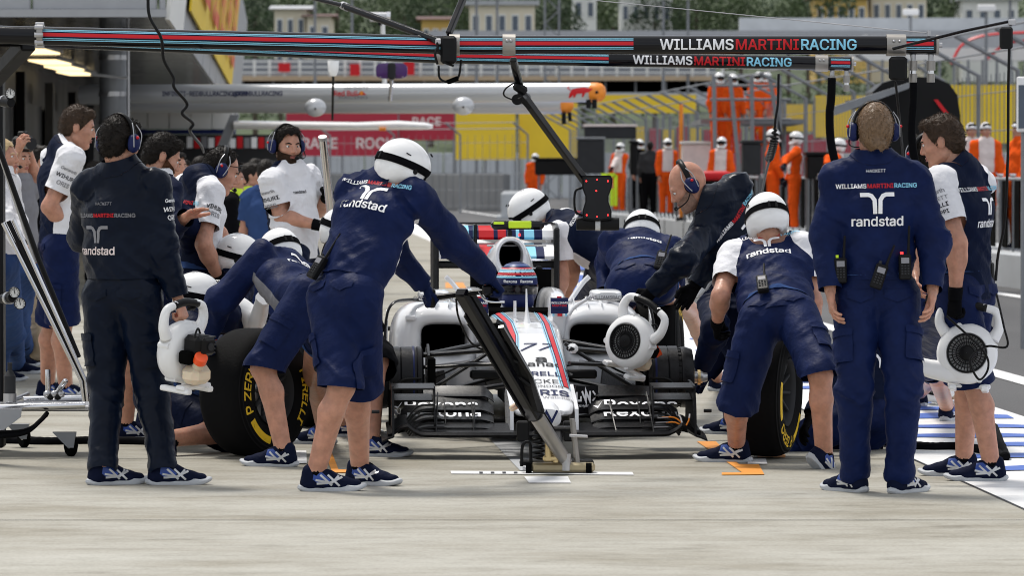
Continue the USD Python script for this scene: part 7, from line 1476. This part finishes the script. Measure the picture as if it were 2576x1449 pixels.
person('mechanic bent over with his belt towards us, white helmet beyond', 1.8, 27.4, (1612, 705), (1618, 608, 1), 0, hips=4, head=(1614, 590, 1), look=0, pitch=45, helmet=True,
    LA=((1530, 660, 1), (1520, 740, -1)), RA=((1690, 670, 1), (1700, 760, 1)), LL=((1560, 830, -1), (1545, 1020, 'g')), RL=((1735, 800, -1), (1806, 985, 'g')), Lf=-20, Rf=60, gloves='black_cloth', hip_up=V(0, .55, .83), arch=-.05,
    text=[('randstad', 'white_print', .035, 0, .16, True, 'back')], radios=((.12, .05, 'back', .12, None, .2),))
person('bald man in headset and black leather overalls leaning left with a leaf blower', 1.84, 25.6, (1945, 700), (1795, 508, -1), -42, head=(1724, 462, 0), look=-95, pitch=34, hair='none', beard='stubble', headset=True, tm='leather', bm='navy', skin='skin',
    LA=((1722, 650, -1), (1638, 735, 1)), RA=((1800, 690, 1), (1720, 760, 1)), LL=((1890, 900, -1), (1880, 1080, 'g')), RL=((1960, 900, 1), (1950, 1075, 'g')), gloves='black_cloth', hands=('grip', 'relaxed'), arch=-.03, fat=1.4,
    text=[('@wmr', None, .02, 0, .11, True, 'back'), ('@rr', 'white_print', .12, .02, .2, True, 'back')] + [('WIHURI', 'white_print', .02, 0, .09, True, 'sleeveL'), ('HACKETT', 'white_print', .018, 0, .125, False, 'sleeveL'), ('PIRELLI', 'white_print', .022, 0, .16, True, 'sleeveL'), ('KEMPPI', 'white_print', .02, 0, .195, True, 'sleeveL')])
person('wheel gunner in white helmet kneeling with his face turned left', 1.8, 25.9, (1900, 905), (1815, 728, 0), -60, head=(1776, 682, 0), look=-105, pitch=30, helmet=True, tm='navy_dark',
    LA=((1800, 830, -1), (1765, 930, 1)), RA=((1840, 850, 1), (1770, 950, 1)), LL=((1810, 985, -1), (1850, 1095, 'g')), RL=((1860, 1000, 1), (1950, 1085, 'g')), gloves='navy_dark', hands=('grip', 'grip'), bm='navy')
person('mechanic in white helmet kneeling low behind the leaf blower and the front tyre', 1.8, 25.3, (405, 990), (478, 815, 0), 60, hips=70, head=(498, 752, 1), look=92, pitch=16, helmet=True, arch=-.03,
    RA=((470, 900, -1), (545, 880, 1)), LA=((520, 900, 1), (570, 870, 1)), RL=((505, 1075, -1), (425, 1150, 'g')), LL=((500, 975, 1), (440, 1110, 'g')), Rf=80, Lf=80, Rtoe=60, bottom='shorts', gloves='navy_dark', bm='navy_dark', tm='navy_dark')
person('mechanic whose white helmet shows behind the squatting tyre man', 1.8, 26.6, (560, 850), (585, 700, 0), 70, head=(602, 652, 0), look=100, pitch=20, helmet=True, tm='navy_dark', LA=((600, 780, 1), (640, 800, 1)), RA=((570, 800, -1), (630, 810, 1)), LL=((620, 950, 1), (560, 1040, 'g')), RL=((600, 960, -1), (540, 1060, 'g')), gloves='navy_dark', bm='navy_dark')
person('wheel gunner in black overalls kneeling behind the jack man', 1.8, 25.3, (880, 850), (850, 640, 1), 70, head=(866, 590, 1), look=80, pitch=30, helmet=True, tm='black_cloth', bm='black_cloth',
    LA=((900, 700, 1), (930, 800, 1)), RA=((880, 760, -1), (935, 930, 1)), RL=((968, 800, -1), (935, 1150, 'g')), LL=((940, 930, 1), (860, 1100, 'g')), Rf=110, Lf=90, bottom='shorts', hem=.16, gloves='black_cloth', hands=('grip', 'grip'))
person('man in headset half hidden between the woman and the young man', 1.78, 25.2, (2340, 735), (2335, 455, 0), -5, head=(2330, 395, 0), look=-25, headset=True, top='polo', tm='polo_navy', hair='short', LA=((2290, 600, 0), (2300, 690, -1)), RA=((2385, 600, 0), (2380, 690, 1)), LL=((2318, 890, -1), (2312, 1025, 'g')), RL=((2368, 900, 1), (2380, 1060, 'g')), Lf=-20, Rf=20, bottom='shorts', text=BACK[1:])
person('mechanic kneeling on the ground seen between the legs of the woman', 1.8, 25.2, (2190, 1025), (2188, 860, 0), -20, head=(2180, 800, 0), look=-60, helmet=True, tm='polo_navy', bm='navy', LA=((2100, 960, -1), (2040, 1050, -1)), RA=((2250, 960, 0), (2230, 1040, 1)), LL=((2020, 1105, -1), (2120, 1130, 'g')), RL=((2170, 1105, -1), (2222, 1122, 'g')), Lf=10, Rf=-20, Rtoe=50, Ltoe=40, bottom='shorts', hem=.1, knee_pad=True, gloves='black_cloth', text=[('@rr', 'white_print', .12, .0, .1, True, 'back')])
# onlookers on the left
person('photographer raising a black camera at the left edge', 1.74, 33.5, (45, 655), (42, 395, 0), 120, head=(42, 338, 0), look=120, pitch=4, top='polo', tm='grey_cloth', hair='short', hairm='hair_brown', LA=((88, 450, 0), (72, 378, -1)), RA=((20, 450, -1), (46, 378, -1)), bottom='trousers', bm='jeans', hands=('half', 'half'), text=(), LL=((60, 790, 0), (66, 915, 'g')), RL=((30, 790, 0), (28, 925, 'g')), Lf=60, Rf=90, res=.014)
o = thing('photo_camera', at(60, 362, 33.1), 'black camera held up to the photographer face', 'camera'); cc = at(58, 362, 33.1)
obj('body', bx(cc, (.15, .08, .11), rotz(-.5), .02), 'black_plastic', o); obj('lens', cyl(cc + V(.02, -.03, 0), cc + V(.07, -.13, 0), .042, 18), 'black_gloss', o); obj('viewfinder', bx(cc + V(0, 0, .07), (.06, .06, .04), rotz(-.5), .01), 'black_plastic', o)
person('blond woman in headset and white shirt cut by the left edge', 1.72, 31.0, (-2, 655), (5, 440, 0), 100, head=(8, 395, 0), look=110, headset=True, hair='bun', hairm='hair_blond', tm='white_cloth', bm='jeans', RA=((20, 560, -1), (55, 620, -1)), LA=((40, 560, 1), (60, 620, -1)), LL=((25, 800, 0), (40, 942, 'g')), RL=((0, 800, 0), (-5, 960, 'g')), res=.014)
person('onlooker in beige trousers and dark shirt behind the trolley', 1.78, 36.0, (85, 650), (90, 450, 0), 150, head=(100, 395, 0), look=110, top='polo', tm='black_cloth', bm='beige_cloth', hair='short', LL=((65, 780, 0), (58, 912, 'g')), RL=((105, 780, 0), (98, 918, 'g')), Lf=100, Rf=100, shoem='black_cloth', res=.014)
# people further down the pit lane
def far(label, x, ytop, Y, look, tm, bm, H=1.76, fr=None, group=None, **kw):
    sc = F / Y; zt = CAMZ + (HZ - ytop) / sc; dz = zt - H; y = lambda z: HZ - (z + dz - CAMZ) * sc
    kw.setdefault('res', .018 if Y < 70 else .024)
    return person(label, H, Y, (x, y(.53 * H)), (x + 2, y(.825 * H), 0), look, head=(x + 3, y(.935 * H), 0), tm=tm, bm=bm, front=fr, text=(), shoe=Y < 70, belt=False, body_detail=False, group=group, **kw)
CP2 = [('dark jacketed man just right of the bearded man in profile', 425, 398, 52, 150, 'black_cloth'), ('man in black seen over the spread hand', 488, 402, 57, 190, 'black_cloth'), ('man in dark navy behind the balding man headset', 504, 386, 49, 60, 'navy_dark'), ('man in grey jacket behind the glasses of the balding man', 566, 396, 60, 200, 'dark_grey'), ('dark suited man right of the balding man face', 606, 404, 63, 120, 'black_cloth'), ('man in black behind the elbow of the tube holder', 690, 398, 66, 160, 'black_cloth'), ('man in black behind the white collar at the far left', 152, 408, 62, 100, 'black_cloth'), ('man in dark red behind the ear of the overalled man', 378, 404, 64, 100, 'red_cloth'), ('navy shirted man between the lime vests', 640, 392, 52, 40, 'navy_dark')]
CP = ['dark haired man in black shirt far behind the bearded man', 'man in navy team shirt just left of the coiled cable', 'woman in dark jacket right of the balding man shoulder', 'man in lime vest standing behind the balding man', 'man with lime vest and blue sleeves near the tube man elbow', 'dark suited man in the far crowd beside the lime vests', 'man in grey shirt far behind the photographers', 'man in red shirt deep in the garage mouth', 'broad man in black beside the round column', 'man in navy jacket seen past the bearded man ear', 'man in blue jacket left of the tube man shoulder', 'man in light trousers among the far crowd']
for i, (x, top, Y, lk, tm, bm, ve) in enumerate([(262, 402, 47, 120, 'black_cloth', 'black_cloth', None), (458, 392, 44, 170, 'navy_dark', 'jeans', None), (515, 398, 50, 200, 'black_cloth', 'black_cloth', None), (585, 410, 46, 95, 'black_cloth', 'jeans', 'hivis'), (628, 402, 48, 80, 'jeans', 'beige_cloth', 'hivis'), (655, 405, 55, 190, 'black_cloth', 'black_cloth', None), (85, 400, 52, 60, 'grey_cloth', 'black_cloth', None), (118, 405, 58, 150, 'red_cloth', 'black_cloth', None), (235, 398, 54, 100, 'black_cloth', 'black_cloth', None), (440, 372, 40, 140, 'navy_dark', 'black_cloth', None), (668, 392, 42, 20, 'jeans', 'navy', None), (545, 405, 62, 160, 'grey_cloth', 'beige_cloth', None)]):
    far(CP[i], x, top, Y, lk, tm, bm, 1.74 + .02 * (i % 5), top='long' if i % 2 else 'polo', vest=ve, hair='short', cap=None)
for l, x, top, Y, lk, tm in CP2: far(l, x, top, Y, lk, tm, 'black_cloth', 1.76, hair='short')
# marshals in orange on the pit wall and the platform
ML = [(1343, 384, 138, 190, 'at the far left beside the slanting signal arm'), (1557, 357, 124, -150, 'holding the lime board on the wall'), (1676, 346, 112, 170, 'left of the bald man head'), (1812, 342, 101, -170, 'above the bald man with a helmet and white bib'), (1943, 322, 88, 80, 'left of a facing pair by the coiled cable'), (1998, 328, 87, -95, 'right of a facing pair by the coiled cable'), (2105, 345, 83, -80, 'bending beside the woman headset'), (2440, 305, 76, 175, 'in white cap left of the capped pair'), (2476, 304, 74, 170, 'in white cap right of the capped pair'), (2562, 298, 66, -110, 'cut by the right edge')]
for i, (x, top, Y, lk, w) in enumerate(ML):
    capd = i in (7, 8, 9)
    far(f'marshal in orange overalls {w}', x, top, Y, lk, 'orange_suit', 'orange_suit', 1.78, helmet=not capd, cap='white_cloth' if capd else None, vest='pale_banner' if i in (1, 3, 7, 8, 2, 5, 6) else None, gloves='leather' if i in (1, 4, 5) else None, LA=((x - 22, HZ - (1.72 - CAMZ) * F / Y, -1), (x - 24 * 66 / Y * 1.4, HZ - (1.62 - CAMZ) * F / Y, -1)) if i in (1, 5, 6) else None)
far('man in dark jacket among the marshals on the pit wall', 1632, 352, 114, 0, 'dark_grey', 'black_cloth', hair='short'); far('man in black and white helmet beside the dark jacket', 1606, 348, 118, 160, 'black_cloth', 'black_cloth', helmet=True)
for x, w in ((1806, 'left'), (1840, 'right')): far(f'marshal in orange on the high platform, {w} of the nearer two', x, 180 + (x - 1806) * .1, 105, 160, 'orange_suit', 'orange_suit', 1.78, helmet=True)
for x, w in ((1905, 'left'), (1925, 'right')): far(f'marshal in orange on the high platform, {w} of the farther two', x, 178, 112, 200, 'orange_suit', 'orange_suit', 1.78, helmet=True)
